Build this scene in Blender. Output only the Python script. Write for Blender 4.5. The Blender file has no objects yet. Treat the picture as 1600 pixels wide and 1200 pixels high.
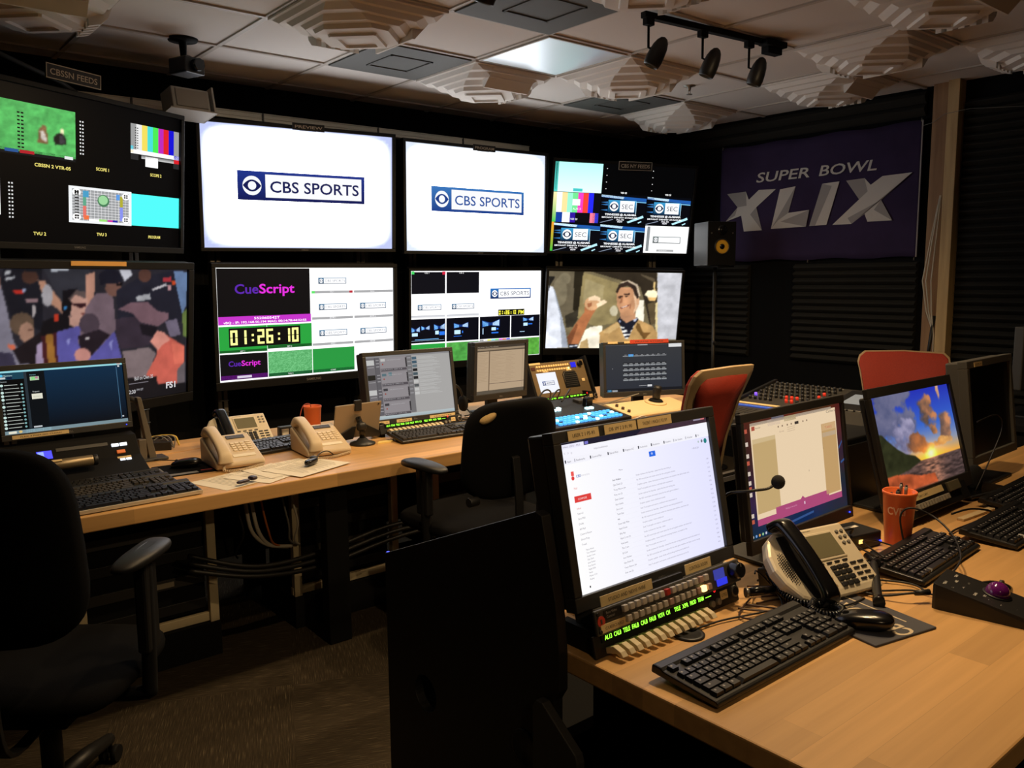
import bpy, bmesh, math, random
import numpy as np
from mathutils import Matrix, Vector
SC = bpy.context.scene
COL = SC.collection
PI = math.pi
R = math.radians
rnd = random.Random(7)

# ------------------------------------------------------------------ camera
cam_data = bpy.data.cameras.new('camera')
cam_data.sensor_fit = 'HORIZONTAL'
cam_data.sensor_width = 36.0
cam_data.lens = 36.0 * 1300 / 1600
cam_data.clip_start = 0.02
cam = bpy.data.objects.new('camera', cam_data)
COL.objects.link(cam)
CR = Vector((0.76842663, -0.63987444, -0.00901187))
CU = Vector((0.08847979, 0.09228735, 0.99179351))
CF = Vector((0.63379164, 0.76291791, -0.12753201))
cam.matrix_world = Matrix(((CR.x, CU.x, -CF.x, 0), (CR.y, CU.y, -CF.y, 0), (CR.z, CU.z, -CF.z, 1.5), (0, 0, 0, 1)))
SC.camera = cam

# ------------------------------------------------------------------ world, exposure
SC.view_settings.view_transform = 'Standard'
SC.view_settings.look = 'None'
SC.view_settings.gamma = 1.0
SC.view_settings.exposure = 0.0
SC.view_settings.use_curve_mapping = False
wd = bpy.data.worlds.new('world')
SC.world = wd
wd.use_nodes = True
wd.node_tree.nodes['Background'].inputs[0].default_value = (0.5, 0.55, 0.7, 1)
wd.node_tree.nodes['Background'].inputs[1].default_value = 0.0015
SC.cycles.max_bounces = 6
SC.cycles.diffuse_bounces = 4
SC.cycles.glossy_bounces = 3
SC.cycles.sample_clamp_indirect = 4.0
SC.cycles.use_denoising = True

CEIL = 2.713
WARM = (1.0, 0.70, 0.38)
# the bulbs of the ceiling track lights (W, spot angle); the fittings are built further down
def spot(name, loc, target, watts, ang, blend=0.75, col=WARM, size=0.03):
    d = bpy.data.lights.new(name, 'SPOT')
    d.energy = watts; d.color = col; d.spot_size = R(ang); d.spot_blend = blend; d.shadow_soft_size = size
    o = bpy.data.objects.new(name, d); COL.objects.link(o)
    o.location = loc
    o.rotation_euler = (Vector(target) - Vector(loc)).to_track_quat('-Z', 'Y').to_euler()
    return o
HEADS = [((3.10, 2.66, 2.52), (2.50, 3.35, 0.75), 60, 140), ((3.46, 2.625, 2.52), (3.05, 3.25, 0.75), 48, 140), ((3.80, 2.59, 2.52), (3.55, 3.15, 0.75), 48, 140)]
for p, t, w, a in HEADS:
    d = (Vector(t) - Vector(p)).normalized()
    spot('track_bulb', Vector(p) + d * 0.062, t, w, a)
# a second track, just above the frame over the console, lights the near desk and a patch of carpet
HEADS2 = [((1.95, 1.22, 2.52), (1.5, 1.02, 0.75), 76, 86), ((2.45, 1.22, 2.52), (2.35, 1.0, 0.75), 50, 86), ((1.45, 1.22, 2.52), (1.15, 2.75, 0.2), 42, 75), ((2.95, 1.22, 2.52), (3.7, 2.7, 0.9), 110, 100)]
# a third one over the left half of the far desk
HEADS3 = [((1.36, 2.50, 2.55), (1.25, 3.25, 0.75), 30, 130), ((1.98, 2.50, 2.55), (1.95, 3.30, 0.75), 42, 140)]
# and one over the entrance behind the photographer, reaching under the far desk
HEADS4 = [((1.65, -1.3, 2.52), (1.40, 3.2, 0.38), 60, 24), ((0.15, -1.3, 2.52), (1.12, 0.75, 0.70), 30, 40)]
for p, t, w, a in HEADS2 + HEADS3 + HEADS4:
    d = (Vector(t) - Vector(p)).normalized()
    spot('track_bulb', Vector(p) + d * 0.062, t, w, a)

# ------------------------------------------------------------------ colour and materials
def lin1(c):
    c /= 255.0
    return c / 12.92 if c <= 0.04045 else ((c + 0.055) / 1.055) ** 2.4
def lin(c): return tuple(lin1(float(x)) for x in c)
MATS = {}
def mat(name, c, rough=0.5, metal=0.0, spec=0.5, emit=None, es=1.0, alpha=None):
    if name in MATS: return MATS[name]
    m = bpy.data.materials.new(name); m.use_nodes = True
    b = m.node_tree.nodes['Principled BSDF']
    b.inputs['Base Color'].default_value = (*lin(c), 1)
    b.inputs['Roughness'].default_value = rough
    b.inputs['Metallic'].default_value = metal
    b.inputs['Specular IOR Level'].default_value = spec
    if emit:
        b.inputs['Emission Color'].default_value = (*lin(emit), 1)
        b.inputs['Emission Strength'].default_value = es
    MATS[name] = m
    return m
def nodes(m): return m.node_tree.nodes, m.node_tree.links, m.node_tree.nodes['Principled BSDF']
def bump_noise(m, scale, strength, dist=0.002, detail=4):
    n, l, b = nodes(m)
    tc = n.new('ShaderNodeTexCoord'); t = n.new('ShaderNodeTexNoise'); bp = n.new('ShaderNodeBump')
    t.inputs['Scale'].default_value = scale; t.inputs['Detail'].default_value = detail
    bp.inputs['Strength'].default_value = strength; bp.inputs['Distance'].default_value = dist
    l.new(tc.outputs['Object'], t.inputs['Vector']); l.new(t.outputs['Fac'], bp.inputs['Height']); l.new(bp.outputs['Normal'], b.inputs['Normal'])
    return m
def tint_noise(m, c1, c2, scale, stretch=(1, 1, 1), detail=5, lo=0.3, hi=0.7):
    n, l, b = nodes(m)
    tc = n.new('ShaderNodeTexCoord'); mp = n.new('ShaderNodeMapping'); t = n.new('ShaderNodeTexNoise'); r = n.new('ShaderNodeValToRGB')
    mp.inputs['Scale'].default_value = stretch
    t.inputs['Scale'].default_value = scale; t.inputs['Detail'].default_value = detail
    r.color_ramp.elements[0].position = lo; r.color_ramp.elements[1].position = hi
    r.color_ramp.elements[0].color = (*lin(c1), 1); r.color_ramp.elements[1].color = (*lin(c2), 1)
    l.new(tc.outputs['Object'], mp.inputs['Vector']); l.new(mp.outputs['Vector'], t.inputs['Vector']); l.new(t.outputs['Fac'], r.inputs['Fac']); l.new(r.outputs['Color'], b.inputs['Base Color'])
    return m
def wood_mat(name, base):
    m = mat(name, base, 0.42)
    n, l, b = nodes(m)
    tc = n.new('ShaderNodeTexCoord'); br = n.new('ShaderNodeTexBrick')
    br.inputs['Scale'].default_value = 1.0; br.inputs['Brick Width'].default_value = 0.75; br.inputs['Row Height'].default_value = 0.075
    br.inputs['Mortar Size'].default_value = 0.0006; br.inputs['Mortar Smooth'].default_value = 1.0; br.offset = 0.37
    f = lambda k: (*lin([x * k for x in base]), 1)
    br.inputs['Color1'].default_value = f(1.05); br.inputs['Color2'].default_value = f(0.93); br.inputs['Mortar'].default_value = f(0.86)
    mp = n.new('ShaderNodeMapping'); mp.inputs['Scale'].default_value = (1.5, 40, 40)
    g = n.new('ShaderNodeTexNoise'); g.inputs['Scale'].default_value = 1.0; g.inputs['Detail'].default_value = 6
    mx = n.new('ShaderNodeMixRGB'); mx.blend_type = 'MULTIPLY'; mx.inputs['Fac'].default_value = 0.5
    r = n.new('ShaderNodeValToRGB'); r.color_ramp.elements[0].position = 0.25; r.color_ramp.elements[0].color = (0.62, 0.58, 0.52, 1); r.color_ramp.elements[1].position = 0.7
    l.new(tc.outputs['Object'], br.inputs['Vector']); l.new(tc.outputs['Object'], mp.inputs['Vector']); l.new(mp.outputs['Vector'], g.inputs['Vector'])
    l.new(g.outputs['Fac'], r.inputs['Fac']); l.new(br.outputs['Color'], mx.inputs['Color1']); l.new(r.outputs['Color'], mx.inputs['Color2']); l.new(mx.outputs['Color'], b.inputs['Base Color'])
    return m
M_BLK = mat('black_plastic', (26, 26, 27), 0.45)
M_BLKM = mat('matte_black', (16, 16, 17), 0.8, spec=0.2)
M_GLOSSB = mat('gloss_black', (14, 14, 15), 0.22)
M_TVB = mat('tv_bezel_black', (11, 11, 12), 0.5, spec=0.3)
M_DKGREY = mat('dark_grey_plastic', (58, 57, 55), 0.5)
M_BEZEL = mat('monitor_bezel', (46, 45, 44), 0.42)
M_GREY = mat('grey_plastic', (120, 118, 112), 0.5)
M_RACK = mat('panel_grey', (78, 76, 72), 0.45, 0.3)
M_SILV = mat('silver_plastic', (222, 210, 184), 0.38, 0.15)
M_TAN = mat('tan_phone_plastic', (205, 186, 156), 0.5)
M_CREAM = mat('cream_plastic', (222, 196, 150), 0.5)
M_ALU = mat('brushed_metal', (150, 146, 138), 0.35, 0.8)
M_POST = mat('grey_steel', (112, 105, 94), 0.5, 0.4)
M_PAPER = mat('paper', (226, 218, 200), 0.8)
M_TAPE = mat('label_tape', (222, 196, 142), 0.7)
M_INK = mat('ink', (70, 62, 50), 0.8)
M_WHITE = mat('white_print', (215, 212, 205), 0.6)
M_ORANGE = mat('orange_plastic', (240, 118, 62), 0.4)
M_RED = tint_noise(mat('red_mesh', (150, 42, 24), 0.75), (140, 38, 22), (168, 50, 30), 260)
M_SHELL = mat('tan_chair_shell', (168, 142, 104), 0.5)
M_FABRIC = bump_noise(mat('black_fabric', (12, 12, 14), 0.95, spec=0.1), 500, 0.5, 0.001)
M_FOAM = mat('charcoal_foam', (44, 43, 40), 0.95, spec=0.05)
M_YFOAM = bump_noise(mat('yellow_seat_foam', (176, 150, 104), 0.95, spec=0.1), 220, 0.6, 0.003)
M_LCD = mat('lcd_panel', (112, 108, 84), 0.25)
M_DARKLCD = mat('dark_lcd', (60, 52, 38), 0.25)
M_BLUELED = mat('blue_light', (20, 30, 120), 0.4, emit=(40, 60, 255), es=3.0)
M_CABLE = mat('black_cable', (20, 19, 18), 0.5)
M_WCABLE = mat('white_cable', (200, 192, 175), 0.5)
M_YCABLE = mat('yellow_cable', (215, 180, 60), 0.5)
M_OCABLE = mat('orange_cable', (190, 105, 40), 0.5)
M_WOOD = wood_mat('maple_block', (214, 168, 108))
M_WALL = bump_noise(mat('black_wall', (17, 17, 18), 0.95, spec=0.1), 60, 0.3)
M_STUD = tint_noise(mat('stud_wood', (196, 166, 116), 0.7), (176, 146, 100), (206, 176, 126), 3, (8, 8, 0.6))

# one material for everything a screen shows: colour comes from the picture mesh itself
M_SCREEN = bpy.data.materials.new('lit_screen'); M_SCREEN.use_nodes = True
_n, _l, _b = nodes(M_SCREEN)
_at = _n.new('ShaderNodeAttribute'); _at.attribute_name = 'picture'
_b.inputs['Base Color'].default_value = (0.002, 0.002, 0.0022, 1); _b.inputs['Roughness'].default_value = 0.32
_b.inputs['Specular IOR Level'].default_value = 0.12
_l.new(_at.outputs['Color'], _b.inputs['Emission Color']); _b.inputs['Emission Strength'].default_value = 1.0

# ------------------------------------------------------------------ mesh building
class MB:
    def __init__(s, M=None): s.bm = bmesh.new(); s.M = M or Matrix()
    def _v(s, pts, T=None):
        A = s.M @ T if T is not None else s.M
        return [s.bm.verts.new(A @ Vector(p)) for p in pts]
    def _f(s, vs, sm=False):
        try:
            f = s.bm.faces.new(vs); f.smooth = sm
        except ValueError: pass
    def box(s, c, d, T=None, taper=1.0):
        x, y, z = d[0] / 2, d[1] / 2, d[2] / 2
        P = []
        for k, t in ((-z, 1.0), (z, taper)):
            P += [(c[0] - x * t, c[1] - y * t, c[2] + k), (c[0] + x * t, c[1] - y * t, c[2] + k), (c[0] + x * t, c[1] + y * t, c[2] + k), (c[0] - x * t, c[1] + y * t, c[2] + k)]
        v = s._v(P, T)
        for q in ((3, 2, 1, 0), (4, 5, 6, 7), (0, 1, 5, 4), (1, 2, 6, 5), (2, 3, 7, 6), (3, 0, 4, 7)): s._f([v[i] for i in q])
        return s
    def prism(s, poly, a0, a1, axis='x', T=None, sm=False):
        def p3(p, a):
            return {'x': (a, p[0], p[1]), 'y': (p[0], a, p[1]), 'z': (p[0], p[1], a)}[axis]
        n = len(poly); v = s._v([p3(p, a0) for p in poly] + [p3(p, a1) for p in poly], T)
        s._f(v[:n][::-1]); s._f(v[n:])
        for i in range(n): s._f([v[i], v[(i + 1) % n], v[n + (i + 1) % n], v[n + i]], sm)
        return s
    def loft(s, rings, cap=True, sm=True, closed=True, T=None):
        V = [s._v(r, T) for r in rings]
        n = len(V[0]); m = n if closed else n - 1
        for a, b in zip(V, V[1:]):
            for i in range(m): s._f([a[i], a[(i + 1) % n], b[(i + 1) % n], b[i]], sm)
        if cap: s._f(V[0][::-1]); s._f(V[-1])
        return s
    def tube(s, pts, r, n=8, T=None, closed=False):
        pts = [Vector(p) for p in pts]; rings = []
        rr = r if isinstance(r, (list, tuple)) else [r] * len(pts)
        up = Vector((0, 0, 1)); prev = None
        for i, p in enumerate(pts):
            d = (pts[min(i + 1, len(pts) - 1)] - pts[max(i - 1, 0)])
            d = d.normalized() if d.length > 1e-9 else Vector((0, 0, 1))
            if prev is None:
                a = up.cross(d)
                if a.length < 1e-3: a = Vector((1, 0, 0)).cross(d)
                a.normalize()
            else:
                a = prev - d * prev.dot(d); a.normalize()
            prev = a; b = d.cross(a)
            rings.append([p + (a * math.cos(2 * PI * k / n) + b * math.sin(2 * PI * k / n)) * rr[i] for k in range(n)])
        return s.loft(rings, True, True, True, T)
    def lathe(s, prof, n=24, c=(0, 0, 0), T=None, cap=True):
        return s.loft([[(c[0] + r * math.cos(2 * PI * k / n), c[1] + r * math.sin(2 * PI * k / n), c[2] + z) for k in range(n)] for r, z in prof], cap, True, True, T)
    def cyl(s, p0, p1, r0, r1=None, n=16):
        return s.tube([p0, p1], [r0, r0 if r1 is None else r1], n)
    def pad(s, c, d, e=0.5, n=28, bend=None, T=None, e2=None):
        """rounded cushion: superellipsoid with half sizes d/2"""
        e2 = e2 or e
        sg = lambda v, k: math.copysign(abs(v) ** k, v)
        rings = []
        for i in range(1, n // 2):
            ph = -PI / 2 + PI * i / (n // 2); ring = []
            for k in range(n):
                th = 2 * PI * k / n
                x = d[0] / 2 * sg(math.cos(ph), e2) * sg(math.cos(th), e); y = d[1] / 2 * sg(math.cos(ph), e2) * sg(math.sin(th), e); z = d[2] / 2 * sg(math.sin(ph), e2)
                p = Vector((x, y, z))
                if bend: p = Vector(bend(p))
                ring.append(p + Vector(c))
            rings.append(ring)
        return s.loft(rings, True, True, True, T)
    def poly(s, pts, T=None): s._f(s._v(pts, T)); return s
    def text(s, txt, h, T, align='l', bold=0.0, w=None, depth=0.0, shear=0.0):
        V, F, tw = glyphs(txt, bold, shear)
        k = h; kx = (w / tw) if w else h
        off = {'l': 0, 'c': -tw * kx / 2, 'r': -tw * kx}[align]
        vs = s._v([(x * kx + off, y * k, 0) for x, y in V], T)
        for f in F: s._f([vs[i] for i in f])
        return s
    def build(s, name, m, parent=None, bevel=0.0, smooth=None, seg=2):
        bmesh.ops.recalc_face_normals(s.bm, faces=s.bm.faces)
        me = bpy.data.meshes.new(name); s.bm.to_mesh(me); s.bm.free()
        return link(name, me, m, parent, bevel, seg)
def link(name, me, m, parent=None, bevel=0.0, seg=2):
    if m and not me.materials: me.materials.append(m)
    o = bpy.data.objects.new(name, me); COL.objects.link(o)
    if parent: o.parent = parent
    if bevel:
        b = o.modifiers.new('bevel', 'BEVEL'); b.width = bevel; b.segments = seg; b.limit_method = 'ANGLE'; b.angle_limit = R(40); b.harden_normals = False
    return o
GL = {}
def glyphs(txt, bold=0.0, shear=0.0):
    """flat outline letters, cap height 1, left edge 0"""
    key = (txt, bold, shear)
    if key in GL: return GL[key]
    cu = bpy.data.curves.new('glyphs', 'FONT'); cu.body = txt; cu.offset = bold; cu.resolution_u = 3; cu.shear = shear
    o = bpy.data.objects.new('glyphs', cu); COL.objects.link(o)
    dg = bpy.context.evaluated_depsgraph_get(); dg.update()
    me = o.evaluated_get(dg).to_mesh()
    V = [(v.co.x, v.co.y) for v in me.vertices]; F = [tuple(p.vertices) for p in me.polygons]
    o.evaluated_get(dg).to_mesh_clear(); bpy.data.objects.remove(o); bpy.data.curves.remove(cu)
    if not V: V = [(0, 0), (1, 0)]
    x0 = min(v[0] for v in V); cap = 0.729
    V = [((x - x0) / cap, y / cap) for x, y in V]; tw = max(v[0] for v in V) or 1
    GL[key] = (V, F, tw)
    return GL[key]
def thing(name, label, cat, loc=(0, 0, 0), rz=0.0, group=None):
    o = bpy.data.objects.new(name, None); COL.objects.link(o)
    o.empty_display_size = 0.05; o.location = loc; o.rotation_euler = (0, 0, rz)
    o['label'] = label; o['category'] = cat
    if group: o['group'] = group
    return o
def tag(o, label, cat, group=None):
    o['label'] = label; o['category'] = cat
    if group: o['group'] = group
    return o
def struct(o): o['kind'] = 'structure'; return o
def copy_tree(o, parent=None):
    c = o.copy(); COL.objects.link(c); c.parent = parent
    for ch in [x for x in SC.objects if x.parent == o]: copy_tree(ch, c)
    return c
def T3(x, y, z): return Matrix.Translation((x, y, z))
def RX(d): return Matrix.Rotation(R(d), 4, 'X')
def RY(d): return Matrix.Rotation(R(d), 4, 'Y')
def RZ(d): return Matrix.Rotation(R(d), 4, 'Z')

# ------------------------------------------------------------------ pictures shown on screens
class Pic:
    """flat picture in screen coordinates u (left to right), v (top to bottom), built as one mesh"""
    def __init__(s, W, H, gain=1.0): s.W, s.H, s.g = W, H, gain; s.V = []; s.F = []; s.C = []; s.L = 0
    def p(s, u, v): return ((u - 0.5) * s.W, -s.L * 0.00035, (0.5 - v) * s.H)
    def col(s, c): return tuple(x * s.g for x in lin(c))
    def add(s, pts, cols):
        i = len(s.V); s.V += [s.p(*q) for q in pts]; s.F.append(tuple(range(i, i + len(pts)))); s.C += cols
    def poly(s, pts, c): s.add(pts, [s.col(c)] * len(pts)); return s
    def rect(s, u0, v0, u1, v1, c, c2=None):
        a = s.col(c); b = s.col(c2) if c2 else a
        s.add([(u0, v1), (u1, v1), (u1, v0), (u0, v0)], [b, b, a, a]); return s
    def ell(s, u, v, ru, rv, c, n=28): return s.poly([(u + ru * math.cos(2 * PI * k / n), v - rv * math.sin(2 * PI * k / n)) for k in range(n)], c)
    def text(s, t, u, v, h, c, align='l', bold=0.0, w=None):
        """v is the baseline, h the cap height in v units"""
        V, F, tw = glyphs(t, bold); ky = h; kx = (w / tw) if w else h * s.H / s.W
        off = {'l': 0, 'c': -tw * kx / 2, 'r': -tw * kx}[align]; i = len(s.V)
        s.L += 1; s.V += [s.p(u + x * kx + off, v - y * ky) for x, y in V]; s.L -= 1
        cc = s.col(c); 
        for f in F: s.F.append(tuple(i + k for k in f)); s.C += [cc] * len(f)
        return s
    def raster(s, A, u0=0, v0=0, u1=1, v1=1, gain=None):
        h, w = A.shape[:2]; A = np.clip(A, 0, 1)
        Lc = np.where(A <= 0.04045, A / 12.92, ((A + 0.055) / 1.055) ** 2.4) * (gain or s.g)
        i = len(s.V)
        s.V += [s.p(u0 + (u1 - u0) * x / (w - 1), v0 + (v1 - v0) * y / (h - 1)) for y in range(h) for x in range(w)]
        for y in range(h - 1):
            for x in range(w - 1):
                q = ((y + 1) * w + x, (y + 1) * w + x + 1, y * w + x + 1, y * w + x)
                s.F.append(tuple(i + k for k in q)); s.C += [tuple(Lc[k // w, k % w]) for k in q]
        return s
    def build(s, name, parent, M):
        me = bpy.data.meshes.new(name); me.from_pydata([tuple(M @ Vector(v)) for v in s.V], [], s.F)
        at = me.color_attributes.new('picture', 'FLOAT_COLOR', 'CORNER')
        at.data.foreach_set('color', np.array([(*c, 1.0) for c in s.C], dtype=np.float32).ravel())
        return link(name, me, M_SCREEN, parent)
def blur(A, n):
    for _ in range(n):
        P = np.pad(A, ((1, 1), (1, 1), (0, 0)), 'edge')
        A = (P[:-2, 1:-1] + P[2:, 1:-1] + P[1:-1, :-2] + P[1:-1, 2:] + 2 * A) / 6
    return A
def vnoise(h, w, cells, seed, octaves=4):
    rg = np.random.RandomState(seed); out = np.zeros((h, w)); amp = 1.0; tot = 0
    for o in range(octaves):
        cy, cx = int(cells[0] * 2 ** o) + 2, int(cells[1] * 2 ** o) + 2
        G = rg.rand(cy, cx); y = np.linspace(0, cy - 1.001, h); x = np.linspace(0, cx - 1.001, w)
        yi = y.astype(int); xi = x.astype(int); fy = (y - yi)[:, None]; fx = (x - xi)[None]
        fy = fy * fy * (3 - 2 * fy); fx = fx * fx * (3 - 2 * fx)
        a = G[yi][:, xi]; b = G[yi][:, xi + 1]; c = G[yi + 1][:, xi]; d = G[yi + 1][:, xi + 1]
        out += amp * ((a * (1 - fx) + b * fx) * (1 - fy) + (c * (1 - fx) + d * fx) * fy); tot += amp; amp *= 0.5
    return out / tot
def fill(A, pts, c, soft=1.0):
    """paint a polygon (u, v points 0..1) into the raster"""
    h, w = A.shape[:2]; yy, xx = np.mgrid[0:h, 0:w]; x = xx / (w - 1); y = yy / (h - 1); ins = np.zeros((h, w), bool)
    n = len(pts)
    for i in range(n):
        (x0, y0), (x1, y1) = pts[i], pts[(i + 1) % n]
        if abs(y1 - y0) < 1e-9: continue
        ins ^= ((y0 > y) != (y1 > y)) & (x < (x1 - x0) * (y - y0) / (y1 - y0) + x0)
    A[ins] = A[ins] * (1 - soft) + np.array(c) / 255.0 * soft
    return A
def painted(items, h, w, bg, seed, nb=1, noise=0.10):
    A = np.ones((h, w, 3)) * np.array(bg) / 255.0
    for r, g, b, st in items:
        fill(A, [tuple(float(k) / 1000 for k in q.split(',')) for q in st.split()], (r, g, b))
    A = blur(A, nb)
    A = A * (1 + noise * (vnoise(h, w, (10, 16), seed) - 0.5)[..., None] * 2)
    return A
CROWD=[(135,130,145,"10,-10 106,-11 105,48 132,235 159,479 220,631 165,1105 -11,1048"),
(60,55,75,"87,530 153,549 167,657 75,656"),
(220,110,80,"133,485 164,498 168,542 138,516"),
(190,130,110,"75,48 110,56 111,132 84,131"),
(28,28,36,"126,-11 278,-9 278,423 151,322 116,90"),
(75,50,42,"262,53 259,71 251,87 240,97 227,101 215,97 204,86 198,71 195,53 198,34 205,19 216,9 229,5 241,8 252,19 259,34"),
(28,28,34,"182,-12 278,-13 277,18 213,18"),
(200,50,40,"159,138 195,139 205,168 169,164"),
(150,160,190,"195,126 214,135 205,161 198,152"),
(190,190,195,"130,18 153,10 155,31 132,44"),
(190,190,195,"129,61 170,48 170,61 134,78"),
(150,120,125,"208,198 259,196 258,220 210,222"),
(190,180,180,"235,241 248,246 249,286 238,330 233,312"),
(52,52,60,"278,-13 487,3 480,186 360,240 315,102"),
(190,195,205,"314,0 391,-5 391,11 316,20"),
(190,140,115,"260,75 288,80 315,138 354,208 366,314 336,266 303,227 273,155"),
(172,167,172,"321,179 319,208 314,233 306,249 297,254 288,248 280,231 276,206 274,177 276,148 282,124 289,108 298,102 307,108 315,125 320,150"),
(190,140,120,"466,40 511,20 505,239 470,261"),
(22,20,24,"279,351 382,296 405,410 441,423 357,525 261,457"),
(195,150,135,"479,266 476,307 465,342 450,364 433,370 415,361 401,336 392,301 389,260 392,220 402,186 417,163 434,156 452,165 466,189 476,224"),
(195,150,135,"388,325 442,348 435,422 393,390"),
(95,80,78,"383,232 387,168 419,146 468,162 464,208 419,178 395,223"),
(22,20,26,"361,149 432,133 413,164 386,205 397,316 368,323 363,231"),
(20,18,22,"402,261 400,285 395,305 388,318 379,322 371,317 364,302 359,282 358,258 360,234 365,214 372,201 380,197 389,202 396,216 401,237"),
(60,130,190,"381,267 380,272 378,276 376,279 373,280 369,279 367,276 365,271 365,266 365,261 367,256 370,253 373,253 376,254 379,257 380,262"),
(50,25,30,"401,235 467,241 464,265 442,273 401,247"),
(120,70,65,"445,311 467,307 464,323 448,322"),
(200,60,40,"324,310 342,307 344,357 327,356"),
(100,80,65,"241,366 237,395 226,419 210,434 191,438 172,430 157,411 147,386 144,356 148,327 159,304 175,288 193,284 212,291 227,309 238,335"),
(170,130,110,"241,424 238,450 231,472 221,485 209,489 197,482 187,466 181,443 179,416 182,391 189,369 199,355 211,351 223,358 232,374 239,397"),
(90,60,50,"215,398 235,401 235,410 215,409"),
(32,26,30,"153,531 267,422 275,641 178,623"),
(95,90,165,"335,430 429,398 601,441 637,645 633,745 332,688"),
(150,150,215,"375,490 396,479 386,529"),
(150,150,215,"574,536 594,519 587,597"),
(170,150,180,"249,510 272,486 278,678 242,671"),
(70,30,35,"269,449 334,434 338,689 278,678"),
(160,110,50,"287,447 317,439 332,688 297,681"),
(120,100,110,"518,173 595,176 611,442 490,621 428,516 467,265"),
(120,85,75,"640,138 637,162 628,181 614,194 598,197 583,192 570,179 561,159 558,136 561,113 570,94 583,82 599,77 614,82 628,95 637,115"),
(28,28,40,"639,55 634,76 622,93 604,104 582,108 561,103 543,92 532,75 528,55 532,35 544,18 562,6 583,2 604,6 622,17 635,35"),
(28,28,40,"531,59 642,65 639,99 531,112"),
(20,16,20,"612,104 645,99 642,124 615,126"),
(75,62,72,"531,394 527,424 516,449 500,464 481,468 463,459 447,441 437,415 434,385 438,356 448,331 464,316 482,312 501,319 517,337 527,364"),
(38,30,38,"429,469 529,433 581,478 490,621 437,555"),
(210,200,200,"462,483 478,480 481,499 465,500"),
(200,140,130,"488,616 485,635 476,651 463,661 449,662 434,655 422,642 414,624 411,603 414,584 423,568 435,559 449,557 464,563 477,576 485,595"),
(36,36,48,"612,157 725,66 940,-1 978,417 621,383"),
(200,200,210,"626,2 683,1 697,41 656,90"),
(90,60,52,"795,46 792,66 785,83 774,95 760,98 747,94 736,83 729,66 726,46 729,26 736,9 747,-2 760,-6 773,-2 785,9 792,26"),
(180,180,185,"711,205 789,183 793,230 721,241"),
(210,205,210,"797,153 879,106 883,127 804,164"),
(190,60,70,"860,67 909,57 909,94 863,98"),
(220,80,40,"909,91 937,89 934,117 913,121"),
(200,150,155,"886,125 909,120 910,162 890,161"),
(110,135,175,"921,10 1004,20 997,289 974,362 941,158"),
(110,130,70,"974,352 1010,300 1003,550 979,536"),
(120,110,130,"872,407 942,392 966,524 903,538"),
(58,48,60,"611,363 732,353 827,465 823,559 760,592 634,594 607,481"),
(128,97,107,"621,295 690,244 775,249 834,325 891,340 893,393 834,445 732,399 696,330"),
(30,26,34,"732,414 827,444 819,527 746,497"),
(135,118,120,"641,610 782,601 823,654 768,844 671,839"),
(215,105,90,"819,506 880,514 987,619 992,813 944,924 835,900 768,812 827,665"),
(235,120,100,"911,571 987,619 990,757 928,757"),
(225,150,135,"827,476 865,491 903,559 857,595 835,635 790,555"),
(110,100,105,"948,804 992,746 993,935 944,924"),
(28,26,30,"661,819 827,840 831,900 1010,927 1011,1073 647,982")]
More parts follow.
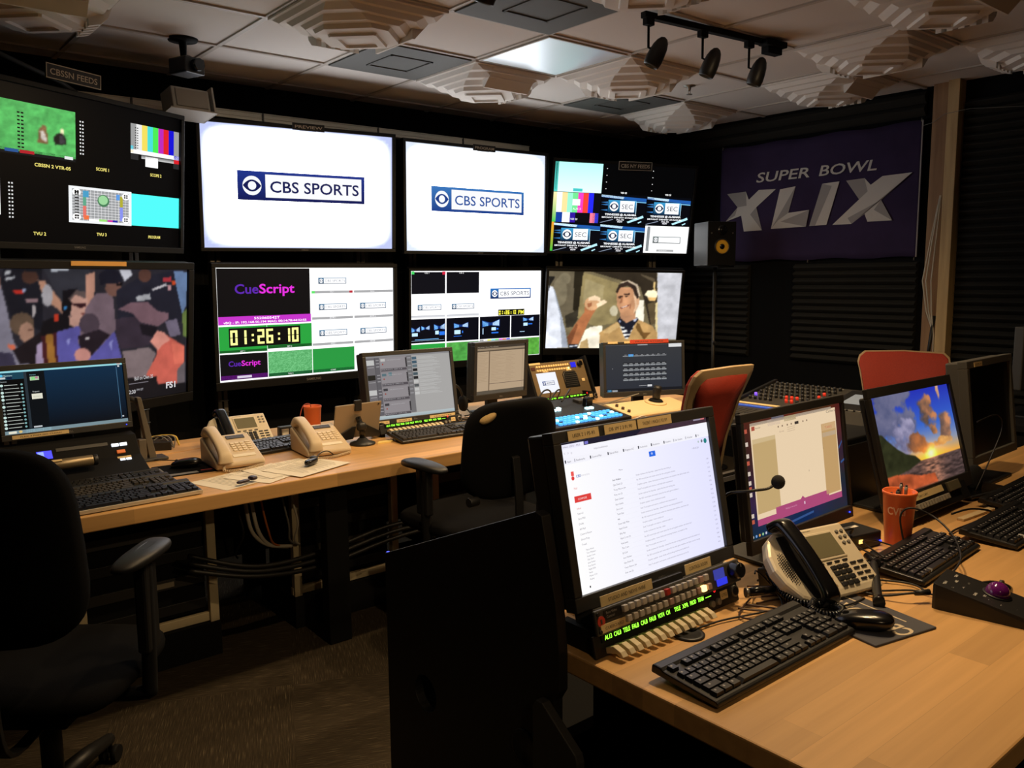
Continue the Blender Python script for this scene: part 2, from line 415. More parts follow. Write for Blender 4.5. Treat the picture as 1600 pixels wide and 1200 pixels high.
COATMAN=[(105,95,75,"-7,-8 204,-6 231,510 122,605 25,189"),
(125,115,92,"142,263 140,334 131,394 115,435 95,449 74,436 56,396 42,336 36,265 38,195 47,135 63,95 83,81 104,94 122,133 136,193"),
(125,115,92,"163,94 160,123 152,148 138,165 121,171 104,166 89,150 79,125 75,96 77,67 86,42 100,25 116,19 133,24 148,40 158,65"),
(40,35,25,"186,-1 257,-3 236,526 195,511"),
(55,50,40,"135,574 230,495 258,526 202,715 149,731"),
(148,132,90,"253,8 523,147 527,665 365,714 230,604"),
(160,145,105,"269,91 416,180 409,445 263,416"),
(50,42,32,"301,-4 807,-7 841,663 787,696 736,410 689,190 539,108"),
(90,78,60,"680,20 793,79 806,141 700,50"),
(95,80,55,"754,409 818,377 832,663 796,696"),
(228,232,242,"0,189 34,196 118,605 171,993 -4,1008"),
(165,172,185,"34,196 54,265 145,762 174,998 126,997 99,574"),
(30,28,26,"-1,67 48,74 16,174 5,250"),
(255,240,200,"726,292 746,236 796,227 820,250 824,321 760,330"),
(235,190,120,"751,330 820,326 812,369 767,374"),
(210,180,120,"786,126 800,126 806,235 792,235"),
(200,200,206,"810,-2 1006,-8 1042,881 856,889"),
(235,215,160,"815,408 830,377 856,889 831,728"),
(255,248,228,"660,363 724,362 739,664 673,633"),
(200,190,160,"533,507 532,534 526,557 517,573 505,578 493,573 482,558 474,535 471,508 472,480 478,457 487,442 499,436 511,442 522,457 529,480"),
(255,245,222,"294,762 329,722 419,698 450,1018 240,1017"),
(190,160,110,"264,921 316,873 331,1017 258,1017"),
(192,152,96,"404,793 553,625 690,616 806,704 848,792 863,1036 414,1034"),
(215,178,120,"423,793 544,641 557,713 478,809"),
(110,80,42,"688,664 707,680 763,873 750,889 677,728"),
(120,85,45,"727,793 801,792 759,873"),
(240,240,235,"557,713 666,696 628,873 601,873"),
(35,35,48,"567,737 659,725 655,753 573,764"),
(35,35,48,"580,793 647,780 644,806 587,817"),
(35,35,48,"594,838 638,831 635,857 602,864"),
(30,30,40,"531,642 559,570 600,665 680,593 698,616 658,713 630,817 599,729 566,713"),
(150,160,190,"563,646 562,652 561,657 558,661 554,662 551,661 548,657 545,652 545,646 545,640 547,635 550,631 553,630 557,631 560,635 562,640"),
(190,195,215,"653,609 685,597 678,640 660,649"),
(190,140,105,"548,522 661,474 673,609 605,668 556,602"),
(205,150,110,"511,256 543,196 634,195 677,300 687,442 651,553 587,578 548,522 521,428"),
(240,198,160,"637,254 680,300 684,442 655,545 658,411"),
(225,175,135,"692,375 692,397 690,416 686,428 682,432 677,428 672,416 668,398 666,376 666,354 668,336 672,323 676,319 682,323 686,335 690,354"),
(212,192,165,"523,144 593,104 669,160 694,300 682,332 653,207 577,138"),
(55,42,35,"505,256 525,163 589,118 656,183 684,316 676,351 653,301 630,215 588,177 536,206 518,280"),
(60,40,32,"523,315 559,305 560,323 526,331"),
(60,40,32,"567,283 615,273 613,298 573,302"),
(45,32,28,"552,337 551,340 549,342 546,344 542,345 538,344 535,343 533,340 532,337 533,334 535,332 538,330 542,329 545,330 549,331 551,334"),
(45,32,28,"601,314 600,317 598,320 594,321 590,322 585,322 581,320 578,317 577,314 578,311 581,309 584,307 589,306 593,307 597,309 600,311"),
(165,110,78,"549,326 560,326 563,396 541,409"),
(110,60,50,"544,463 617,419 611,443 556,480"),
(235,220,205,"555,459 604,432 600,443 560,470"),
(160,105,75,"621,411 630,411 629,490 619,474"),
(178,112,72,"276,408 342,368 373,462 349,540 313,667 251,945 176,961 162,857 227,651 281,525"),
(130,78,50,"162,857 227,667 237,699 192,961 176,961"),
(215,165,120,"385,414 382,449 371,479 355,499 334,506 313,499 295,480 282,450 277,416 280,381 290,352 307,332 327,325 348,331 366,351 379,380"),
(165,105,70,"295,416 330,400 328,454 305,462"),
(248,218,180,"301,338 349,306 391,336 398,399 360,368 307,377"),
(248,222,185,"367,415 419,359 447,390 413,433 373,465"),
(30,35,45,"176,953 246,945 244,1001 180,1004"),
(210,215,225,"182,969 242,961 242,977 184,985")]
# ================================================================== the room
X0, X1, Y0, Y1 = -1.9, 5.74, -2.2, 5.24
# carpet: tiles laid quarter-turned, dark brown with pale flecks along the pile direction
m = mat('carpet_tiles', (44, 38, 30), 0.95, spec=0.05)
n, l, b = nodes(m)
tc = n.new('ShaderNodeTexCoord'); ck = n.new('ShaderNodeTexChecker'); ck.inputs['Scale'].default_value = 1 / 0.61
rot = n.new('ShaderNodeMapping'); rot.inputs['Rotation'].default_value = (0, 0, R(24))
l.new(tc.outputs['Object'], rot.inputs['Vector']); l.new(rot.outputs['Vector'], ck.inputs['Vector'])
rs = []
for sc in ((14, 300, 1), (300, 14, 1)):
    mp = n.new('ShaderNodeMapping'); mp.inputs['Scale'].default_value = sc
    t = n.new('ShaderNodeTexNoise'); t.inputs['Scale'].default_value = 1; t.inputs['Detail'].default_value = 3
    l.new(rot.outputs['Vector'], mp.inputs['Vector']); l.new(mp.outputs['Vector'], t.inputs['Vector']); rs.append(t)
mx = n.new('ShaderNodeMixRGB'); l.new(ck.outputs['Fac'], mx.inputs['Fac']); l.new(rs[0].outputs['Fac'], mx.inputs['Color1']); l.new(rs[1].outputs['Fac'], mx.inputs['Color2'])
rp = n.new('ShaderNodeValToRGB'); e = rp.color_ramp.elements
e[0].position = 0.40; e[0].color = (*lin((50, 44, 35)), 1); e[1].position = 0.78; e[1].color = (*lin((104, 95, 76)), 1)
e2 = rp.color_ramp.elements.new(0.60); e2.color = (*lin((62, 54, 43)), 1)
l.new(mx.outputs['Color'], rp.inputs['Fac']); l.new(rp.outputs['Color'], b.inputs['Base Color'])
bp = n.new('ShaderNodeBump'); bp.inputs['Strength'].default_value = 0.5; bp.inputs['Distance'].default_value = 0.004
l.new(mx.outputs['Color'], bp.inputs['Height']); l.new(bp.outputs['Normal'], b.inputs['Normal'])
struct(MB().box(((X0 + X1) / 2, (Y0 + Y1) / 2, -0.05), (X1 - X0, Y1 - Y0, 0.1)).build('floor', m))
M_TILE = bump_noise(mat('ceiling_tile', (222, 216, 210), 0.9, spec=0.15), 260, 0.25, 0.001)
tb = MB().box(((X0 + X1) / 2, (Y0 + Y1) / 2, CEIL + 0.06), (X1 - X0, Y1 - Y0, 0.12))
struct(tb.build('ceiling', M_TILE))
A0, B0, TS = 2.9446, 3.2280, 0.6096
g = MB()
for i in range(-8, 6):
    x = A0 + i * TS
    if X0 < x < X1: g.box((x, (Y0 + Y1) / 2, CEIL - 0.004), (0.024, Y1 - Y0, 0.008))
for j in range(-9, 4):
    y = B0 + j * TS
    if Y0 < y < Y1: g.box(((X0 + X1) / 2, y, CEIL - 0.0045), (X1 - X0, 0.024, 0.009))
struct(g.build('trim_1', mat('ceiling_grid_white', (190, 182, 172), 0.6)))
struct(MB().box(((X0 + X1) / 2, Y1 + 0.05, CEIL / 2), (X1 - X0 + 0.2, 0.1, CEIL)).build('wall_back', M_WALL))
struct(MB().box((X1 + 0.05, (Y0 + Y1) / 2, CEIL / 2), (0.1, Y1 - Y0, CEIL)).build('wall_right', M_WALL))
struct(MB().box((X0 - 0.05, (Y0 + Y1) / 2, CEIL / 2), (0.1, Y1 - Y0, CEIL)).build('wall_left', M_WALL))
struct(MB().box(((X0 + X1) / 2, Y0 - 0.05, CEIL / 2), (X1 - X0 + 0.2, 0.1, CEIL)).build('wall_front', M_WALL))

def cell_c(a, b_): return A0 + TS * (a + 0.5), B0 + TS * (b_ + 0.5)
# ---- sculpted white acoustic tiles
M_DIFF = bump_noise(mat('molded_white_tile', (226, 220, 212), 0.75, spec=0.2), 30, 0.06, 0.002)
def diffuser_mesh():
    """stepped octagonal relief: moulded ledges all round, ribs on two faces, a stepped notch in the middle"""
    V = []; F = []; hw = TS / 2 * 0.99
    def ring(d, h, ch):
        a = hw - d; c = min(a * 0.95, ch); i = len(V)
        for x, y in ((-a + c, -a), (a - c, -a), (a, -a + c), (a, a - c), (a - c, a), (-a + c, a), (-a, a - c), (-a, -a + c)): V.append((x, y, -h))
        return [i + k for k in range(8)]
    prof = [(0.0, 0.0, 0.001), (0.0, 0.014, 0.001), (0.012, 0.018, 0.01), (0.022, 0.050, 0.05), (0.040, 0.054, 0.07), (0.050, 0.086, 0.10), (0.070, 0.090, 0.12), (0.080, 0.120, 0.14), (0.100, 0.124, 0.15), (0.106, 0.150, 0.155), (0.150, 0.156, 0.15), (0.156, 0.172, 0.14), (0.20, 0.176, 0.10), (0.206, 0.160, 0.09)]
    R_ = [ring(p[0], p[1] * 0.72, p[2]) for p in prof]
    for a, b in zip(R_, R_[1:]):
        for k in range(8): F.append((a[k], a[(k + 1) % 8], b[(k + 1) % 8], b[k]))
    F.append(tuple(R_[-1]))
    def rib(pts):
        i = len(V); n_ = len(pts) // 2; V.extend(pts)
        F.append(tuple(range(i, i + n_))[::-1]); F.append(tuple(range(i + n_, i + 2 * n_)))
        for k in range(n_): F.append((i + k, i + (k + 1) % n_, i + n_ + (k + 1) % n_, i + n_ + k))
    for sx in (1,):                                               # ribs running down one side face
        for j in range(5):
            y = (-0.10 + j * 0.05) * 1.0; w = 0.013
            pr = [(hw - 0.006, -0.014), (hw - 0.030, -0.075), (hw - 0.060, -0.103), (hw - 0.108, -0.116), (hw - 0.112, -0.02)]
            rib([(sx * x, y - w, z) for x, z in pr] + [(sx * x, y + w, z) for x, z in pr])
    for sy, j0 in ((-1, 1),):                                     # one broad smooth slope on the next
        pr = [(hw - 0.006, -0.014), (hw - 0.10, -0.110), (hw - 0.112, -0.110), (hw - 0.112, -0.02)]
        x0, x1 = (-0.165, 0.165)
        rib([(x0, sy * y, z) for y, z in pr] + [(x1, sy * y, z) for y, z in pr])
    me = bpy.data.meshes.new('acoustic_diffuser'); me.from_pydata(V, [], F)
    bm = bmesh.new(); bm.from_mesh(me); bmesh.ops.recalc_face_normals(bm, faces=bm.faces); bm.to_mesh(me); bm.free()
    me.materials.append(M_DIFF); return me
DM = diffuser_mesh()
for (a, b_), rz, lab in (((-2, 0), 90, 'sculpted white acoustic ceiling tile above and left of the lit ceiling panel, largest in view'),
    ((0, 1), 0, 'sculpted white acoustic ceiling tile just below the pale lit panel, left of two'),
    ((1, 0), 90, 'sculpted white acoustic ceiling tile just right of the pale lit panel'),
    ((3, 1), 90, 'sculpted white acoustic ceiling tile in the far corner above the speaker'),
    ((3, -1), 0, 'sculpted white acoustic ceiling tile directly above the purple banner'),
    ((2, -2), 90, 'sculpted white ribbed ceiling tile to the right of the track light end'),
    ((1, -3), 0, 'sculpted white ceiling tile cut by the top right edge of the picture'),
    ((3, -3), 90, 'sculpted white ribbed ceiling tile at the right edge above the wooden posts'),
    ((-4, 1), 0, 'dim sculpted ceiling tile in the top left corner'),
    ((-1, -2), 0, 'sculpted ceiling tile peeking in at the top edge beside the dark grille')):
    x, y = cell_c(a, b_)
    o = link('acoustic_diffuser', DM, None); o.location = (x, y, CEIL - 0.0095); o.rotation_euler = (0, 0, R(rz))
    tag(o, lab, 'acoustic tile', 'sculpted acoustic ceiling tiles')
# ---- dark return-air grilles
M_GRILLE = bump_noise(mat('dark_grille', (92, 92, 88), 0.7, 0.2), 300, 0.4, 0.001)
for (a, b_), lab in (((-1, 1), 'dark square ceiling vent between two sculpted tiles above the left white screen'), ((-1, -1), 'dark square ceiling vent at the top edge beside the lit panel'), ((2, 1), 'dark square ceiling vent in the shade behind the sprinkler')):
    x, y = cell_c(a, b_)
    v = thing('ceiling_vent', lab, 'vent', (x, y, CEIL - 0.0095), 0, 'dark ceiling vents')
    MB().box((0, 0, -0.003), (TS - 0.03, TS - 0.03, 0.006)).build('vent_plate', M_GRILLE, v)
    k = MB()
    for q, w in ((0.13, 0.012), (0.125, 0.004)):
        for s in (-1, 1):
            k.box((s * q, 0, -0.008), (w, 2 * q + w, 0.006)); k.box((0, s * q, -0.008), (2 * q + w, w, 0.006))
    k.build('vent_frame', M_GRILLE, v)
# ---- switched-off light panel that mirrors the screens
x, y = cell_c(0, 0)
lp = thing('light_panel', 'square prismatic ceiling light panel catching the glow of the screens', 'ceiling light', (x, y, CEIL - 0.0095))
lm = mat('silvered_lens', (236, 244, 250), 0.40, metal=0.95)
MB().box((0, 0, -0.002), (TS - 0.045, TS - 0.045, 0.004)).build('lens', lm, lp)
f = MB()
for s in (-1, 1):
    f.box((s * (TS / 2 - 0.018), 0, -0.003), (0.012, TS - 0.026, 0.006)); f.box((0, s * (TS / 2 - 0.018), -0.003), (TS - 0.05, 0.012, 0.006))
f.build('panel_frame', mat('ceiling_grid_white', (0, 0, 0)), lp)
# ---- track lights
def track(loc, rz, L, heads, label, feed):
    t = thing('track_light', label, 'track light', loc, rz)
    MB().box((0, 0, -0.014), (L, 0.036, 0.028)).build('rail', M_BLKM, t, 0.003)
    if feed: MB().box((L / 2 - 0.09, -0.005, -0.048), (0.11, 0.05, 0.04)).box((L / 2 - 0.10, -0.02, -0.02), (0.16, 0.06, 0.03)).build('power_feed', M_BLKM, t, 0.004)
    inv = (T3(*loc) @ RZ(math.degrees(rz))).inverted()
    for p, tg, w, a in heads:
        d = (Vector(tg) - Vector(p)).normalized(); q = inv @ Vector(p); dl = inv.to_3x3() @ d
        hd = MB(T3(*q) @ dl.to_track_quat('-Z', 'Y').to_matrix().to_4x4())
        prof = [(0.004, 0.082), (0.017, 0.076), (0.028, 0.06), (0.036, 0.035), (0.040, 0.0), (0.041, -0.03), (0.037, -0.055), (0.033, -0.06), (0.031, -0.05), (0.030, -0.02)]
        h = hd.lathe(prof, 28, cap=False).build('lamp_head', M_BLK, t)
        MB(T3(*q) @ dl.to_track_quat('-Z', 'Y').to_matrix().to_4x4()).lathe([(0.001, -0.026), (0.028, -0.028), (0.030, -0.02)], 24).build('bulb', mat('lamp_glass', (235, 225, 200), 0.3, emit=(255, 214, 150), es=2.5), h)
        MB().box((q.x - 0.035, 0, -0.04), (0.05, 0.03, 0.035)).build('adapter', M_BLKM, t, 0.003)
        MB().tube([(q.x - 0.035, 0, -0.05), (q.x - 0.035, 0, q.z + 0.03), tuple(q + Vector((-0.02, 0, 0.015)))], 0.006).build('stem', M_BLKM, t)
    return t
track((3.53, 2.64, CEIL - 0.0095), R(-5), 1.0, HEADS, 'black ceiling track light with three bullet heads', True)
track((0.9, -1.3, CEIL - 0.0095), 0, 1.9, HEADS4, 'black ceiling track light over the entrance end of the room', False)
track((1.62, 2.50, CEIL - 0.0095), 0, 0.9, HEADS3, 'black ceiling track light at the top edge above the far desk chair', False)
track((2.2, 1.22, CEIL - 0.0095), 0, 1.8, HEADS2, 'black ceiling track light with bullet heads over the console cabinet', False)
# ---- sprinkler
s = thing('sprinkler_head', 'small metal ceiling sprinkler head behind the track light', 'sprinkler', (4.45, 3.54, CEIL))
MB().lathe([(0.04, 0), (0.04, -0.004), (0.014, -0.008), (0.009, -0.03), (0.004, -0.034)]).build('escutcheon', M_ALU, s)
k = MB().lathe([(0.004, -0.052), (0.02, -0.053), (0.02, -0.055), (0.003, -0.056)])
for q in (-1, 1): k.tube([(q * 0.008, 0, -0.028), (q * 0.012, 0, -0.04), (q * 0.003, 0, -0.053)], 0.0018, 6)
k.build('deflector', M_ALU, s)
# ---- ceiling camera and the pale box on the rail
c = thing('ceiling_camera', 'small black camera hanging from the ceiling above the pale box', 'camera', (1.545, 4.45, CEIL))
MB().lathe([(0.075, 0), (0.07, -0.012), (0.02, -0.016), (0.014, -0.10)]).build('mount', M_BLKM, c)
MB(RZ(20)).box((0, -0.02, -0.14), (0.12, 0.13, 0.08)).box((0, -0.03, -0.10), (0.03, 0.03, 0.03)).build('camera_body', M_BLK, c, 0.008)
MB(RZ(20)).tube([(0, -0.085, -0.14), (0, -0.12, -0.14)], 0.03, 20).build('camera_lens', M_GLOSSB, c)
bx = thing('wall_speaker', 'pale grey box on a bracket above the corner of the left white screen', 'box', (1.66, 4.72, 2.47), R(8))
MB(RX(-12)).prism([(-0.11, -0.06), (0.105, -0.06), (0.105, 0.06), (-0.11, 0.06)], -0.02, 0.11, 'y').build('cabinet', mat('pale_grey_box', (172, 164, 150), 0.7), bx, 0.006)
MB(RX(-12)).box((0, -0.024, 0), (0.18, 0.006, 0.095)).build('grille', mat('box_grille', (150, 140, 126), 0.8), bx, 0.002)
MB(RX(-12)).prism([(-0.14, -0.075), (0.125, -0.075), (0.125, -0.068), (-0.14, -0.068)], -0.05, 0.11, 'y').box((0.119, 0.03, 0), (0.01, 0.14, 0.15)).build('bracket', mat('pale_grey_box', (0, 0, 0)), bx)
MB().box((0.02, 0.12, 0.02), (0.05, 0.06, 0.04)).build('wall_mount', M_DKGREY, bx)
# ---- grey raceway above the screens
rw = thing('cable_raceway', 'long grey metal raceway running above the top row of screens', 'raceway', (2.72, 4.98, 2.468))
M_RACE = mat('grey_raceway', (206, 200, 184), 0.6, 0.2)
MB().box((0, 0, 0.0), (3.16, 0.07, 0.046)).box((0, -0.037, 0.021), (3.16, 0.006, 0.006)).box((0, -0.037, -0.021), (3.16, 0.006, 0.006)).box((0, -0.036, -0.004), (3.16, 0.005, 0.003)).build('channel', M_RACE, rw, 0.002)
for x in (-1.3, -0.55, 0.25, 0.95): MB().box((x, -0.038, 0), (0.012, 0.006, 0.05)).cyl((x, -0.038, 0.012), (x, -0.044, 0.012), 0.004).cyl((x, -0.038, -0.012), (x, -0.044, -0.012), 0.004).build('coupling', mat('dark_coupling', (70, 68, 62), 0.6), rw)
for x in (-1.2, 0.1, 1.4): MB().box((x, 0.13, 0.0), (0.05, 0.20, 0.03)).build('wall_bracket', M_DKGREY, rw)
rw2 = tag(MB().tube([(0.55, 4.62, 2.64), (0.8, 4.70, 2.56), (1.05, 4.82, 2.50), (1.16, 4.95, 2.475)], 0.012).build('conduit', mat('grey_conduit', (70, 72, 72), 0.6)), 'thin grey conduit rising left from the raceway above the left feeds screen', 'conduit')

# ---- right wall: ridged foam, wooden posts, banner
def foam(name, y0, y1, z0, z1, label, pitch=0.052):
    pr = []; nn = int((z1 - z0) / pitch)
    for i in range(nn):
        z = z0 + i * pitch
        pr += [(0, z), (-0.012, z + pitch * 0.12), (-0.034, z + pitch * 0.45), (-0.034, z + pitch * 0.6), (-0.012, z + pitch * 0.9)]
    pr += [(0, z0 + nn * pitch), (0.012, z0 + nn * pitch), (0.012, z0)]
    mb = MB(T3(X1 - 0.013, 0, 0) @ Matrix(((1, 0, 0, 0), (0, 0, 1, 0), (0, 1, 0, 0), (0, 0, 0, 1))))
    o = mb.prism(pr, y0, y1, 'z').build(name, M_FOAM)
    return tag(o, label, 'acoustic foam', 'ridged acoustic foam panels')
foam('acoustic_foam', -1.2, 2.345, 0.25, 2.64, 'ridged charcoal acoustic foam covering the wall right of the wooden posts')
foam('acoustic_foam', 2.60, 3.52, 0.85, 1.58, 'ridged charcoal acoustic foam panel below the banner, next to the posts')
foam('acoustic_foam', 3.92, 4.62, 0.85, 1.58, 'ridged charcoal acoustic foam panel below the banner, behind the speaker stand')
foam('acoustic_foam', 2.60, 4.62, 2.53, 2.69, 'charcoal acoustic foam strip between the banner and the ceiling', 0.08)
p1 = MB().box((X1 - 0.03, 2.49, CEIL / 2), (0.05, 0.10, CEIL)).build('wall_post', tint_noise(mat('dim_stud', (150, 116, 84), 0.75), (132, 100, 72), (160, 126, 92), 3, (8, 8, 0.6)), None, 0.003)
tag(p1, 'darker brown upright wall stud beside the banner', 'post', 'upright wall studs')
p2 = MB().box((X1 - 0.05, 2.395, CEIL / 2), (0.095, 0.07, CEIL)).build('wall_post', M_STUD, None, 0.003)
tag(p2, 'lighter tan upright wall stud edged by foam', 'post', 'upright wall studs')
for k_, (dy, dx) in enumerate(((0.0, 0.0), (0.018, 0.012), (0.034, 0.004))):
    pts = [(X1 - 0.07, 2.45 + dy * 0.2, 2.0), (X1 - 0.085 - dx, 2.462 + dy, 1.7), (X1 - 0.09 - dx, 2.475 + dy * 1.6, 1.45), (X1 - 0.085, 2.465 + dy, 1.25), (X1 - 0.075, 2.448, 1.1), (X1 - 0.072, 2.445, 0.8)]
    tag(MB().tube(pts, 0.0045, 6).build('hanging_cable', M_WCABLE), 'thin pale cables hanging in the gap between the two wall studs', 'cable', 'pale cables between the studs')
tag(MB().tube([(X1 - 0.07, 2.452, 1.22), (X1 - 0.08, 2.47, 1.0), (X1 - 0.075, 2.50, 0.75)], 0.011, 8).build('hanging_cable', M_CABLE), 'thick black cable hanging down between the two wall studs', 'cable')
tag(MB().tube([(X1 - 0.09, 1.2, 2.40), (X1 - 0.085, 2.3, 2.52), (X1 - 0.11, 2.44, 2.505), (X1 - 0.065, 2.53, 2.47), (X1 - 0.06, 2.60, 2.46)], 0.0016, 6).build('picture_wire', M_GREY), 'thin pale wire strung across the tops of the wall studs', 'wire')

# banner: cloth on the wall with printed lettering
BY0, BY1, BZ0, BZ1 = 2.60, 4.20, 1.61, 2.50
bn = thing('banner', 'dark purple cloth banner with big silver slanted numerals hanging on the black wall', 'banner', (X1 - 0.03, 0, 0))
V = []; F = []; nx, nz = 60, 16
for j in range(nz + 1):
    for i in range(nx + 1):
        y = BY0 + (BY1 - BY0) * i / nx; z = BZ0 + (BZ1 - BZ0) * j / nz + 0.006 * math.sin(i * 0.35) * (1 if j in (0, nz) else 0)
        V.append((0.006 * math.sin(y * 9 + z * 3) * math.sin(z * 4 + y) - 0.006, y, z))
for j in range(nz):
    for i in range(nx): F.append((j * (nx + 1) + i, j * (nx + 1) + i + 1, (j + 1) * (nx + 1) + i + 1, (j + 1) * (nx + 1) + i))
me = bpy.data.meshes.new('cloth'); me.from_pydata(V, [], F)
for p in me.polygons: p.use_smooth = True
cl = link('cloth', me, tint_noise(mat('purple_cloth', (54, 44, 72), 0.9, spec=0.1), (50, 41, 67), (59, 48, 78), 4), bn)
so = cl.modifiers.new('thickness', 'SOLIDIFY'); so.thickness = 0.002
# wall coordinates: t runs from the banner's left end (far, high y) to the right, w up
def WT(): return Matrix(((0, 0, -1, -0.0145), (-1, 0, 0, 4.08), (0, 1, 0, 1.61), (0, 0, 0, 1)))
M_SILVER = mat('silver_print', (196, 190, 184), 0.7); M_SILVER2 = mat('shaded_silver_print', (150, 144, 142), 0.7)
WM = WT()
def wall_text(txt, t0, w0, h, width, bold, shear):
    V, F, tw = glyphs(txt, bold); mb = MB(WM); k = width / tw
    vs = mb._v([(t0 + x * k + y * h * shear, w0 + y * h, 0) for x, y in V])
    for f in F: mb._f([vs[i] for i in f])
    return mb
wall_text('SUPER', 0.215, 0.60, 0.075, 0.455, 0.012, 0.25).build('small_lettering', M_SILVER, bn)
wall_text('BOWL', 0.745, 0.60, 0.075, 0.43, 0.012, 0.25).build('small_lettering', M_SILVER, bn)
big = MB(WM); dark = MB(WM)
def P2(mb, *pts): mb.poly([(x, y, 0) for x, y in pts])
P2(big, (-0.05, 0.534), (0.124, 0.539), (0.153, 0.474), (0.241, 0.542), (0.392, 0.537), (0.223, 0.412), (0.28, 0.233), (0.115, 0.231), (0.086, 0.356), (-0.06, 0.317), (0.051, 0.423))
P2(dark, (-0.05, 0.534), (0.124, 0.539), (0.135, 0.43), (0.051, 0.423)); P2(dark, (0.223, 0.412), (0.28, 0.233), (0.17, 0.36)); P2(dark, (-0.06, 0.317), (0.051, 0.423), (0.03, 0.36))
P2(big, (0.428, 0.531), (0.559, 0.543), (0.505, 0.351), (0.677, 0.362), (0.655, 0.242), (0.359, 0.239))
P2(dark, (0.559, 0.543), (0.505, 0.351), (0.42, 0.30), (0.365, 0.245)); P2(dark, (0.677, 0.362), (0.655, 0.242), (0.44, 0.29))
P2(big, (0.774, 0.542), (0.907, 0.547), (0.819, 0.246), (0.682, 0.244))
P2(dark, (0.774, 0.542), (0.85, 0.52), (0.73, 0.245), (0.682, 0.244))
P2(big, (0.958, 0.547), (1.093, 0.552), (1.14, 0.502), (1.221, 0.554), (1.424, 0.559), (1.219, 0.394), (1.302, 0.251), (1.128, 0.251), (1.104, 0.306), (1.01, 0.242), (0.865, 0.243), (1.06, 0.409))
P2(dark, (0.958, 0.547), (1.093, 0.552), (1.12, 0.46), (1.06, 0.409)); P2(dark, (1.424, 0.559), (1.219, 0.394), (0.98, 0.285), (1.01, 0.242), (1.104, 0.306)); P2(dark, (1.219, 0.394), (1.302, 0.251), (1.17, 0.33))
for o_, off in ((big, 0.0), (dark, -0.0006)):
    for v in o_.bm.verts: v.co.x += off
big.build('large_lettering', M_SILVER, bn); dark.build('letter_facets', M_SILVER2, bn)
for y, z in ((2.61, 2.505), (2.615, 1.60), (3.40, 1.60), (4.18, 2.505)):
    MB().tube([(0.0, y, z), (-0.016, y, z + 0.006), (-0.018, y, z - 0.012), (-0.006, y, z - 0.012)], 0.004, 6).build('hook', M_ALU, bn)
MB().box((-0.018, 2.602, 2.055), (0.004, 0.008, 0.89)).build('hem', M_SILVER2, bn)

# loudspeaker on its stand in the corner
st = thing('speaker_stand', 'thin black metal stand carrying the speaker with the yellow cone', 'stand', (5.30, 3.94, 0))
MB().lathe([(0.13, 0), (0.13, 0.012), (0.03, 0.02), (0.018, 0.03)]).build('base', M_BLKM, st)
MB().cyl((0, 0, 0.02), (0, 0, 1.56), 0.014).build('pole', mat('worn_black_tube', (60, 58, 54), 0.35, 0.6), st)
MB().box((0, 0, 1.565), (0.2, 0.2, 0.012)).build('top_plate', M_BLKM, st)
MB().cyl((-0.012, -0.012, 0.99), (-0.03, -0.035, 0.99), 0.009).build('clamp_knob', M_BLK, st)
sp = thing('loudspeaker', 'black loudspeaker with a yellow cone on a thin stand in the corner', 'speaker', (5.30, 3.94, 1.572), R(-28))
MB().box((0, 0.02, 0.163), (0.225, 0.25, 0.325)).build('cabinet', mat('satin_grey_cabinet', (120, 122, 124), 0.32), sp, 0.008)
MB().box((0, -0.107, 0.163), (0.225, 0.010, 0.322)).build('front_baffle', M_BLKM, sp, 0.004)
fr = T3(0, -0.111, 0.140) @ RX(90)
MB(fr).lathe([(0.062, 0), (0.062, 0.006), (0.054, 0.007), (0.05, 0.002)], 32).build('cone_ring', M_BLK, sp)
MB(fr).lathe([(0.052, 0.004), (0.046, 0.004), (0.024, 0.0016), (0.022, 0.001)], 32).build('woofer_cone', mat('yellow_cone', (226, 176, 44), 0.5), sp)
MB(fr).lathe([(0.023, 0.002), (0.018, 0.006), (0.004, 0.008)], 24).build('dust_cap', M_GLOSSB, sp)
MB(T3(0, -0.111, 0.262) @ RX(90)).lathe([(0.04, 0), (0.038, 0.006), (0.02, 0.002), (0.012, 0.005), (0.002, 0.007)], 28).build('tweeter', M_GLOSSB, sp)
for q in (-0.085, 0.085): MB().cyl((q, -0.108, 0.24), (q, -0.114, 0.24), 0.005).build('screw', M_ALU, sp)
# ================================================================== video wall
NAVY = (20, 38, 110); CBSB = (34, 62, 150)
def eye(pc, u, v, r, dark, asp):
    """white disc with an eye-shaped cut-out and a white pupil"""
    pc.L += 1; pc.ell(u, v, r * asp, r, (250, 252, 255), 32)
    pc.L += 1; q = []
    for k in range(13):
        t = -1 + k / 6; q.append((u + t * r * 0.98 * asp, v - r * 0.62 * (1 - t * t)))
    for k in range(1, 12):
        t = 1 - k / 6; q.append((u + t * r * 0.98 * asp, v + r * 0.62 * (1 - t * t)))
    pc.poly(q, dark)
    pc.L += 1; pc.ell(u, v, r * 0.44 * asp, r * 0.44, (250, 252, 255), 24); pc.L -= 3
def cbs(pc, u0, v0, u1, v1, top, bot, ink=None, bold=0.014, white=(252, 253, 255)):
    asp = pc.H / pc.W; h = v1 - v0; w = u1 - u0
    pc.L += 1; pc.rect(u0, v0, u1, v1, top, bot)
    bw = h * 0.98 * asp; m = h * 0.10
    eye(pc, u0 + bw * 0.52, (v0 + v1) / 2, h * 0.33, bot, asp)
    pc.L += 1; pc.rect(u0 + bw, v0 + m, u1 - m * asp * 1.3, v1 - m * 1.1, white)
    pc.text('CBS SPORTS', u0 + bw + w * 0.035, v0 + h * 0.70, h * 0.40, ink or bot, bold=bold, w=w - bw - w * 0.085)
    pc.L -= 2
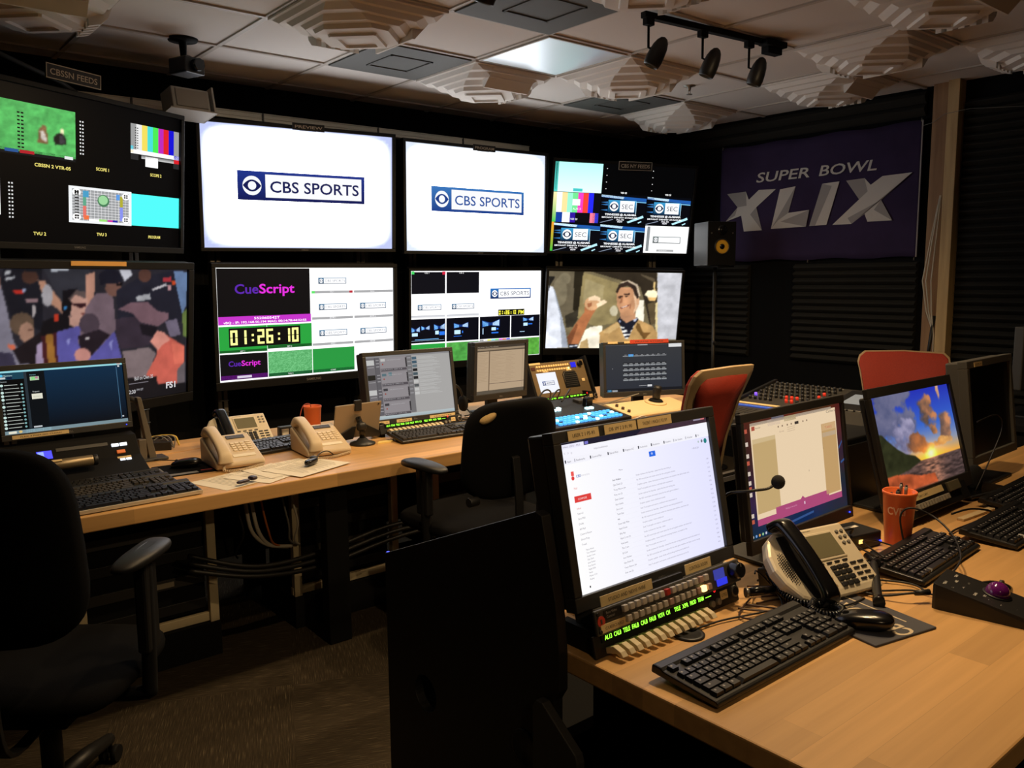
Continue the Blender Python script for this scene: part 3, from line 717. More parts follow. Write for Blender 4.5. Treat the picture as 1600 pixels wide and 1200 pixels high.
def tv(name, label, c, yaw, tilt, W, H, pic, bez=0.022, roll=0.0, mount=0.12, botbez=None, logo=None):
    bb = botbez or bez
    t = thing(name, label, 'television', c, 0)
    t.rotation_euler = (RZ(yaw) @ RX(-tilt) @ RY(roll)).to_euler()
    f = MB()
    f.box((0, 0.012, H / 2 + bez / 2), (W + 2 * bez, 0.03, bez)); f.box((0, 0.012, -H / 2 - bb / 2), (W + 2 * bez, 0.03, bb))
    for s in (-1, 1): f.box((s * (W / 2 + bez / 2), 0.012, 0), (bez, 0.03, H))
    f.build('bezel', M_TVB, t, 0.003)
    MB().box((0, 0.045, 0), (W + 2 * bez - 0.01, 0.035, H + bez + bb - 0.01)).box((0, 0.075, -0.02), (W * 0.7, 0.03, H * 0.6)).build('back_housing', M_BLKM, t, 0.005)
    pic.build('screen', t, T3(0, 0.012, 0))
    MB().box((0, 0.09 + mount / 2, -0.01), (0.22, mount, 0.16)).build('wall_mount', M_BLKM, t)
    if logo: MB().text(logo, bb * 0.32, T3(0, -0.0045, -H / 2 - bb * 0.62) @ RX(90), 'c', 0.01).build('logo', mat('dull_logo', (120, 118, 115), 0.4), t)
    return t
def white_screen(W, H, g, edge, seed):
    pc = Pic(W, H, 1.0); h, w = 40, 64
    y = np.linspace(-1, 1, h)[:, None]; x = np.linspace(-1, 1, w)[None]
    d = (np.clip(np.abs(x) ** 8 + np.abs(y) ** 9 + 0.16 * (vnoise(h, w, (3, 4), seed) - 0.55), 0, 1) ** 0.8)[..., None]
    pc.raster(np.ones((h, w, 3)) * (1 - d) + np.array(edge) / 255.0 * d, gain=g)
    return pc
TVG = 5.2
pc = white_screen(1.2, 0.708, TVG, (92, 97, 119), 3)
cbs(pc, 0.169, 0.365, 0.840, 0.605, (28, 52, 140), (14, 24, 84)); PV = pc
t1 = tv('television', 'large wall screen labelled PREVIEW showing a dark blue sports logo on white', (2.353, 4.813, 2.042), -5.9, -4.1, 1.2, 0.708, PV, roll=-0.3, logo='SAMSUNG', mount=0.11)
pc = white_screen(1.2, 0.708, TVG, (109, 114, 123), 5)
cbs(pc, 0.168, 0.385, 0.836, 0.622, (60, 120, 190), (30, 62, 138), (44, 84, 160), 0.008)
tv('television', 'large wall screen labelled PROGRAM showing a lighter blue sports logo on white', (3.664, 4.744, 2.036), -2.1, -1.6, 1.2, 0.708, pc, logo='SAMSUNG', mount=0.30)

# prompter multiview
pc = Pic(1.2, 0.675, 1.25)
pc.rect(0, 0, 1, 1, (255, 255, 255)); pc.L = 1
pc.rect(0.005, 0.006, 0.494, 0.425, (13, 12, 14)); pc.rect(0.005, 0.425, 0.497, 0.498, (182, 48, 186))
pc.text('Cue', 0.093, 0.225, 0.085, (84, 36, 158), bold=0.02, w=0.122); pc.text('Script', 0.219, 0.225, 0.085, (214, 44, 206), bold=0.02, w=0.189)
pc.L = 1
pc.text('552060542T', 0.187, 0.456, 0.022, (250, 235, 250), bold=0.02, w=0.137); pc.text('vBQ - IP: 192.168.50.194 MAC: 00:14:7B:44:32:55', 0.03, 0.488, 0.02, (250, 235, 250), bold=0.02, w=0.44)
pc.rect(0.005, 0.512, 0.499, 0.744, (38, 150, 58)); pc.L = 2
pc.rect(0.005, 0.722, 0.25, 0.745, (20, 84, 32)); pc.rect(0.254, 0.700, 0.499, 0.728, (20, 84, 32))
pc.rect(0.2515, 0.512, 0.2535, 0.76, (230, 250, 235)); pc.rect(0.253, 0.728, 0.5, 0.755, (255, 255, 255)); 
pc.text('SRT 1', 0.11, 0.742, 0.014, (240, 240, 240)); pc.text('SRT 2', 0.36, 0.722, 0.014, (240, 240, 240))
rg = np.random.RandomState(2); A = np.ones((30, 44, 3)) * np.array((92, 168, 106)) / 255.0; A += (rg.rand(30, 44, 1) - 0.5) * 0.16
pc.raster(A, 0.255, 0.757, 0.499, 0.955); pc.rect(0.255, 0.955, 0.499, 0.985, (24, 84, 44)); pc.text('TXU 2', 0.36, 0.977, 0.014, (240, 240, 240))
pc.rect(0.006, 0.757, 0.251, 0.985, (14, 13, 16)); pc.rect(0.006, 0.945, 0.251, 0.985, (84, 18, 104)); pc.text('Cue', 0.048, 0.865, 0.048, (84, 36, 158), bold=0.02, w=0.064); pc.text('Script', 0.114, 0.865, 0.048, (214, 44, 206), bold=0.02, w=0.099)
pc.L = 4; pc.rect(0.09, 0.953, 0.165, 0.975, (200, 190, 210)); pc.L = 2
pc.rect(0.502, 0.757, 0.75, 0.985, (38, 140, 60)); pc.rect(0.502, 0.955, 0.75, 0.985, (14, 64, 34)); pc.text('COMP', 0.605, 0.977, 0.014, (240, 240, 240))
for v in (0.215, 0.46, 0.705):
    for u0, u1 in ((0.503, 0.745), (0.753, 0.998)): pc.rect(u0, v, u1, v + 0.023, (158, 158, 160))
pc.L = 3; pc.rect(0.503, 0.215, 0.522, 0.238, (90, 210, 100)); pc.rect(0.725, 0.215, 0.745, 0.238, (170, 40, 52))
for u, v, tx in ((0.61, 0.232, 'CG 1'), (0.855, 0.232, 'CG 2'), (0.605, 0.477, 'SKYPE 1'), (0.85, 0.477, 'SKYPE 2'), (0.61, 0.722, 'DDR 1'), (0.85, 0.722, 'METER')): pc.text(tx, u, v, 0.014, (245, 245, 248))
pc.L = 2
for u, v in ((0.543, 0.092), (0.543, 0.337), (0.543, 0.583), (0.789, 0.337), (0.789, 0.583)): cbs(pc, u, v, u + 0.165, v + 0.058, (80, 120, 150), (70, 82, 100), (112, 116, 126), 0.0)
pc.L = 4; pc.rect(0.055, 0.528, 0.434, 0.698, (12, 12, 10)); pc.L = 5
def seg7(pc, u, v, w, h, segs, c, th=0.024, asp=None):
    tw = th * pc.H / pc.W; m = v + h / 2
    Rr = {'a': (u, v, u + w, v + th), 'g': (u, m - th / 2, u + w, m + th / 2), 'd': (u, v + h - th, u + w, v + h), 'f': (u, v + 0.004, u + tw, m - 0.003), 'b': (u + w - tw, v + 0.004, u + w, m - 0.003), 'e': (u, m + 0.003, u + tw, v + h - 0.004), 'c': (u + w - tw, m + 0.003, u + w, v + h - 0.004)}
    for s in segs: pc.rect(*Rr[s], c)
DG = {'0': 'abcdef', '1': 'bc', '2': 'abged', '6': 'afgedc'}
def clock(pc, u0, u1, v, h, tx, c, th):
    slot = (u1 - u0) / len(tx)
    for i, ch in enumerate(tx):
        u = u0 + i * slot
        if ch == ':':
            for q in (0.3, 0.65): pc.rect(u + slot * 0.35, v + h * q, u + slot * 0.35 + th * pc.H / pc.W, v + h * q + th, c)
        elif ch in DG: seg7(pc, u, v, slot * 0.78, h, DG[ch], c, th)
clock(pc, 0.062, 0.434, 0.546, 0.132, '01:26:10', (248, 246, 150), 0.020)
tv('television', 'lower wall screen with teleprompter multiview and a yellow digital clock on green', (2.393, 4.844, 1.231), 0, -2.1, 1.2, 0.675, pc, bez=0.026, botbez=0.05, logo='SAMSUNG', mount=0.095)

# camera multiview
pc = Pic(1.18, 0.664, 1.25); pc.rect(0, 0, 1, 1, (253, 253, 255)); pc.L = 1
for u0, u1 in ((0.008, 0.246), (0.256, 0.499)): pc.rect(u0, 0.012, u1, 0.245, (14, 14, 20))
pc.L = 2; pc.rect(0.008, 0.004, 0.028, 0.036, (60, 200, 90)); pc.rect(0.226, 0.006, 0.248, 0.04, (200, 30, 60)); pc.text('CG 1', 0.10, 0.03, 0.02, (240, 240, 240)); pc.text('CG 2', 0.35, 0.03, 0.02, (240, 240, 240)); pc.L = 1
for u0 in (0.002, 0.256): pc.rect(u0, 0.478, u0 + 0.243, 0.503, (176, 178, 184), (215, 216, 220))
cbs(pc, 0.588, 0.200, 0.917, 0.318, (44, 110, 180), (22, 36, 84), (60, 66, 84), 0.0)
for u in (0.05, 0.295): cbs(pc, u, 0.362, u + 0.168, 0.422, (80, 120, 150), (70, 82, 100), (112, 116, 126), 0.0)
pc.L = 2; pc.rect(0.652, 0.444, 0.866, 0.514, (16, 18, 8)); pc.L = 3; clock(pc, 0.657, 0.80, 0.456, 0.047, '01:26:10', (238, 232, 70), 0.011)
pc.text('PM', 0.815, 0.503, 0.046, (238, 232, 70), bold=0.02, w=0.045); pc.L = 1
BL = ((120, 190, 255), (40, 110, 220), (190, 225, 255), (18, 50, 120))
for u0, u1 in ((0.004, 0.247), (0.256, 0.499), (0.508, 0.75), (0.758, 0.998)): pc.rect(u0, 0.518, u1, 0.775, (8, 9, 18))
pc.L = 2
def wing(pc, u, v, w, h):
    pc.poly([(u, v), (u + w * 0.45, v + h * 0.35), (u + w * 0.55, v + h * 0.35), (u + w, v - h * 0.1), (u + w, v + h), (u + w * 0.55, v + h * 0.75), (u + w * 0.45, v + h * 0.75), (u, v + h)], BL[3])
    pc.poly([(u + w * 0.02, v + h * 0.1), (u + w * 0.35, v + h * 0.4), (u + w * 0.35, v + h * 0.8), (u + w * 0.04, v + h * 0.9)], BL[0]); pc.poly([(u + w * 0.6, v + h * 0.4), (u + w * 0.97, v), (u + w * 0.97, v + h * 0.85), (u + w * 0.6, v + h * 0.75)], BL[2])
for u, v, w, h in ((0.006, 0.60, 0.06, 0.06), (0.075, 0.59, 0.06, 0.05), (0.165, 0.575, 0.08, 0.07), (0.31, 0.575, 0.11, 0.06), (0.525, 0.56, 0.14, 0.08), (0.855, 0.545, 0.09, 0.05)): wing(pc, u, v, w, h)
for u0, v0, u1, v1, c in ((0.01, 0.665, 0.05, 0.70, 2), (0.175, 0.65, 0.20, 0.69, 2), (0.205, 0.66, 0.243, 0.70, 1), (0.315, 0.655, 0.36, 0.70, 2), (0.372, 0.665, 0.38, 0.69, 1), (0.53, 0.65, 0.536, 0.72, 2), (0.60, 0.645, 0.635, 0.68, 2), (0.64, 0.655, 0.655, 0.672, 1), (0.60, 0.70, 0.655, 0.715, 1), (0.86, 0.61, 0.895, 0.645, 2), (0.90, 0.62, 0.935, 0.632, 1), (0.03, 0.735, 0.20, 0.74, 0), (0.006, 0.75, 0.24, 0.752, 2), (0.31, 0.72, 0.37, 0.726, 1), (0.83, 0.71, 0.87, 0.715, 2)): pc.rect(u0, v0, u1, v1, BL[c])
pc.L = 1
A = np.ones((24, 40, 3)) * np.array((74, 150, 66)) / 255.0 * (0.75 + 0.5 * vnoise(24, 40, (5, 8), 4)[..., None])
pc.rect(0.004, 0.79, 0.247, 1, (40, 150, 60)); pc.raster(A, 0.256, 0.79, 0.499, 1); pc.raster(A * np.array((1.15, 1.05, 0.9)), 0.758, 0.79, 0.998, 0.995)
pc.rect(0.508, 0.78, 0.75, 1, (190, 190, 190))
for i, c in enumerate(((150, 150, 150), (250, 250, 250), (250, 250, 20), (60, 230, 250), (60, 230, 90), (230, 40, 230), (240, 40, 40), (40, 30, 230))): pc.rect(0.508 + i * 0.0302, 0.78, 0.508 + (i + 1) * 0.0302, 1, c)
tv('television', 'lower wall screen with camera multiview, small yellow clock and blue studio thumbnails', (3.823, 4.974, 1.216), -3, -2.3, 1.18, 0.664, pc, bez=0.018, mount=0.05, botbez=0.05, logo='SAMSUNG')

# New York feeds
pc = Pic(1.2, 0.675, 1.25); pc.rect(0, 0, 1, 1, (4, 4, 5)); pc.L = 1
pc.rect(0.0, 0.006, 0.332, 0.333, (176, 250, 240), (220, 255, 250)); pc.L = 2; pc.rect(0.0, 0.006, 0.028, 0.333, (60, 150, 140), (80, 200, 190)); pc.rect(0.012, 0.02, 0.018, 0.31, (20, 80, 80)); pc.rect(0.135, 0.29, 0.20, 0.325, (70, 190, 190)); pc.L = 1
for i, c in enumerate(((250, 250, 250), (244, 216, 150), (150, 232, 200), (110, 220, 140), (232, 60, 190), (232, 64, 50), (36, 40, 232))): pc.rect(0.028 + i * 0.0365, 0.338, 0.028 + (i + 1) * 0.0365, 0.56, c)
pc.rect(0, 0.338, 0.028, 0.672, (244, 226, 170), (60, 190, 80)); pc.rect(0.284, 0.34, 0.333, 0.672, (12, 12, 18))
pc.L = 2; pc.rect(0.137, 0.41, 0.19, 0.48, (235, 250, 240)); pc.text('AUX 3', 0.142, 0.53, 0.025, (250, 250, 250)); pc.L = 1
for u0, u1, c in ((0.028, 0.072, (20, 60, 150)), (0.072, 0.125, (250, 250, 250)), (0.125, 0.162, (48, 20, 150)), (0.162, 0.265, (10, 10, 16)), (0.265, 0.30, (240, 120, 150)), (0.30, 0.325, (60, 60, 220))): pc.rect(u0, 0.56, u1, 0.672, c)
pc.L = 2; pc.text('VID 20', 0.13, 0.645, 0.022, (250, 250, 250)); pc.rect(0.0, 0.672, 0.02, 1.0, (230, 150, 40), (50, 180, 60)); pc.L = 1
def sec(pc, u, v, w, h):
    pc.rect(u, v, u + w, v + h, (7, 8, 14)); pc.L += 1
    pc.poly([(u, v + h * 0.03), (u + w, v + h * 0.10), (u + w, v + h * 0.22), (u, v + h * 0.10)], (30, 84, 160)); pc.poly([(u, v + h * 0.02), (u + w * 0.5, v + h * 0.07), (u + w * 0.48, v + h * 0.15), (u, v + h * 0.09)], (214, 244, 252)); pc.poly([(u + w * 0.55, v + h * 0.2), (u + w, v + h * 0.23), (u + w, v + h * 0.26), (u + w * 0.55, v + h * 0.23)], (120, 190, 230))
    pc.rect(u + w * 0.16, v + h * 0.19, u + w * 0.78, v + h * 0.64, (60, 150, 200), (12, 22, 50)); pc.rect(u + w * 0.775, v + h * 0.22, u + w * 0.79, v + h * 0.66, (170, 205, 225))
    for q in (0.28, 0.36, 0.55): pc.poly([(u, v + h * q), (u + w * 0.15, v + h * (q - 0.03)), (u + w * 0.15, v + h * (q + 0.03))], (50, 110, 170))
    eye(pc, u + w * 0.29, v + h * 0.41, h * 0.17, (40, 46, 70), pc.H / pc.W)
    pc.L += 1; pc.rect(u + w * 0.42, v + h * 0.21, u + w * 0.74, v + h * 0.60, (246, 248, 250)); pc.text('SEC', u + w * 0.46, v + h * 0.49, h * 0.17, (70, 74, 84), w=w * 0.25); pc.L -= 1
    pc.text('TENNESSEE @ ALABAMA', u + w * 0.10, v + h * 0.73, h * 0.07, (244, 246, 250), bold=0.03, w=w * 0.70); pc.text('BRYANT DENNY STADIUM', u + w * 0.04, v + h * 0.825, h * 0.05, (244, 246, 250), bold=0.03, w=w * 0.78); pc.text('ALL IN', u + w * 0.36, v + h * 0.90, h * 0.05, (240, 240, 246), bold=0.03, w=w * 0.17); pc.text('NOW', u + w * 0.39, v + h * 0.97, h * 0.05, (240, 240, 246), bold=0.03, w=w * 0.11)
    pc.poly([(u + w * 0.60, v + h * 0.94), (u + w * 0.95, v + h * 0.70), (u + w * 0.97, v + h * 0.78), (u + w * 0.63, v + h * 0.99)], (176, 224, 238)); pc.poly([(u + w * 0.84, v + h * 0.96), (u + w * 0.92, v + h * 0.90), (u + w * 0.93, v + h * 0.93), (u + w * 0.86, v + h * 0.99)], (176, 224, 238)); pc.poly([(u, v + h * 0.99), (u + w * 0.28, v + h * 0.86), (u + w * 0.30, v + h * 0.88), (u + w * 0.03, v + h * 0.995)], (130, 140, 160)); pc.L -= 1
for u, v in ((0.337, 0.340), (0.668, 0.345), (0.02, 0.676), (0.345, 0.678)): sec(pc, u, v, 0.325, 0.325)
pc.rect(0.672, 0.682, 1.0, 1.0, (252, 252, 253)); pc.L = 2; pc.rect(0.688, 0.69, 0.71, 0.98, (130, 134, 136)); cbs(pc, 0.735, 0.805, 0.945, 0.885, (120, 130, 130), (100, 104, 104), (205, 205, 205), -0.004); pc.rect(0.77, 0.96, 0.90, 0.985, (160, 160, 160)); pc.text('CBS PROGRAM', 0.785, 0.978, 0.012, (240, 240, 240))
for u, n0 in ((0.36, 4), (0.69, 4)):
    for i in range(n0): pc.rect(u, 0.05 + i * 0.075, u + 0.006, 0.058 + i * 0.075, (225, 225, 225))
for u in (0.47, 0.795): pc.text('VID 20', u, 0.327, 0.02, (244, 244, 244), bold=0.02)
tv('television', 'angled upper right wall screen with pale cyan tile, colour bars and conference logo tiles', (4.95, 4.559, 2.022), -21.8, -8.4, 1.2, 0.675, pc, roll=1.1, logo='SAMSUNG', mount=0.17)

# film clip screen
pc = Pic(1.1, 0.619, 1.1); pc.raster(painted(COATMAN, 110, 196, (116, 104, 76), 6, 1, 0.16)); pc.L = 1
pc.rect(0.0, 1.0, 1.0, 1.02, (6, 6, 7)); pc.text('ALCS', 0.064, 1.028, 0.026, (240, 240, 244), bold=0.03, w=0.047)
pc.rect(0.115, 1.045, 0.98, 1.05, (90, 100, 120))
tv('television', 'angled wall screen showing a man in a tan coat with raised thumb', (4.911, 4.621, 1.225), -29.3, -8.5, 1.1, 0.619, pc, bez=0.022, roll=1.3, botbez=0.055, mount=0.13)

# left feeds screen, 4 x 2 grid of small pictures
pc = Pic(1.22, 0.65, 1.15); pc.rect(0, 0, 1, 1, (3, 3, 4)); pc.L = 1
field = painted([(120, 90, 60, '610,520 640,420 660,380 690,420 700,560 700,760 600,760'), (210, 200, 190, '625,520 660,500 690,640 690,720 640,700'), (30, 28, 26, '760,620 800,520 850,480 890,560 900,720 780,760'), (235, 225, 180, '830,480 850,380 870,420 875,520'), (60, 56, 60, '820,560 870,540 890,700 830,720')], 46, 84, (84, 176, 92), 8, 1, 0.20)
pc.raster(field, 0.115, 0.105, 0.497, 0.42); pc.rect(0.115, 0.405, 0.497, 0.44, (18, 20, 22))
pc.L = 2
for u0, u1, c in ((0.15, 0.19, (210, 220, 230)), (0.22, 0.27, (40, 80, 140)), (0.275, 0.33, (170, 30, 40)), (0.45, 0.485, (220, 225, 225))): pc.rect(u0, 0.408, u1, 0.428, c)
for i in range(10):
    pc.rect(0.268, 0.17 + i * 0.024, 0.278, 0.18 + i * 0.024, (14, 14, 14)); pc.rect(0.282, 0.17 + i * 0.024, 0.292, 0.18 + i * 0.024, (14, 14, 14))
pc.L = 1
for ub, vb in ((0.515, 0.155), (0.23, 0.62)):
    for i in range(10): pc.rect(ub, vb + i * 0.024, ub + 0.006, vb + 0.01 + i * 0.024, (215, 215, 215)); pc.rect(ub + 0.011, vb + i * 0.024, ub + 0.017, vb + 0.01 + i * 0.024, (215, 215, 215))
bars = ((150, 150, 150), (225, 225, 225), (232, 212, 90), (70, 212, 210), (70, 225, 80), (180, 40, 180), (215, 30, 40), (20, 16, 205), (150, 150, 150))
for i, c in enumerate(bars): pc.rect(0.747 + i * 0.0278, 0.10, 0.747 + (i + 1) * 0.0278, 0.285, c)
pc.rect(0.747, 0.285, 0.998, 0.315, (240, 240, 240)); pc.rect(0.80, 0.315, 0.97, 0.345, (20, 20, 20), (200, 200, 200)); pc.rect(0.97, 0.285, 0.998, 0.315, (30, 20, 190)); pc.rect(0.97, 0.315, 0.998, 0.345, (210, 30, 40)); pc.rect(0.747, 0.26, 0.76, 0.29, (80, 200, 220)); pc.rect(0.747, 0.29, 0.76, 0.31, (230, 200, 70))
pc.rect(0.747, 0.315, 0.785, 0.36, (40, 40, 42)); pc.rect(0.967, 0.345, 0.998, 0.385, (40, 40, 42)); pc.rect(0.82, 0.325, 0.885, 0.40, (250, 250, 250))
pc.L = 2
for i in range(9): pc.rect(0.768, 0.125 + i * 0.018, 0.774, 0.132 + i * 0.018, (12, 12, 12)); pc.rect(0.778, 0.125 + i * 0.018, 0.784, 0.132 + i * 0.018, (12, 12, 12))
pc.L = 1
def card(u, v, w, h):
    pc.rect(u, v, u + w, v + h, (232, 234, 236)); pc.L += 1
    pc.rect(u + w * 0.05, v + h * 0.07, u + w * 0.95, v + h * 0.93, (150, 152, 154)); pc.L += 1
    for i in range(1, 16): pc.rect(u + w * (0.05 + 0.9 * i / 16) - 0.0006, v + h * 0.07, u + w * (0.05 + 0.9 * i / 16) + 0.0006, v + h * 0.93, (238, 238, 240))
    for i in range(1, 11): pc.rect(u + w * 0.05, v + h * (0.07 + 0.86 * i / 11) - 0.0012, u + w * 0.95, v + h * (0.07 + 0.86 * i / 11) + 0.0012, (238, 238, 240))
    pc.L += 1
    for c_, a, b2, c2, d2 in (((70, 150, 190), 0.21, 0.10, 0.30, 0.28), ((90, 160, 130), 0.21, 0.28, 0.26, 0.52), ((220, 110, 100), 0.21, 0.52, 0.26, 0.85), ((230, 110, 60), 0.22, 0.78, 0.30, 0.90), ((90, 150, 220), 0.74, 0.12, 0.80, 0.28), ((170, 165, 50), 0.80, 0.16, 0.85, 0.48), ((130, 140, 230), 0.80, 0.48, 0.85, 0.88), ((245, 245, 245), 0.30, 0.87, 0.46, 0.93), ((150, 220, 110), 0.46, 0.87, 0.58, 0.93), ((200, 60, 160), 0.60, 0.87, 0.68, 0.93), ((40, 40, 160), 0.68, 0.87, 0.76, 0.93)): pc.rect(u + w * a, v + h * b2, u + w * c2, v + h * d2, c_)
    for cu in (0.115, 0.9):
        for cv in (0.16, 0.84): pc.ell(u + w * cu, v + h * cv, w * 0.065, h * 0.10, (245, 245, 245), 18)
    pc.L += 1
    for cu in (0.115, 0.9):
        for cv in (0.16, 0.84):
            for a in (-1, 1):
                for b2 in (-1, 1): pc.rect(u + w * cu + a * w * 0.018 - w * 0.013, v + h * cv + b2 * h * 0.03 - h * 0.022, u + w * cu + a * w * 0.018 + w * 0.013, v + h * cv + b2 * h * 0.03 + h * 0.022, (20, 20, 20))
    pc.ell(u + w * 0.53, v + h * 0.34, w * 0.095, h * 0.17, (70, 120, 84), 24); pc.L += 1; pc.ell(u + w * 0.525, v + h * 0.32, w * 0.075, h * 0.13, (150, 205, 150), 24); pc.L -= 5
    pc.L += 4
    for i in range(9): pc.rect(u + w * 0.085, v + h * (0.14 + i * 0.08), u + w * 0.15, v + h * (0.17 + i * 0.08), (16, 16, 16))
    pc.L -= 4
card(0.465, 0.60, 0.285, 0.25); card(-0.02 + 0.0, 0.58, 0.22, 0.25)
pc.rect(0.75, 0.61, 0.999, 0.845, (78, 248, 238))
for u, v, tx, w in ((0.33, 0.50, 'CBSSN 2 VTR-05', 0.145), (0.585, 0.475, 'SCOPE 1', 0.058), (0.845, 0.465, 'SCOPE 2', 0.058), (0.32, 0.95, 'TVU 2', 0.05), (0.585, 0.935, 'TVU 3', 0.045), (0.835, 0.935, 'PROGRAM', 0.062)): pc.text(tx, u, v, 0.022, (240, 225, 120), bold=0.02, w=w)
pc.rect(0.02, 0.42, 0.125, 0.455, (18, 20, 22))
tv('television', 'left upper wall screen, mostly black, with small feeds, test cards and a cyan field', (0.961, 4.204, 1.99), 27, -5, 1.22, 0.65, pc, botbez=0.03, logo='SAMSUNG', mount=0.045)

# football crowd screen
pc = Pic(1.11, 0.624, 0.78); pc.raster(painted(CROWD, 120, 212, (44, 42, 50), 9, 1, 0.14)); pc.L = 1
for u0, u1 in ((0.0, 0.6),): pc.rect(u0, 0.9, u1, 1.0, (26, 24, 30))
pc.text('Ball on Own 35', 0.705, 0.845, 0.03, (235, 232, 235), w=0.10); pc.rect(0.675, 0.865, 0.78, 0.872, (120, 116, 124)); pc.text('2:30', 0.675, 0.945, 0.03, (235, 232, 235), bold=0.01, w=0.035); pc.text('PM ET', 0.716, 0.93, 0.018, (200, 198, 205)); pc.text('FS1', 0.88, 0.945, 0.05, (245, 243, 246), bold=0.03, w=0.055)
fs = tv('television', 'lower left wall screen showing a football crowd and a coach in headphones', (0.945, 4.053, 1.24), 27, -5, 1.11, 0.624, pc, bez=0.035, botbez=0.05, mount=0.17)
tp = MB().box((0.02, -0.006, 0.337), (0.29, 0.004, 0.020)).build('sticky_label', mat('amber_label', (226, 172, 92), 0.7), fs)
# plates above the screens
def sign(name, label, txt, c, yaw, tilt, w, h, frame=True, wht=(150, 142, 130)):
    s = thing(name, label, 'sign', c, 0); s.rotation_euler = (RZ(yaw) @ RX(-tilt)).to_euler()
    MB().box((0, 0.004, 0), (w, 0.008, h)).build('plate', mat('engraved_black_plate', (16, 13, 13), 0.6), s, 0.001)
    ink = mat('sign_ink_%d' % wht[0], wht, 0.6)
    MB().text(txt, h * 0.42, T3(0, -0.0008, -h * 0.21) @ RX(90), 'c', 0.012, w=w * 0.86).build('lettering', ink, s)
    if frame:
        f = MB()
        for q in (-1, 1): f.box((0, -0.0006, q * (h / 2 - 0.002)), (w, 0.0016, 0.0035)); f.box((q * (w / 2 - 0.002), -0.0006, 0), (0.0035, 0.0016, h))
        f.build('border', ink, s)
    MB().box((0, 0.014, -h * 0.3), (w * 0.5, 0.014, h * 0.4)).build('clip', M_BLKM, s)
    return s
sign('name_plate', 'black name plate with pale border above the left upper wall screen', 'CBSSN FEEDS', (0.952, 4.115, 2.385), 27, -5, 0.275, 0.062, True, (190, 176, 158))
sign('name_plate', 'small black name plate reading PREVIEW', 'PREVIEW', (2.38, 4.765, 2.408), -6, -4, 0.20, 0.042, False, (190, 178, 160))
sign('name_plate', 'small black name plate reading PROGRAM', 'PROGRAM', (3.68, 4.705, 2.393), -2, -2, 0.19, 0.042, False, (190, 178, 160))
sign('name_plate', 'small framed black name plate above the angled upper right screen', 'CBS NY FEEDS', (4.98, 4.47, 2.345), -21.8, -8, 0.285, 0.066, True, (196, 190, 182))
# the frame carrying the screens: uprights behind and below the screens
def rack(label, pts, d, back):
    (xa, ya, _), (xb, yb, _) = pts[0], pts[-1]; L = math.hypot(xb - xa, yb - ya); ang = math.degrees(math.atan2(yb - ya, xb - xa))
    r = thing('screen_stand', label, 'stand', ((xa + xb) / 2, (ya + yb) / 2, 0), R(ang), 'steel screen stands'); z1 = pts[0][2]
    for s in (-1, 1):
        for q in (-0.018, 0.018): MB().box((s * L / 2 + q, 0, z1 / 2), (0.026, 0.05, z1)).build('upright', M_POST, r, 0.002)
        for i in range(6): MB().cyl((s * L / 2 - 0.034, -0.026, 0.55 + i * 0.07), (s * L / 2 + 0.034, -0.026, 0.55 + i * 0.07), 0.0035, n=6).build('bolt', M_ALU, r)
    for z in d: MB().box((0, 0, z), (L, 0.048, 0.04)).build('crossbar', M_POST, r)
    MB().box((0, 0, 0.02), (L + 0.3, 0.05, 0.04)).build('foot', M_BLKM, r)
    return r
rack('grey steel stand under the prompter screen with uprights showing above the desk', [(1.87, 5.06, 2.2), (2.86, 5.06, 2.2)], (1.23, 2.05), 0)
rack('grey steel stand behind the crowd screen', [(0.59, 4.20, 2.1), (1.25, 4.54, 2.1)], (1.24, 1.99), 0)
rack('grey steel stand behind the camera multiview screen', [(3.35, 5.17, 2.2), (4.20, 5.17, 2.2)], (1.23, 2.05), 0)
rack('grey steel stand behind the angled right screens', [(4.68, 5.03, 2.1), (5.42, 4.68, 2.1)], (1.23, 2.0), 0)
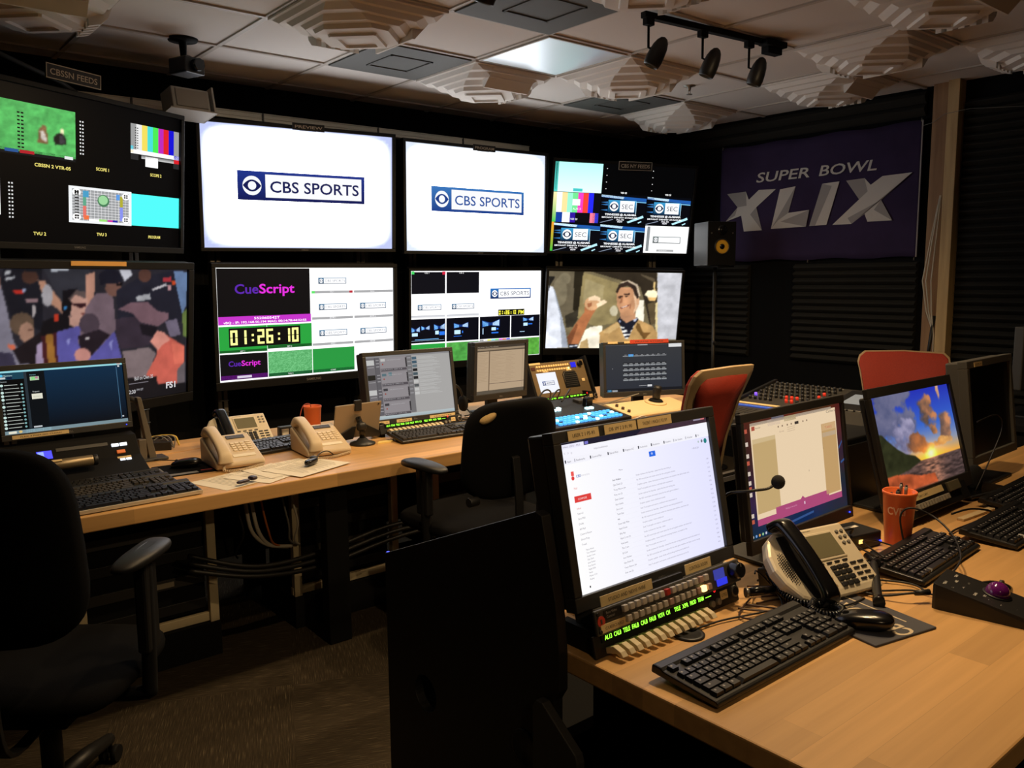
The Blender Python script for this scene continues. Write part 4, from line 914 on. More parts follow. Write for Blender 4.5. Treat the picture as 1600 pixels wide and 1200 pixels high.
# ================================================================== builders for the desk equipment
DZ = 0.75
def monitor(label, c, yaw, tilt, W, H, pic, bez=(0.018, 0.018, 0.022), depth=0.05, col=None, led=None, stand=True, group=None, logo='DELL', slim=False):
    col = col or M_BEZEL; bs, bt, bb = bez
    t = thing('monitor', label, 'monitor', (c[0], c[1], DZ), R(yaw), group)
    Mh = T3(0, 0, c[2] - DZ) @ RX(-tilt)
    f = MB(Mh); zc = (bt - bb) / 2
    rd = 0.016 if slim else 0.032; ry = rd / 2 - 0.004
    f.box((0, ry, H / 2 + bt / 2), (W + 2 * bs, rd, bt)); f.box((0, ry, -H / 2 - bb / 2), (W + 2 * bs, rd, bb))
    for s in (-1, 1): f.box((s * (W / 2 + bs / 2), ry, 0), (bs, rd, H))
    f.build('bezel', col, t, 0.002)
    hi = 0.05 if slim else 0.006; MB(Mh).box((0, depth / 2 + (0.011 if slim else 0.02), zc), (W + 2 * bs - hi, depth, H + bt + bb - hi)).build('housing', col, t, 0.006)
    if pic: pic.build('screen', t, Mh @ T3(0, 0.0055, 0))
    else: MB(Mh).box((0, 0.009, 0), (W, 0.004, H)).build('screen', mat('dark_screen', (20, 20, 21), 0.3, spec=0.6), t)
    if logo: MB(Mh).text(logo, 0.008, T3(0, -0.0045, -H / 2 - bb * 0.7) @ RX(90), 'c', 0.01).build('logo', mat('dull_logo', (120, 118, 115), 0.4), t)
    if led: MB(Mh).cyl((W / 2 - 0.01, -0.002, -H / 2 - bb * 0.5), (W / 2 - 0.01, -0.0065, -H / 2 - bb * 0.5), 0.0022, n=8).build('power_light', M_BLUELED, t)
    if stand:
        k = MB(); k.box((0, depth + 0.045, (c[2] - DZ) / 2 + 0.02), (0.07, 0.035, c[2] - DZ + 0.04))
        k.build('stand_neck', M_BLK, t, 0.006)
        MB(Mh).box((0, depth + 0.025, -0.02), (0.10, 0.03, 0.10)).build('tilt_hinge', M_BLK, t, 0.004)
        MB().prism([(-0.13, -0.04), (0.13, -0.04), (0.11, 0.16), (-0.11, 0.16)], 0, 0.012, 'z').build('stand_base', M_BLK, t, 0.005)
    return t, Mh
def tape(parent, Mh, x, z, w, h, txt=None, y=-0.0055, name='label_tape', m=None):
    o = MB(Mh).box((x, y, z), (w, 0.0014, h)).build(name, m or M_TAPE, parent)
    if txt: MB(Mh).text(txt, h * 0.38, T3(x, y - 0.001, z - h * 0.19) @ RX(90), 'c', 0.0, w=w * 0.72).build('handwriting', M_INK, o)
    return o
U = 0.019
def key_layout():
    K = []                                                     # (kind, x, y, w) in key units
    def row(y, ws, x=0.0, kind='key'):
        for w in ws:
            if w > 0: K.append((kind, x + w / 2, y, w))
            x += abs(w)
    row(5.35, [1, -1, 1, 1, 1, 1, -0.5, 1, 1, 1, 1, -0.5, 1, 1, 1, 1], 0, 'function_key'); row(5.35, [1, 1, 1], 15.3, 'function_key')
    row(4, [1] * 13 + [2]); row(3, [1.5] + [1] * 12 + [1.5]); row(2, [1.75] + [1] * 11 + [2.25]); row(1, [2.25] + [1] * 10 + [2.75]); row(0, [1.25] * 3 + [6.25] + [1.25] * 4)
    for y in (4, 3): row(y, [1, 1, 1], 15.3, 'navigation_key')
    row(1, [1], 16.3, 'navigation_key'); row(0, [1, 1, 1], 15.3, 'navigation_key')
    for y, ws in ((4, [1, 1, 1, 1]), (3, [1, 1, 1]), (2, [1, 1, 1, 1]), (1, [1, 1, 1]), (0, [2, 1, 1])): row(y, ws, 18.6, 'keypad_key')
    return K
KEYS = key_layout()
KM = {}
def keycap(w, m):
    k = (round(w, 2), m.name)
    if k not in KM:
        mb = MB(); mb.box((0, 0, 0.0035), (w * U - 0.0022, U - 0.0024, 0.007), taper=0.86)
        bmesh.ops.recalc_face_normals(mb.bm, faces=mb.bm.faces)
        me = bpy.data.meshes.new('keycap'); mb.bm.to_mesh(me); mb.bm.free(); me.materials.append(m); KM[k] = me
    return KM[k]
M_KEY = mat('keycap_black', (30, 30, 31), 0.38); M_KBODY = mat('keyboard_body', (24, 24, 25), 0.4)
M_LEG = mat('key_legend', (150, 150, 150), 0.6)
def keyboard(label, loc, rz, single=True, keym=None, bodym=None, edge=None, tilt=4.0, group=None, W=0.452, legends=True):
    t = thing('keyboard', label, 'keyboard', loc, rz, group); keym = keym or M_KEY; bodym = bodym or M_KBODY
    D = 0.152; Mt = T3(0, -D / 2, 0.004) @ RX(tilt) @ T3(0, D / 2, 0)
    b = MB(Mt); pr = [(-D / 2, 0.0), (-D / 2, 0.009), (-D / 2 + 0.006, 0.012), (D / 2 - 0.028, 0.014), (D / 2 - 0.022, 0.018), (D / 2 - 0.004, 0.018), (D / 2, 0.014), (D / 2, 0.0)]
    b.prism(pr, -W / 2, W / 2, 'x').build('case', bodym, t, 0.003)
    for s in (-1, 1): MB().box((s * 0.17, D / 2 - 0.02, 0.0035), (0.03, 0.012, 0.011)).build('foot', bodym, t)
    ox = -22.6 * U / 2; oy = -D / 2 + 0.020; sx = (W - 0.02) / (22.6 * U)
    if edge: MB(Mt).box((0, -D / 2 - 0.001, 0.006), (W, 0.004, 0.013)).build('front_edge', edge, t, 0.001)
    lg = MB(Mt); kk = MB(Mt)
    for kind, x, y, w in KEYS:
        px, py = (ox + x * U) * sx, oy + y * U * 0.96
        hz = 0.0125 + (py + D / 2) / D * 0.002
        if single:
            o = link(kind, keycap(w, keym), None, t); o.matrix_local = Mt @ T3(px, py, hz) @ Matrix.Diagonal((sx, 0.96, 1, 1))
        else: kk.box((px, py, hz + 0.0035), (w * U * sx - 0.0024, U * 0.96 - 0.0026, 0.007), taper=0.84)
        if legends and w < 6: lg.box((px - w * U * 0.12 * sx, py + 0.002, hz + 0.0071), (0.0042, 0.0040, 0.0003))
    if not single: kk.build('keys', keym, t)
    if legends: lg.build('key_legends', M_LEG, t)
    return t
M_GREENT = mat('green_led_text', (20, 60, 10), 0.4, emit=(150, 255, 60), es=2.2)
M_BTN = mat('backlit_key_grey', (182, 176, 168), 0.35)
M_LITBTN = mat('lit_amber_key', (255, 220, 160), 0.4, emit=(255, 214, 130), es=2.6)
M_LEVER = mat('cream_lever', (206, 190, 156), 0.5)
M_BLUEDISP = mat('blue_display', (20, 24, 110), 0.3, emit=(52, 60, 235), es=0.9); M_BLUEDISP2 = mat('blue_display_dim', (26, 30, 90), 0.3, emit=(74, 80, 190), es=0.6)
def lit(name, c, es): return mat(name, c, 0.4, emit=c, es=es)
def key_panel(label, c, tilt, W=0.473, near=True, upper=True, group=None):
    """two-storey intercom panel: x across, z up the slope, -y towards the user"""
    t = thing('intercom_panel', label, 'intercom panel', (c[0], c[1], DZ), 0, group)
    Mh = T3(0, 0, c[2] - DZ) @ RX(-tilt)
    MB(Mh).box((0, 0.028, -0.019), (W - 0.05, 0.03, 0.036)).box((0, 0.012, -0.024), (W, 0.006, 0.046)).build('lower_chassis', M_BLK, t, 0.002)
    if upper:
        MB(Mh).box((0, -0.004, 0.025), (W, 0.008, 0.05)).box((0, 0.04, 0.025), (W - 0.05, 0.08, 0.042)).build('upper_chassis', M_RACK, t, 0.003)
        for sx in (-1, 1):
            for z in (0.008, 0.042): MB(Mh).cyl((sx * (W / 2 - 0.008), -0.008, z), (sx * (W / 2 - 0.008), -0.011, z), 0.004).build('rack_screw', M_BLK, t)
        lg = MB(Mh).cyl((-0.222, -0.008, 0.027), (-0.222, -0.0092, 0.027), 0.0105, n=20).build('maker_badge', mat('red_badge', (196, 60, 44), 0.5), t)
        MB(Mh @ T3(-0.222, -0.0096, 0.027)).box((0, 0, 0), (0.004, 0.0006, 0.009)).build('badge_mark', M_RACK, lg)
        MB(Mh).box((-0.187, -0.0084, 0.036), (0.05, 0.001, 0.02)).build('name_field', M_BLK, t)
        MB(Mh).text('Ross Video', 0.005, T3(-0.206, -0.0095, 0.038) @ RX(90)).text('Control', 0.005, T3(-0.206, -0.0095, 0.030) @ RX(90)).build('name_lettering', mat('dim_print', (150, 146, 138), 0.6), t)
        tape(t, Mh, -0.185, 0.012, 0.082, 0.016, 'CUEBOARD 1', -0.0088)
        for r in range(2):
            for i in range(15):
                m = M_BTN
                if (r, i) == (1, 13): m = M_LITBTN
                elif (r, i) == (0, 7): m = mat('red_key', (172, 48, 40), 0.4)
                elif (r, i) in ((1, 7), (1, 12), (1, 14), (0, 13)): m = mat('pinkish_key', (176, 146, 136), 0.4)
                x = -0.155 + i * 0.0187 + r * 0.006
                MB(Mh).box((x, -0.012, 0.037 - r * 0.0215), (0.0128, 0.009, 0.0135)).build('button', m, t, 0.0015)
        MB(Mh).box((0.158, -0.0088, 0.033), (0.036, 0.0025, 0.022)).build('display', M_BLUEDISP2, t)
        MB(Mh).box((0.164, -0.0088, 0.014), (0.036, 0.0025, 0.015)).build('display', M_BLUEDISP, t)
        kb = MB(Mh).tube([(0.207, -0.008, 0.03), (0.207, -0.020, 0.03), (0.207, -0.034, 0.03)], [0.019, 0.0185, 0.017], 24).build('volume_knob', M_GLOSSB, t, 0.002)
        MB(Mh).box((0.207, -0.0346, 0.042), (0.002, 0.001, 0.008)).build('pointer', M_GREY, kb)
    g = MB(Mh).box((-0.035, 0.0075, -0.010), (0.36, 0.003, 0.017)).build('text_display', mat('led_window', (8, 14, 8), 0.3), t)
    words = ['AL13', 'CAL8', 'TELE', 'FALB', 'CALB', 'FALB', 'VOT4', 'CH', 'TELE', 'XPR', 'PROD', 'TEAM', '---']
    k = MB(Mh)
    for i, wd_ in enumerate(words): k.text(wd_, 0.0092, T3(-0.207 + i * 0.0268, 0.0055, -0.0145) @ RX(90), 'l', 0.02, w=0.0205 if len(wd_) > 2 else 0.012)
    k.build('display_text', M_GREENT, g)
    for i in range(13):
        x = -0.198 + i * 0.0238; pr = [(0.010, -0.030), (-0.012, -0.026), (-0.030, -0.036), (-0.036, -0.046), (-0.030, -0.048), (-0.018, -0.040), (0.010, -0.042)]
        MB(Mh).prism(pr, x - 0.0075, x + 0.0075, 'x').build('lever', M_LEVER, t, 0.001)
    for x in (0.135, 0.158): MB(Mh).cyl((x, 0.010, -0.030), (x, 0.002, -0.030), 0.0075, n=16).build('round_button', M_GREY, t, 0.001)
    tape(t, Mh, 0.183, -0.021, 0.026, 0.019, 'UTR2', 0.0082)
    xl = MB(Mh).tube([(0.222, 0.010, -0.022), (0.222, 0.004, -0.022)], 0.013, 20).build('headset_socket', M_ALU, t, 0.001)
    MB(Mh).cyl((0.222, 0.004, -0.022), (0.222, 0.0034, -0.022), 0.009, n=16).build('socket_hole', M_BLK, xl)
    MB(Mh).text('8', 0.012, T3(0.148, 0.0075, -0.008) @ RX(90)).build('red_digit', lit('red_led', (255, 40, 40), 1.5), t)
    for sx in (-1, 1): MB().box((sx * (W / 2 - 0.02), 0.06, (c[2] - DZ) / 2), (0.02, 0.10, c[2] - DZ)).build('support', M_BLKM, t)
    return t, Mh
def coil(pts, r, turns, wr, n=7):
    """coiled cord following a path"""
    P = [Vector(p) for p in pts]; seg = []; tot = 0
    for a, b in zip(P, P[1:]): seg.append((a, b, (b - a).length)); tot += (b - a).length
    out = []; N = int(turns * 10)
    for i in range(N + 1):
        s = tot * i / N; k = 0
        while k < len(seg) - 1 and s > seg[k][2]: s -= seg[k][2]; k += 1
        a, b, L = seg[k]; p = a.lerp(b, min(1, s / L)); d = (b - a).normalized(); e = d.cross(Vector((0, 0, 1)))
        e = e.normalized() if e.length > 1e-3 else Vector((1, 0, 0)); f = d.cross(e); th = 2 * PI * turns * i / N
        out.append(p + (e * math.cos(th) + f * math.sin(th)) * r)
    return MB().tube(out, wr, 5)
def smooth_path(pts, k=6):
    P = [Vector(p) for p in pts]; out = []
    for i in range(len(P) - 1):
        p0, p1, p2, p3 = P[max(i - 1, 0)], P[i], P[i + 1], P[min(i + 2, len(P) - 1)]
        for j in range(k):
            t = j / k; out.append(0.5 * ((2 * p1) + (p2 - p0) * t + (2 * p0 - 5 * p1 + 4 * p2 - p3) * t * t + (3 * p1 - p0 - 3 * p2 + p3) * t ** 3))
    return out + [P[-1]]
def cable(label, pts, r=0.003, m=None, group=None, name='cable', plug=None):
    P = smooth_path(pts)
    if plug:
        t = thing(name, label, 'cable', P[0], 0, group)
        MB(T3(*(-P[0]))).tube(P, r, 7).build('cord', m or M_CABLE, t)
        d = (P[0] - P[1]).normalized(); MB().tube([Vector((0, 0, 0)), d * -plug], [r * 2.6, r * 2.2], 10).build('plug', M_BLK, t)
        return t
    return tag(MB().tube(P, r, 7).build(name, m or M_CABLE), label, 'cable', group)
def big_phone(label, loc, rz, k=1.0):
    """silver conference-style desk phone with a black handset on the left"""
    t = thing('desk_phone', label, 'phone', loc, rz); S = Matrix.Diagonal((k, k, k, 1)); A = 40
    Mf = S @ T3(0, -0.063, 0.028) @ RX(A) @ Matrix.Diagonal((1, 0.83, 1, 1))    # sloped face: x across, y up the face, z out
    MB(S).prism([(-0.063, 0.006), (-0.074, 0.014), (-0.063, 0.028), (0.063, 0.134), (0.076, 0.126), (0.05, 0.02), (0.04, 0.006)], -0.035, 0.148, 'x').build('body', M_SILV, t, 0.005)
    MB(S).prism([(-0.06, 0.0), (-0.06, 0.010), (0.06, 0.06), (0.09, 0.05), (0.08, 0.0)], -0.10, 0.13, 'x').build('base', M_BLK, t, 0.004)
    lobe = [(-0.032, -0.02), (-0.032, 0.205), (-0.075, 0.205), (-0.105, 0.185), (-0.128, 0.14), (-0.135, 0.095), (-0.128, 0.05), (-0.105, 0.0), (-0.075, -0.02)]
    MB(Mf).prism(lobe, -0.030, 0.0, 'z').build('speaker_lobe', M_SILV, t, 0.008, 3)
    MB(Mf).prism([(-0.033, -0.01), (-0.033, 0.19), (-0.074, 0.19), (-0.086, 0.10), (-0.074, -0.01)], -0.002, 0.0015, 'z').build('cradle', M_BLK, t, 0.001)
    gr = MB(Mf)
    for i in range(-4, 5):
        for j in range(-8, 9):
            x = -0.094 + i * 0.0062; y = 0.09 + j * 0.0062 + (i % 2) * 0.0031; q = ((x + 0.094) / 0.022) ** 2 + ((y - 0.09) / 0.052) ** 2
            if q < 1: gr.lathe([(0.0024 * (1.1 - 0.6 * q), 0.0008), (0.0024 * (1.1 - 0.6 * q), 0.0018)], 6, (x, y, 0))
    gr.build('speaker_grille', M_BLK, t)
    hs = [(-0.055, 0.222, 0.002), (-0.055, 0.212, 0.026), (-0.055, 0.17, 0.034), (-0.055, 0.10, 0.037), (-0.055, 0.03, 0.034), (-0.055, -0.022, 0.026), (-0.055, -0.034, 0.002)]
    P = smooth_path(hs, 5); rings = []
    for i, p in enumerate(P):
        u = i / (len(P) - 1); w = 0.021 + 0.008 * abs(2 * u - 1) ** 2.5; h = 0.012 + 0.005 * abs(2 * u - 1) ** 2
        d = (P[min(i + 1, len(P) - 1)] - P[max(i - 1, 0)]).normalized(); nn = Vector((1, 0, 0)).cross(d)
        rings.append([p + Vector((1, 0, 0)) * w * math.copysign(abs(math.cos(a)) ** 0.7, math.cos(a)) + nn * h * math.copysign(abs(math.sin(a)) ** 0.7, math.sin(a)) for a in [2 * PI * q / 18 for q in range(18)]])
    MB(Mf).loft(rings).build('handset', M_GLOSSB, t)
    MB(Mf).box((0.047, 0.134, 0.001), (0.104, 0.090, 0.004)).build('display_frame', M_SILV, t, 0.002)
    MB(Mf).box((0.047, 0.134, 0.0035), (0.092, 0.074, 0.001)).build('display', M_LCD, t)
    MB(Mf).text('SOUNDPOINT', 0.0045, T3(0.0, 0.187, 0.0006)).build('lettering', M_INK, t)
    for i in range(4): MB(Mf).box((0.004 + i * 0.026, 0.080, 0.001), (0.016, 0.0058, 0.004)).build('soft_key', M_BLK, t, 0.001)
    for i in range(3):
        for j in range(4): MB(Mf).box((0.032 + i * 0.0195, 0.062 - j * 0.0175, 0.002), (0.0155, 0.0135, 0.006)).build('dial_key', M_BLK, t, 0.0015)
    for i in range(2):
        for j in range(4): MB(Mf).box((0.100 + i * 0.025, 0.066 - j * 0.0175, 0.0015), (0.018, 0.0066, 0.004)).build('function_key', M_BLK, t, 0.001)
    for i in range(2):
        for j in range(3): MB(Mf).lathe([(0.0052, 0), (0.0052, 0.003), (0.004, 0.0038)], 14, (0.116 + i * 0.016 , 0.17 - j * 0.019, 0)).build('line_key', M_GREY, t)
    for j in range(3): MB(Mf).lathe([(0.005, 0), (0.005, 0.003), (0.004, 0.0038)], 14, (0.004, 0.058 - j * 0.024, 0)).build('round_key', mat('bronze_key', (150, 128, 94), 0.4), t)
    return t
def tan_phone(label, loc, rz):
    t = thing('desk_phone', label, 'phone', loc, rz, 'tan desk phones'); A = 20; Mf = T3(0, -0.11, 0.028) @ RX(A)
    MB().prism([(-0.11, 0.004), (-0.115, 0.016), (-0.11, 0.028), (0.10, 0.104), (0.11, 0.098), (0.11, 0.004)], -0.095, 0.10, 'x').build('body', M_TAN, t, 0.006)
    MB(Mf).prism([(-0.088, 0.0), (-0.03, 0.0), (-0.03, 0.22), (-0.088, 0.22)], -0.004, 0.006, 'z').build('cradle', mat('taupe_plastic', (148, 132, 108), 0.5), t, 0.003)
    P = smooth_path([(-0.062, 0.225, 0.008), (-0.062, 0.215, 0.036), (-0.062, 0.17, 0.046), (-0.062, 0.11, 0.048), (-0.062, 0.05, 0.044), (-0.062, 0.005, 0.034), (-0.062, -0.008, 0.008)], 5); rings = []
    for i, p in enumerate(P):
        u = i / (len(P) - 1); w = 0.022 + 0.008 * abs(2 * u - 1) ** 2; h = 0.013 + 0.004 * abs(2 * u - 1)
        d = (P[min(i + 1, len(P) - 1)] - P[max(i - 1, 0)]).normalized(); nn = Vector((1, 0, 0)).cross(d)
        rings.append([p + Vector((1, 0, 0)) * w * math.copysign(abs(math.cos(a)) ** 0.6, math.cos(a)) + nn * h * math.copysign(abs(math.sin(a)) ** 0.6, math.sin(a)) for a in [2 * PI * q / 16 for q in range(16)]])
    MB(Mf).loft(rings).build('handset', M_TAN, t)
    MB(Mf).box((0.038, 0.195, 0.001), (0.075, 0.026, 0.004)).build('display', M_DARKLCD, t, 0.001)
    for i in range(3):
        for j in range(4): MB(Mf).box((0.008 + i * 0.02, 0.142 - j * 0.018, 0.0015), (0.015, 0.012, 0.005)).build('dial_key', mat('pale_key', (222, 206, 178), 0.5), t, 0.0015)
    for j in range(5): MB(Mf).box((0.074, 0.148 - j * 0.016, 0.0015), (0.02, 0.009, 0.004)).build('function_key', mat('pale_key', (0, 0, 0)), t, 0.001)
    MB(Mf).box((0.03, 0.045, 0.001), (0.09, 0.02, 0.002)).build('number_card', M_PAPER, t)
    cp = smooth_path([(-0.062, -0.115, 0.022), (-0.075, -0.15, 0.008), (-0.02, -0.165, 0.007), (0.03, -0.15, 0.007), (0.09, -0.12, 0.007)])
    coil(cp, 0.0045, 34, 0.0018).build('handset_cord', M_TAN, t)
    return t
def mouse(label, loc, rz, cord=None):
    t = thing('computer_mouse', label, 'mouse', loc, rz)
    def bend(p):
        return (p.x * (1 - 0.10 * math.sin((p.y / 0.06) * 1.6)), p.y, max(0.0, p.z + 0.018 - 0.006 * (p.y / 0.06) - 0.003 * (p.y / 0.06) ** 2))
    MB().pad((0, 0, 0), (0.064, 0.118, 0.036), 0.75, 32, bend).build('shell', M_GLOSSB, t)
    MB(T3(0, 0.036, 0.0265)).tube([(-0.0035, 0, 0), (0.0035, 0, 0)], 0.0075, 16).build('scroll_wheel', M_DKGREY, t)
    if cord:
        inv = (T3(*loc) @ RZ(math.degrees(rz))).inverted()
        MB().tube(smooth_path([(0, 0.055, 0.008)] + [inv @ Vector(p) for p in cord]), 0.0022, 6).build('cord', M_CABLE, t)
    return t
def cup(label, loc, k, txt):
    t = thing('plastic_cup', label, 'cup', loc, 0); r0, r1, h = 0.030 * k, 0.040 * k, 0.138 * k
    prof = [(0.001, 0.004), (r0 * 0.95, 0.004), (r0 * 0.96, 0.004), (r1 * 0.955, h - 0.002), (r1 * 1.0, h), (r1 * 1.035, h - 0.002), (r1 * 1.035, h - 0.008 * k), (r1 * 0.985, h - 0.010 * k), (r0 * 1.02, 0.003), (r0, 0), (0.001, 0)]
    MB().lathe(prof, 40, cap=False).build('shell', M_ORANGE, t)
    if txt:
        V, F, tw = glyphs(txt, 0.02); mb = MB(); hh = 0.020 * k; ang0 = R(-162)
        def wrap(x, y, z0):
            z = z0 + y * hh; rr = (r0 + (r1 - r0) * z / h) * 1.0 + 0.0012; a = ang0 - R(36) + x / tw * R(66); return (rr * math.cos(a), rr * math.sin(a), z)
        vs = mb._v([wrap(x, y, h * 0.60) for x, y in V])
        for f in F: mb._f([vs[i] for i in f])
        mb.build('lettering', mat('pale_cup_print', (255, 208, 172), 0.6), t)
    return t
# ================================================================== far desk under the screens
FX0, FX1, FY0, FY1 = -0.6, 4.15, 2.87, 3.98
d1 = thing('work_desk', 'long maple desk in front of the wall of screens', 'desk', ((FX0 + FX1) / 2, (FY0 + FY1) / 2, 0))
MB().box((0, 0, DZ - 0.0275), (FX1 - FX0, FY1 - FY0, 0.055)).build('desktop', M_WOOD, d1, 0.004)
for x in (-2.2, -0.22, 1.1, 2.2):
    for y in (-0.40, 0.46): MB().box((x, y, (DZ - 0.055) / 2), (0.10, 0.06, DZ - 0.055)).build('leg', M_BLKM, d1, 0.004)
MB().box((0, 0.45, 0.42), (4.3, 0.02, 0.5)).build('modesty_panel', M_BLKM, d1)
# ---- monitors
pc = Pic(0.43, 0.234, 1.0); pc.rect(0, 0, 1, 1, (14, 44, 70), (9, 11, 15)); pc.L = 1
pc.rect(0, 0, 1, 0.028, (150, 214, 224)); pc.rect(0.955, 0.0, 0.985, 0.02, (214, 150, 130)); pc.rect(0.0, 0.03, 0.19, 0.135, (26, 66, 84)); pc.rect(0.0, 0.135, 0.19, 0.93, (7, 8, 10)); pc.rect(0.19, 0.03, 0.212, 0.93, (40, 50, 58)); pc.rect(0.212, 0.03, 0.35, 0.93, (10, 15, 20)); pc.rect(0, 0.945, 1, 1, (120, 142, 150)); pc.rect(0.945, 0.05, 0.95, 0.93, (70, 110, 140)); pc.rect(0.16, 0.945, 0.36, 1, (150, 186, 196))
pc.L = 2; pc.ell(0.02, 0.07, 0.012, 0.02, (90, 190, 230)); pc.text('Monitors', 0.035, 0.085, 0.025, (200, 230, 235)); pc.rect(0.01, 0.095, 0.05, 0.125, (200, 205, 205)); pc.rect(0.06, 0.095, 0.10, 0.128, (14, 30, 60)); pc.text('Sources', 0.01, 0.175, 0.02, (170, 180, 182))
for i in range(13):
    v = 0.225 + i * 0.056; pc.ell(0.016, v, 0.012, 0.021, (200, 226, 220)) if i not in (1, 5, 7, 8) else pc.ell(0.016, v, 0.009, 0.017, (120, 130, 128)); pc.rect(0.035, v - 0.005, 0.135 + 0.01 * (i % 3), v + 0.004, (190, 196, 190)); pc.ell(0.167, v, 0.009, 0.015, (126, 176, 178))
pc.rect(0.235, 0.115, 0.305, 0.175, (180, 200, 170)); pc.rect(0.245, 0.12, 0.275, 0.17, (110, 220, 110)); pc.rect(0.275, 0.12, 0.298, 0.15, (190, 60, 140)); pc.text('Preview', 0.235, 0.095, 0.02, (120, 170, 180)); pc.text('Program', 0.245, 0.365, 0.02, (200, 205, 205)); pc.rect(0.235, 0.39, 0.318, 0.475, (226, 224, 206)); pc.text('CBS SPORTS', 0.245, 0.445, 0.018, (150, 160, 150), w=0.06)
pc.rect(0.03, 0.955, 0.09, 0.99, (230, 225, 205)); pc.ell(0.12, 0.97, 0.014, 0.02, (220, 190, 120)); pc.rect(0.225, 0.905, 0.29, 0.93, (190, 196, 200)); pc.rect(0.96, 0.035, 0.975, 0.06, (225, 225, 225)); pc.rect(0.955, 0.89, 0.97, 0.91, (200, 205, 210))
m1, Mh = monitor('dark blue lit monitor on the left end of the far desk', (0.702, 3.514, 1.058), 2.3, 7.8, 0.43, 0.234, pc, (0.014, 0.02, 0.024), led=True)
tape(m1, Mh, -0.10, -0.117 - 0.012, 0.19, 0.014, 'FLEX 4 PGM ISO CLEAN')
pc = Pic(0.474, 0.306, 0.62); pc.rect(0, 0, 1, 1, (206, 204, 202)); pc.L = 1
pc.rect(0, 0, 1, 0.025, (170, 168, 170)); pc.rect(0, 0.95, 1, 1, (222, 238, 242), (196, 214, 222)); pc.rect(0, 0.025, 0.10, 0.94, (136, 132, 136)); pc.rect(0.10, 0.025, 0.155, 0.94, (120, 117, 122)); pc.rect(0.155, 0.025, 0.47, 0.94, (158, 152, 156)); pc.rect(0.47, 0.025, 0.53, 0.94, (142, 140, 142)); pc.rect(0.10, 0.025, 0.106, 0.94, (40, 38, 42))
pc.L = 2
for i in range(4):
    v = 0.03 + i * 0.235; pc.rect(0.16, v, 0.465, v + 0.17, (176, 170, 174)); pc.rect(0.165, v + 0.18, 0.465, v + 0.215, (104, 98, 104)); pc.rect(0.455, v + 0.02, 0.472, v + 0.17, (40, 38, 42)); pc.rect(0.01, v + 0.03, 0.095, v + 0.11, (236, 236, 234) if i % 2 == 0 else (50, 48, 42)); pc.rect(0.02, v + 0.14, 0.09, v + 0.15, (200, 198, 200))
    pc.L = 3; pc.rect(0.17, v + 0.02, 0.22, v + 0.06, ((232, 232, 230), (110, 140, 150), (80, 78, 82), (80, 78, 82))[i]); pc.text('CBS SPORTS LOGO', 0.24, v + 0.05, 0.014, (226, 224, 226), w=0.16); pc.ell(0.19, v + 0.105, 0.008, 0.013, (190, 90, 80)); pc.text('READY 00:12', 0.17, v + 0.2, 0.014, (225, 222, 226), w=0.24); pc.L = 2
    for j in range(3): pc.rect(0.115, v + 0.03 + j * 0.05, 0.15, v + 0.045 + j * 0.05, (186, 184, 188))
if True:
    pc.rect(0.245, 0.27, 0.285, 0.325, (100, 150, 160))
for i in range(10):
    v = 0.05 + i * 0.063; pc.rect(0.535, v, 0.59, v + 0.045, ((90, 120, 140), (80, 110, 130), (120, 140, 150), (40, 40, 42), (90, 110, 120), (50, 50, 52), (236, 236, 234), (110, 114, 116), (238, 238, 236), (238, 238, 236))[i])
    for j in range(3): pc.rect(0.60, v + 0.004 + j * 0.016, 0.78 + 0.03 * ((i + j) % 4), v + 0.010 + j * 0.016, (232, 232, 230))
    pc.rect(0.48, v, 0.52, v + 0.02, (180, 178, 182))
pc.rect(0.53, 0.025, 0.533, 0.94, (170, 168, 170))
m2, Mh = monitor('pale grey lit monitor at the middle of the far desk showing a clip list', (2.217, 3.440, 0.978), -2.6, 8.8, 0.474, 0.306, pc, (0.018, 0.02, 0.024), logo='Elite')
tape(m2, Mh, -0.19, -0.168, 0.085, 0.015, 'CG 1'); tape(m2, Mh, -0.065, -0.168, 0.085, 0.015, 'SLOT 2'); tape(m2, Mh, 0.155, -0.168, 0.15, 0.015, 'TRICASTER')
pc = Pic(0.338, 0.267, 0.55); pc.rect(0, 0, 1, 1, (236, 206, 170)); pc.L = 1
pc.rect(0, 0, 1, 0.06, (90, 78, 66)); pc.rect(0, 0.06, 1, 0.1, (196, 172, 142)); pc.rect(0, 0.10, 1, 0.125, (120, 104, 86)); pc.rect(0, 0.93, 1, 1, (120, 108, 92)); pc.rect(0.25, 0.125, 0.27, 0.93, (150, 124, 98)); pc.rect(0.27, 0.79, 1, 0.80, (140, 118, 104)); pc.rect(0.955, 0.125, 0.962, 0.93, (196, 168, 136)); pc.L = 2
pc.text('File Edit View Rundown', 0.02, 0.045, 0.025, (226, 205, 178), w=0.42)
for i in range(19):
    v = 0.16 + i * 0.032; pc.rect(0.03, v, 0.23 - 0.03 * (i % 3), v + 0.004, (200, 168, 132)); pc.rect(0.29, v, 0.29 + 0.10 + 0.06 * (i * 7 % 5), v + 0.004, (204, 174, 140)); pc.rect(0.60, v, 0.72 + 0.04 * (i % 3), v + 0.004, (204, 174, 140))
m3, Mh = monitor('smaller squarish monitor with a tan spreadsheet on the far desk', (2.859, 3.532, 1.001), 0, -3.4, 0.338, 0.267, pc, (0.02, 0.02, 0.032), logo='DELL')
pc = Pic(0.474, 0.267, 0.8); pc.rect(0, 0, 1, 1, (62, 64, 68), (50, 54, 64)); pc.L = 1
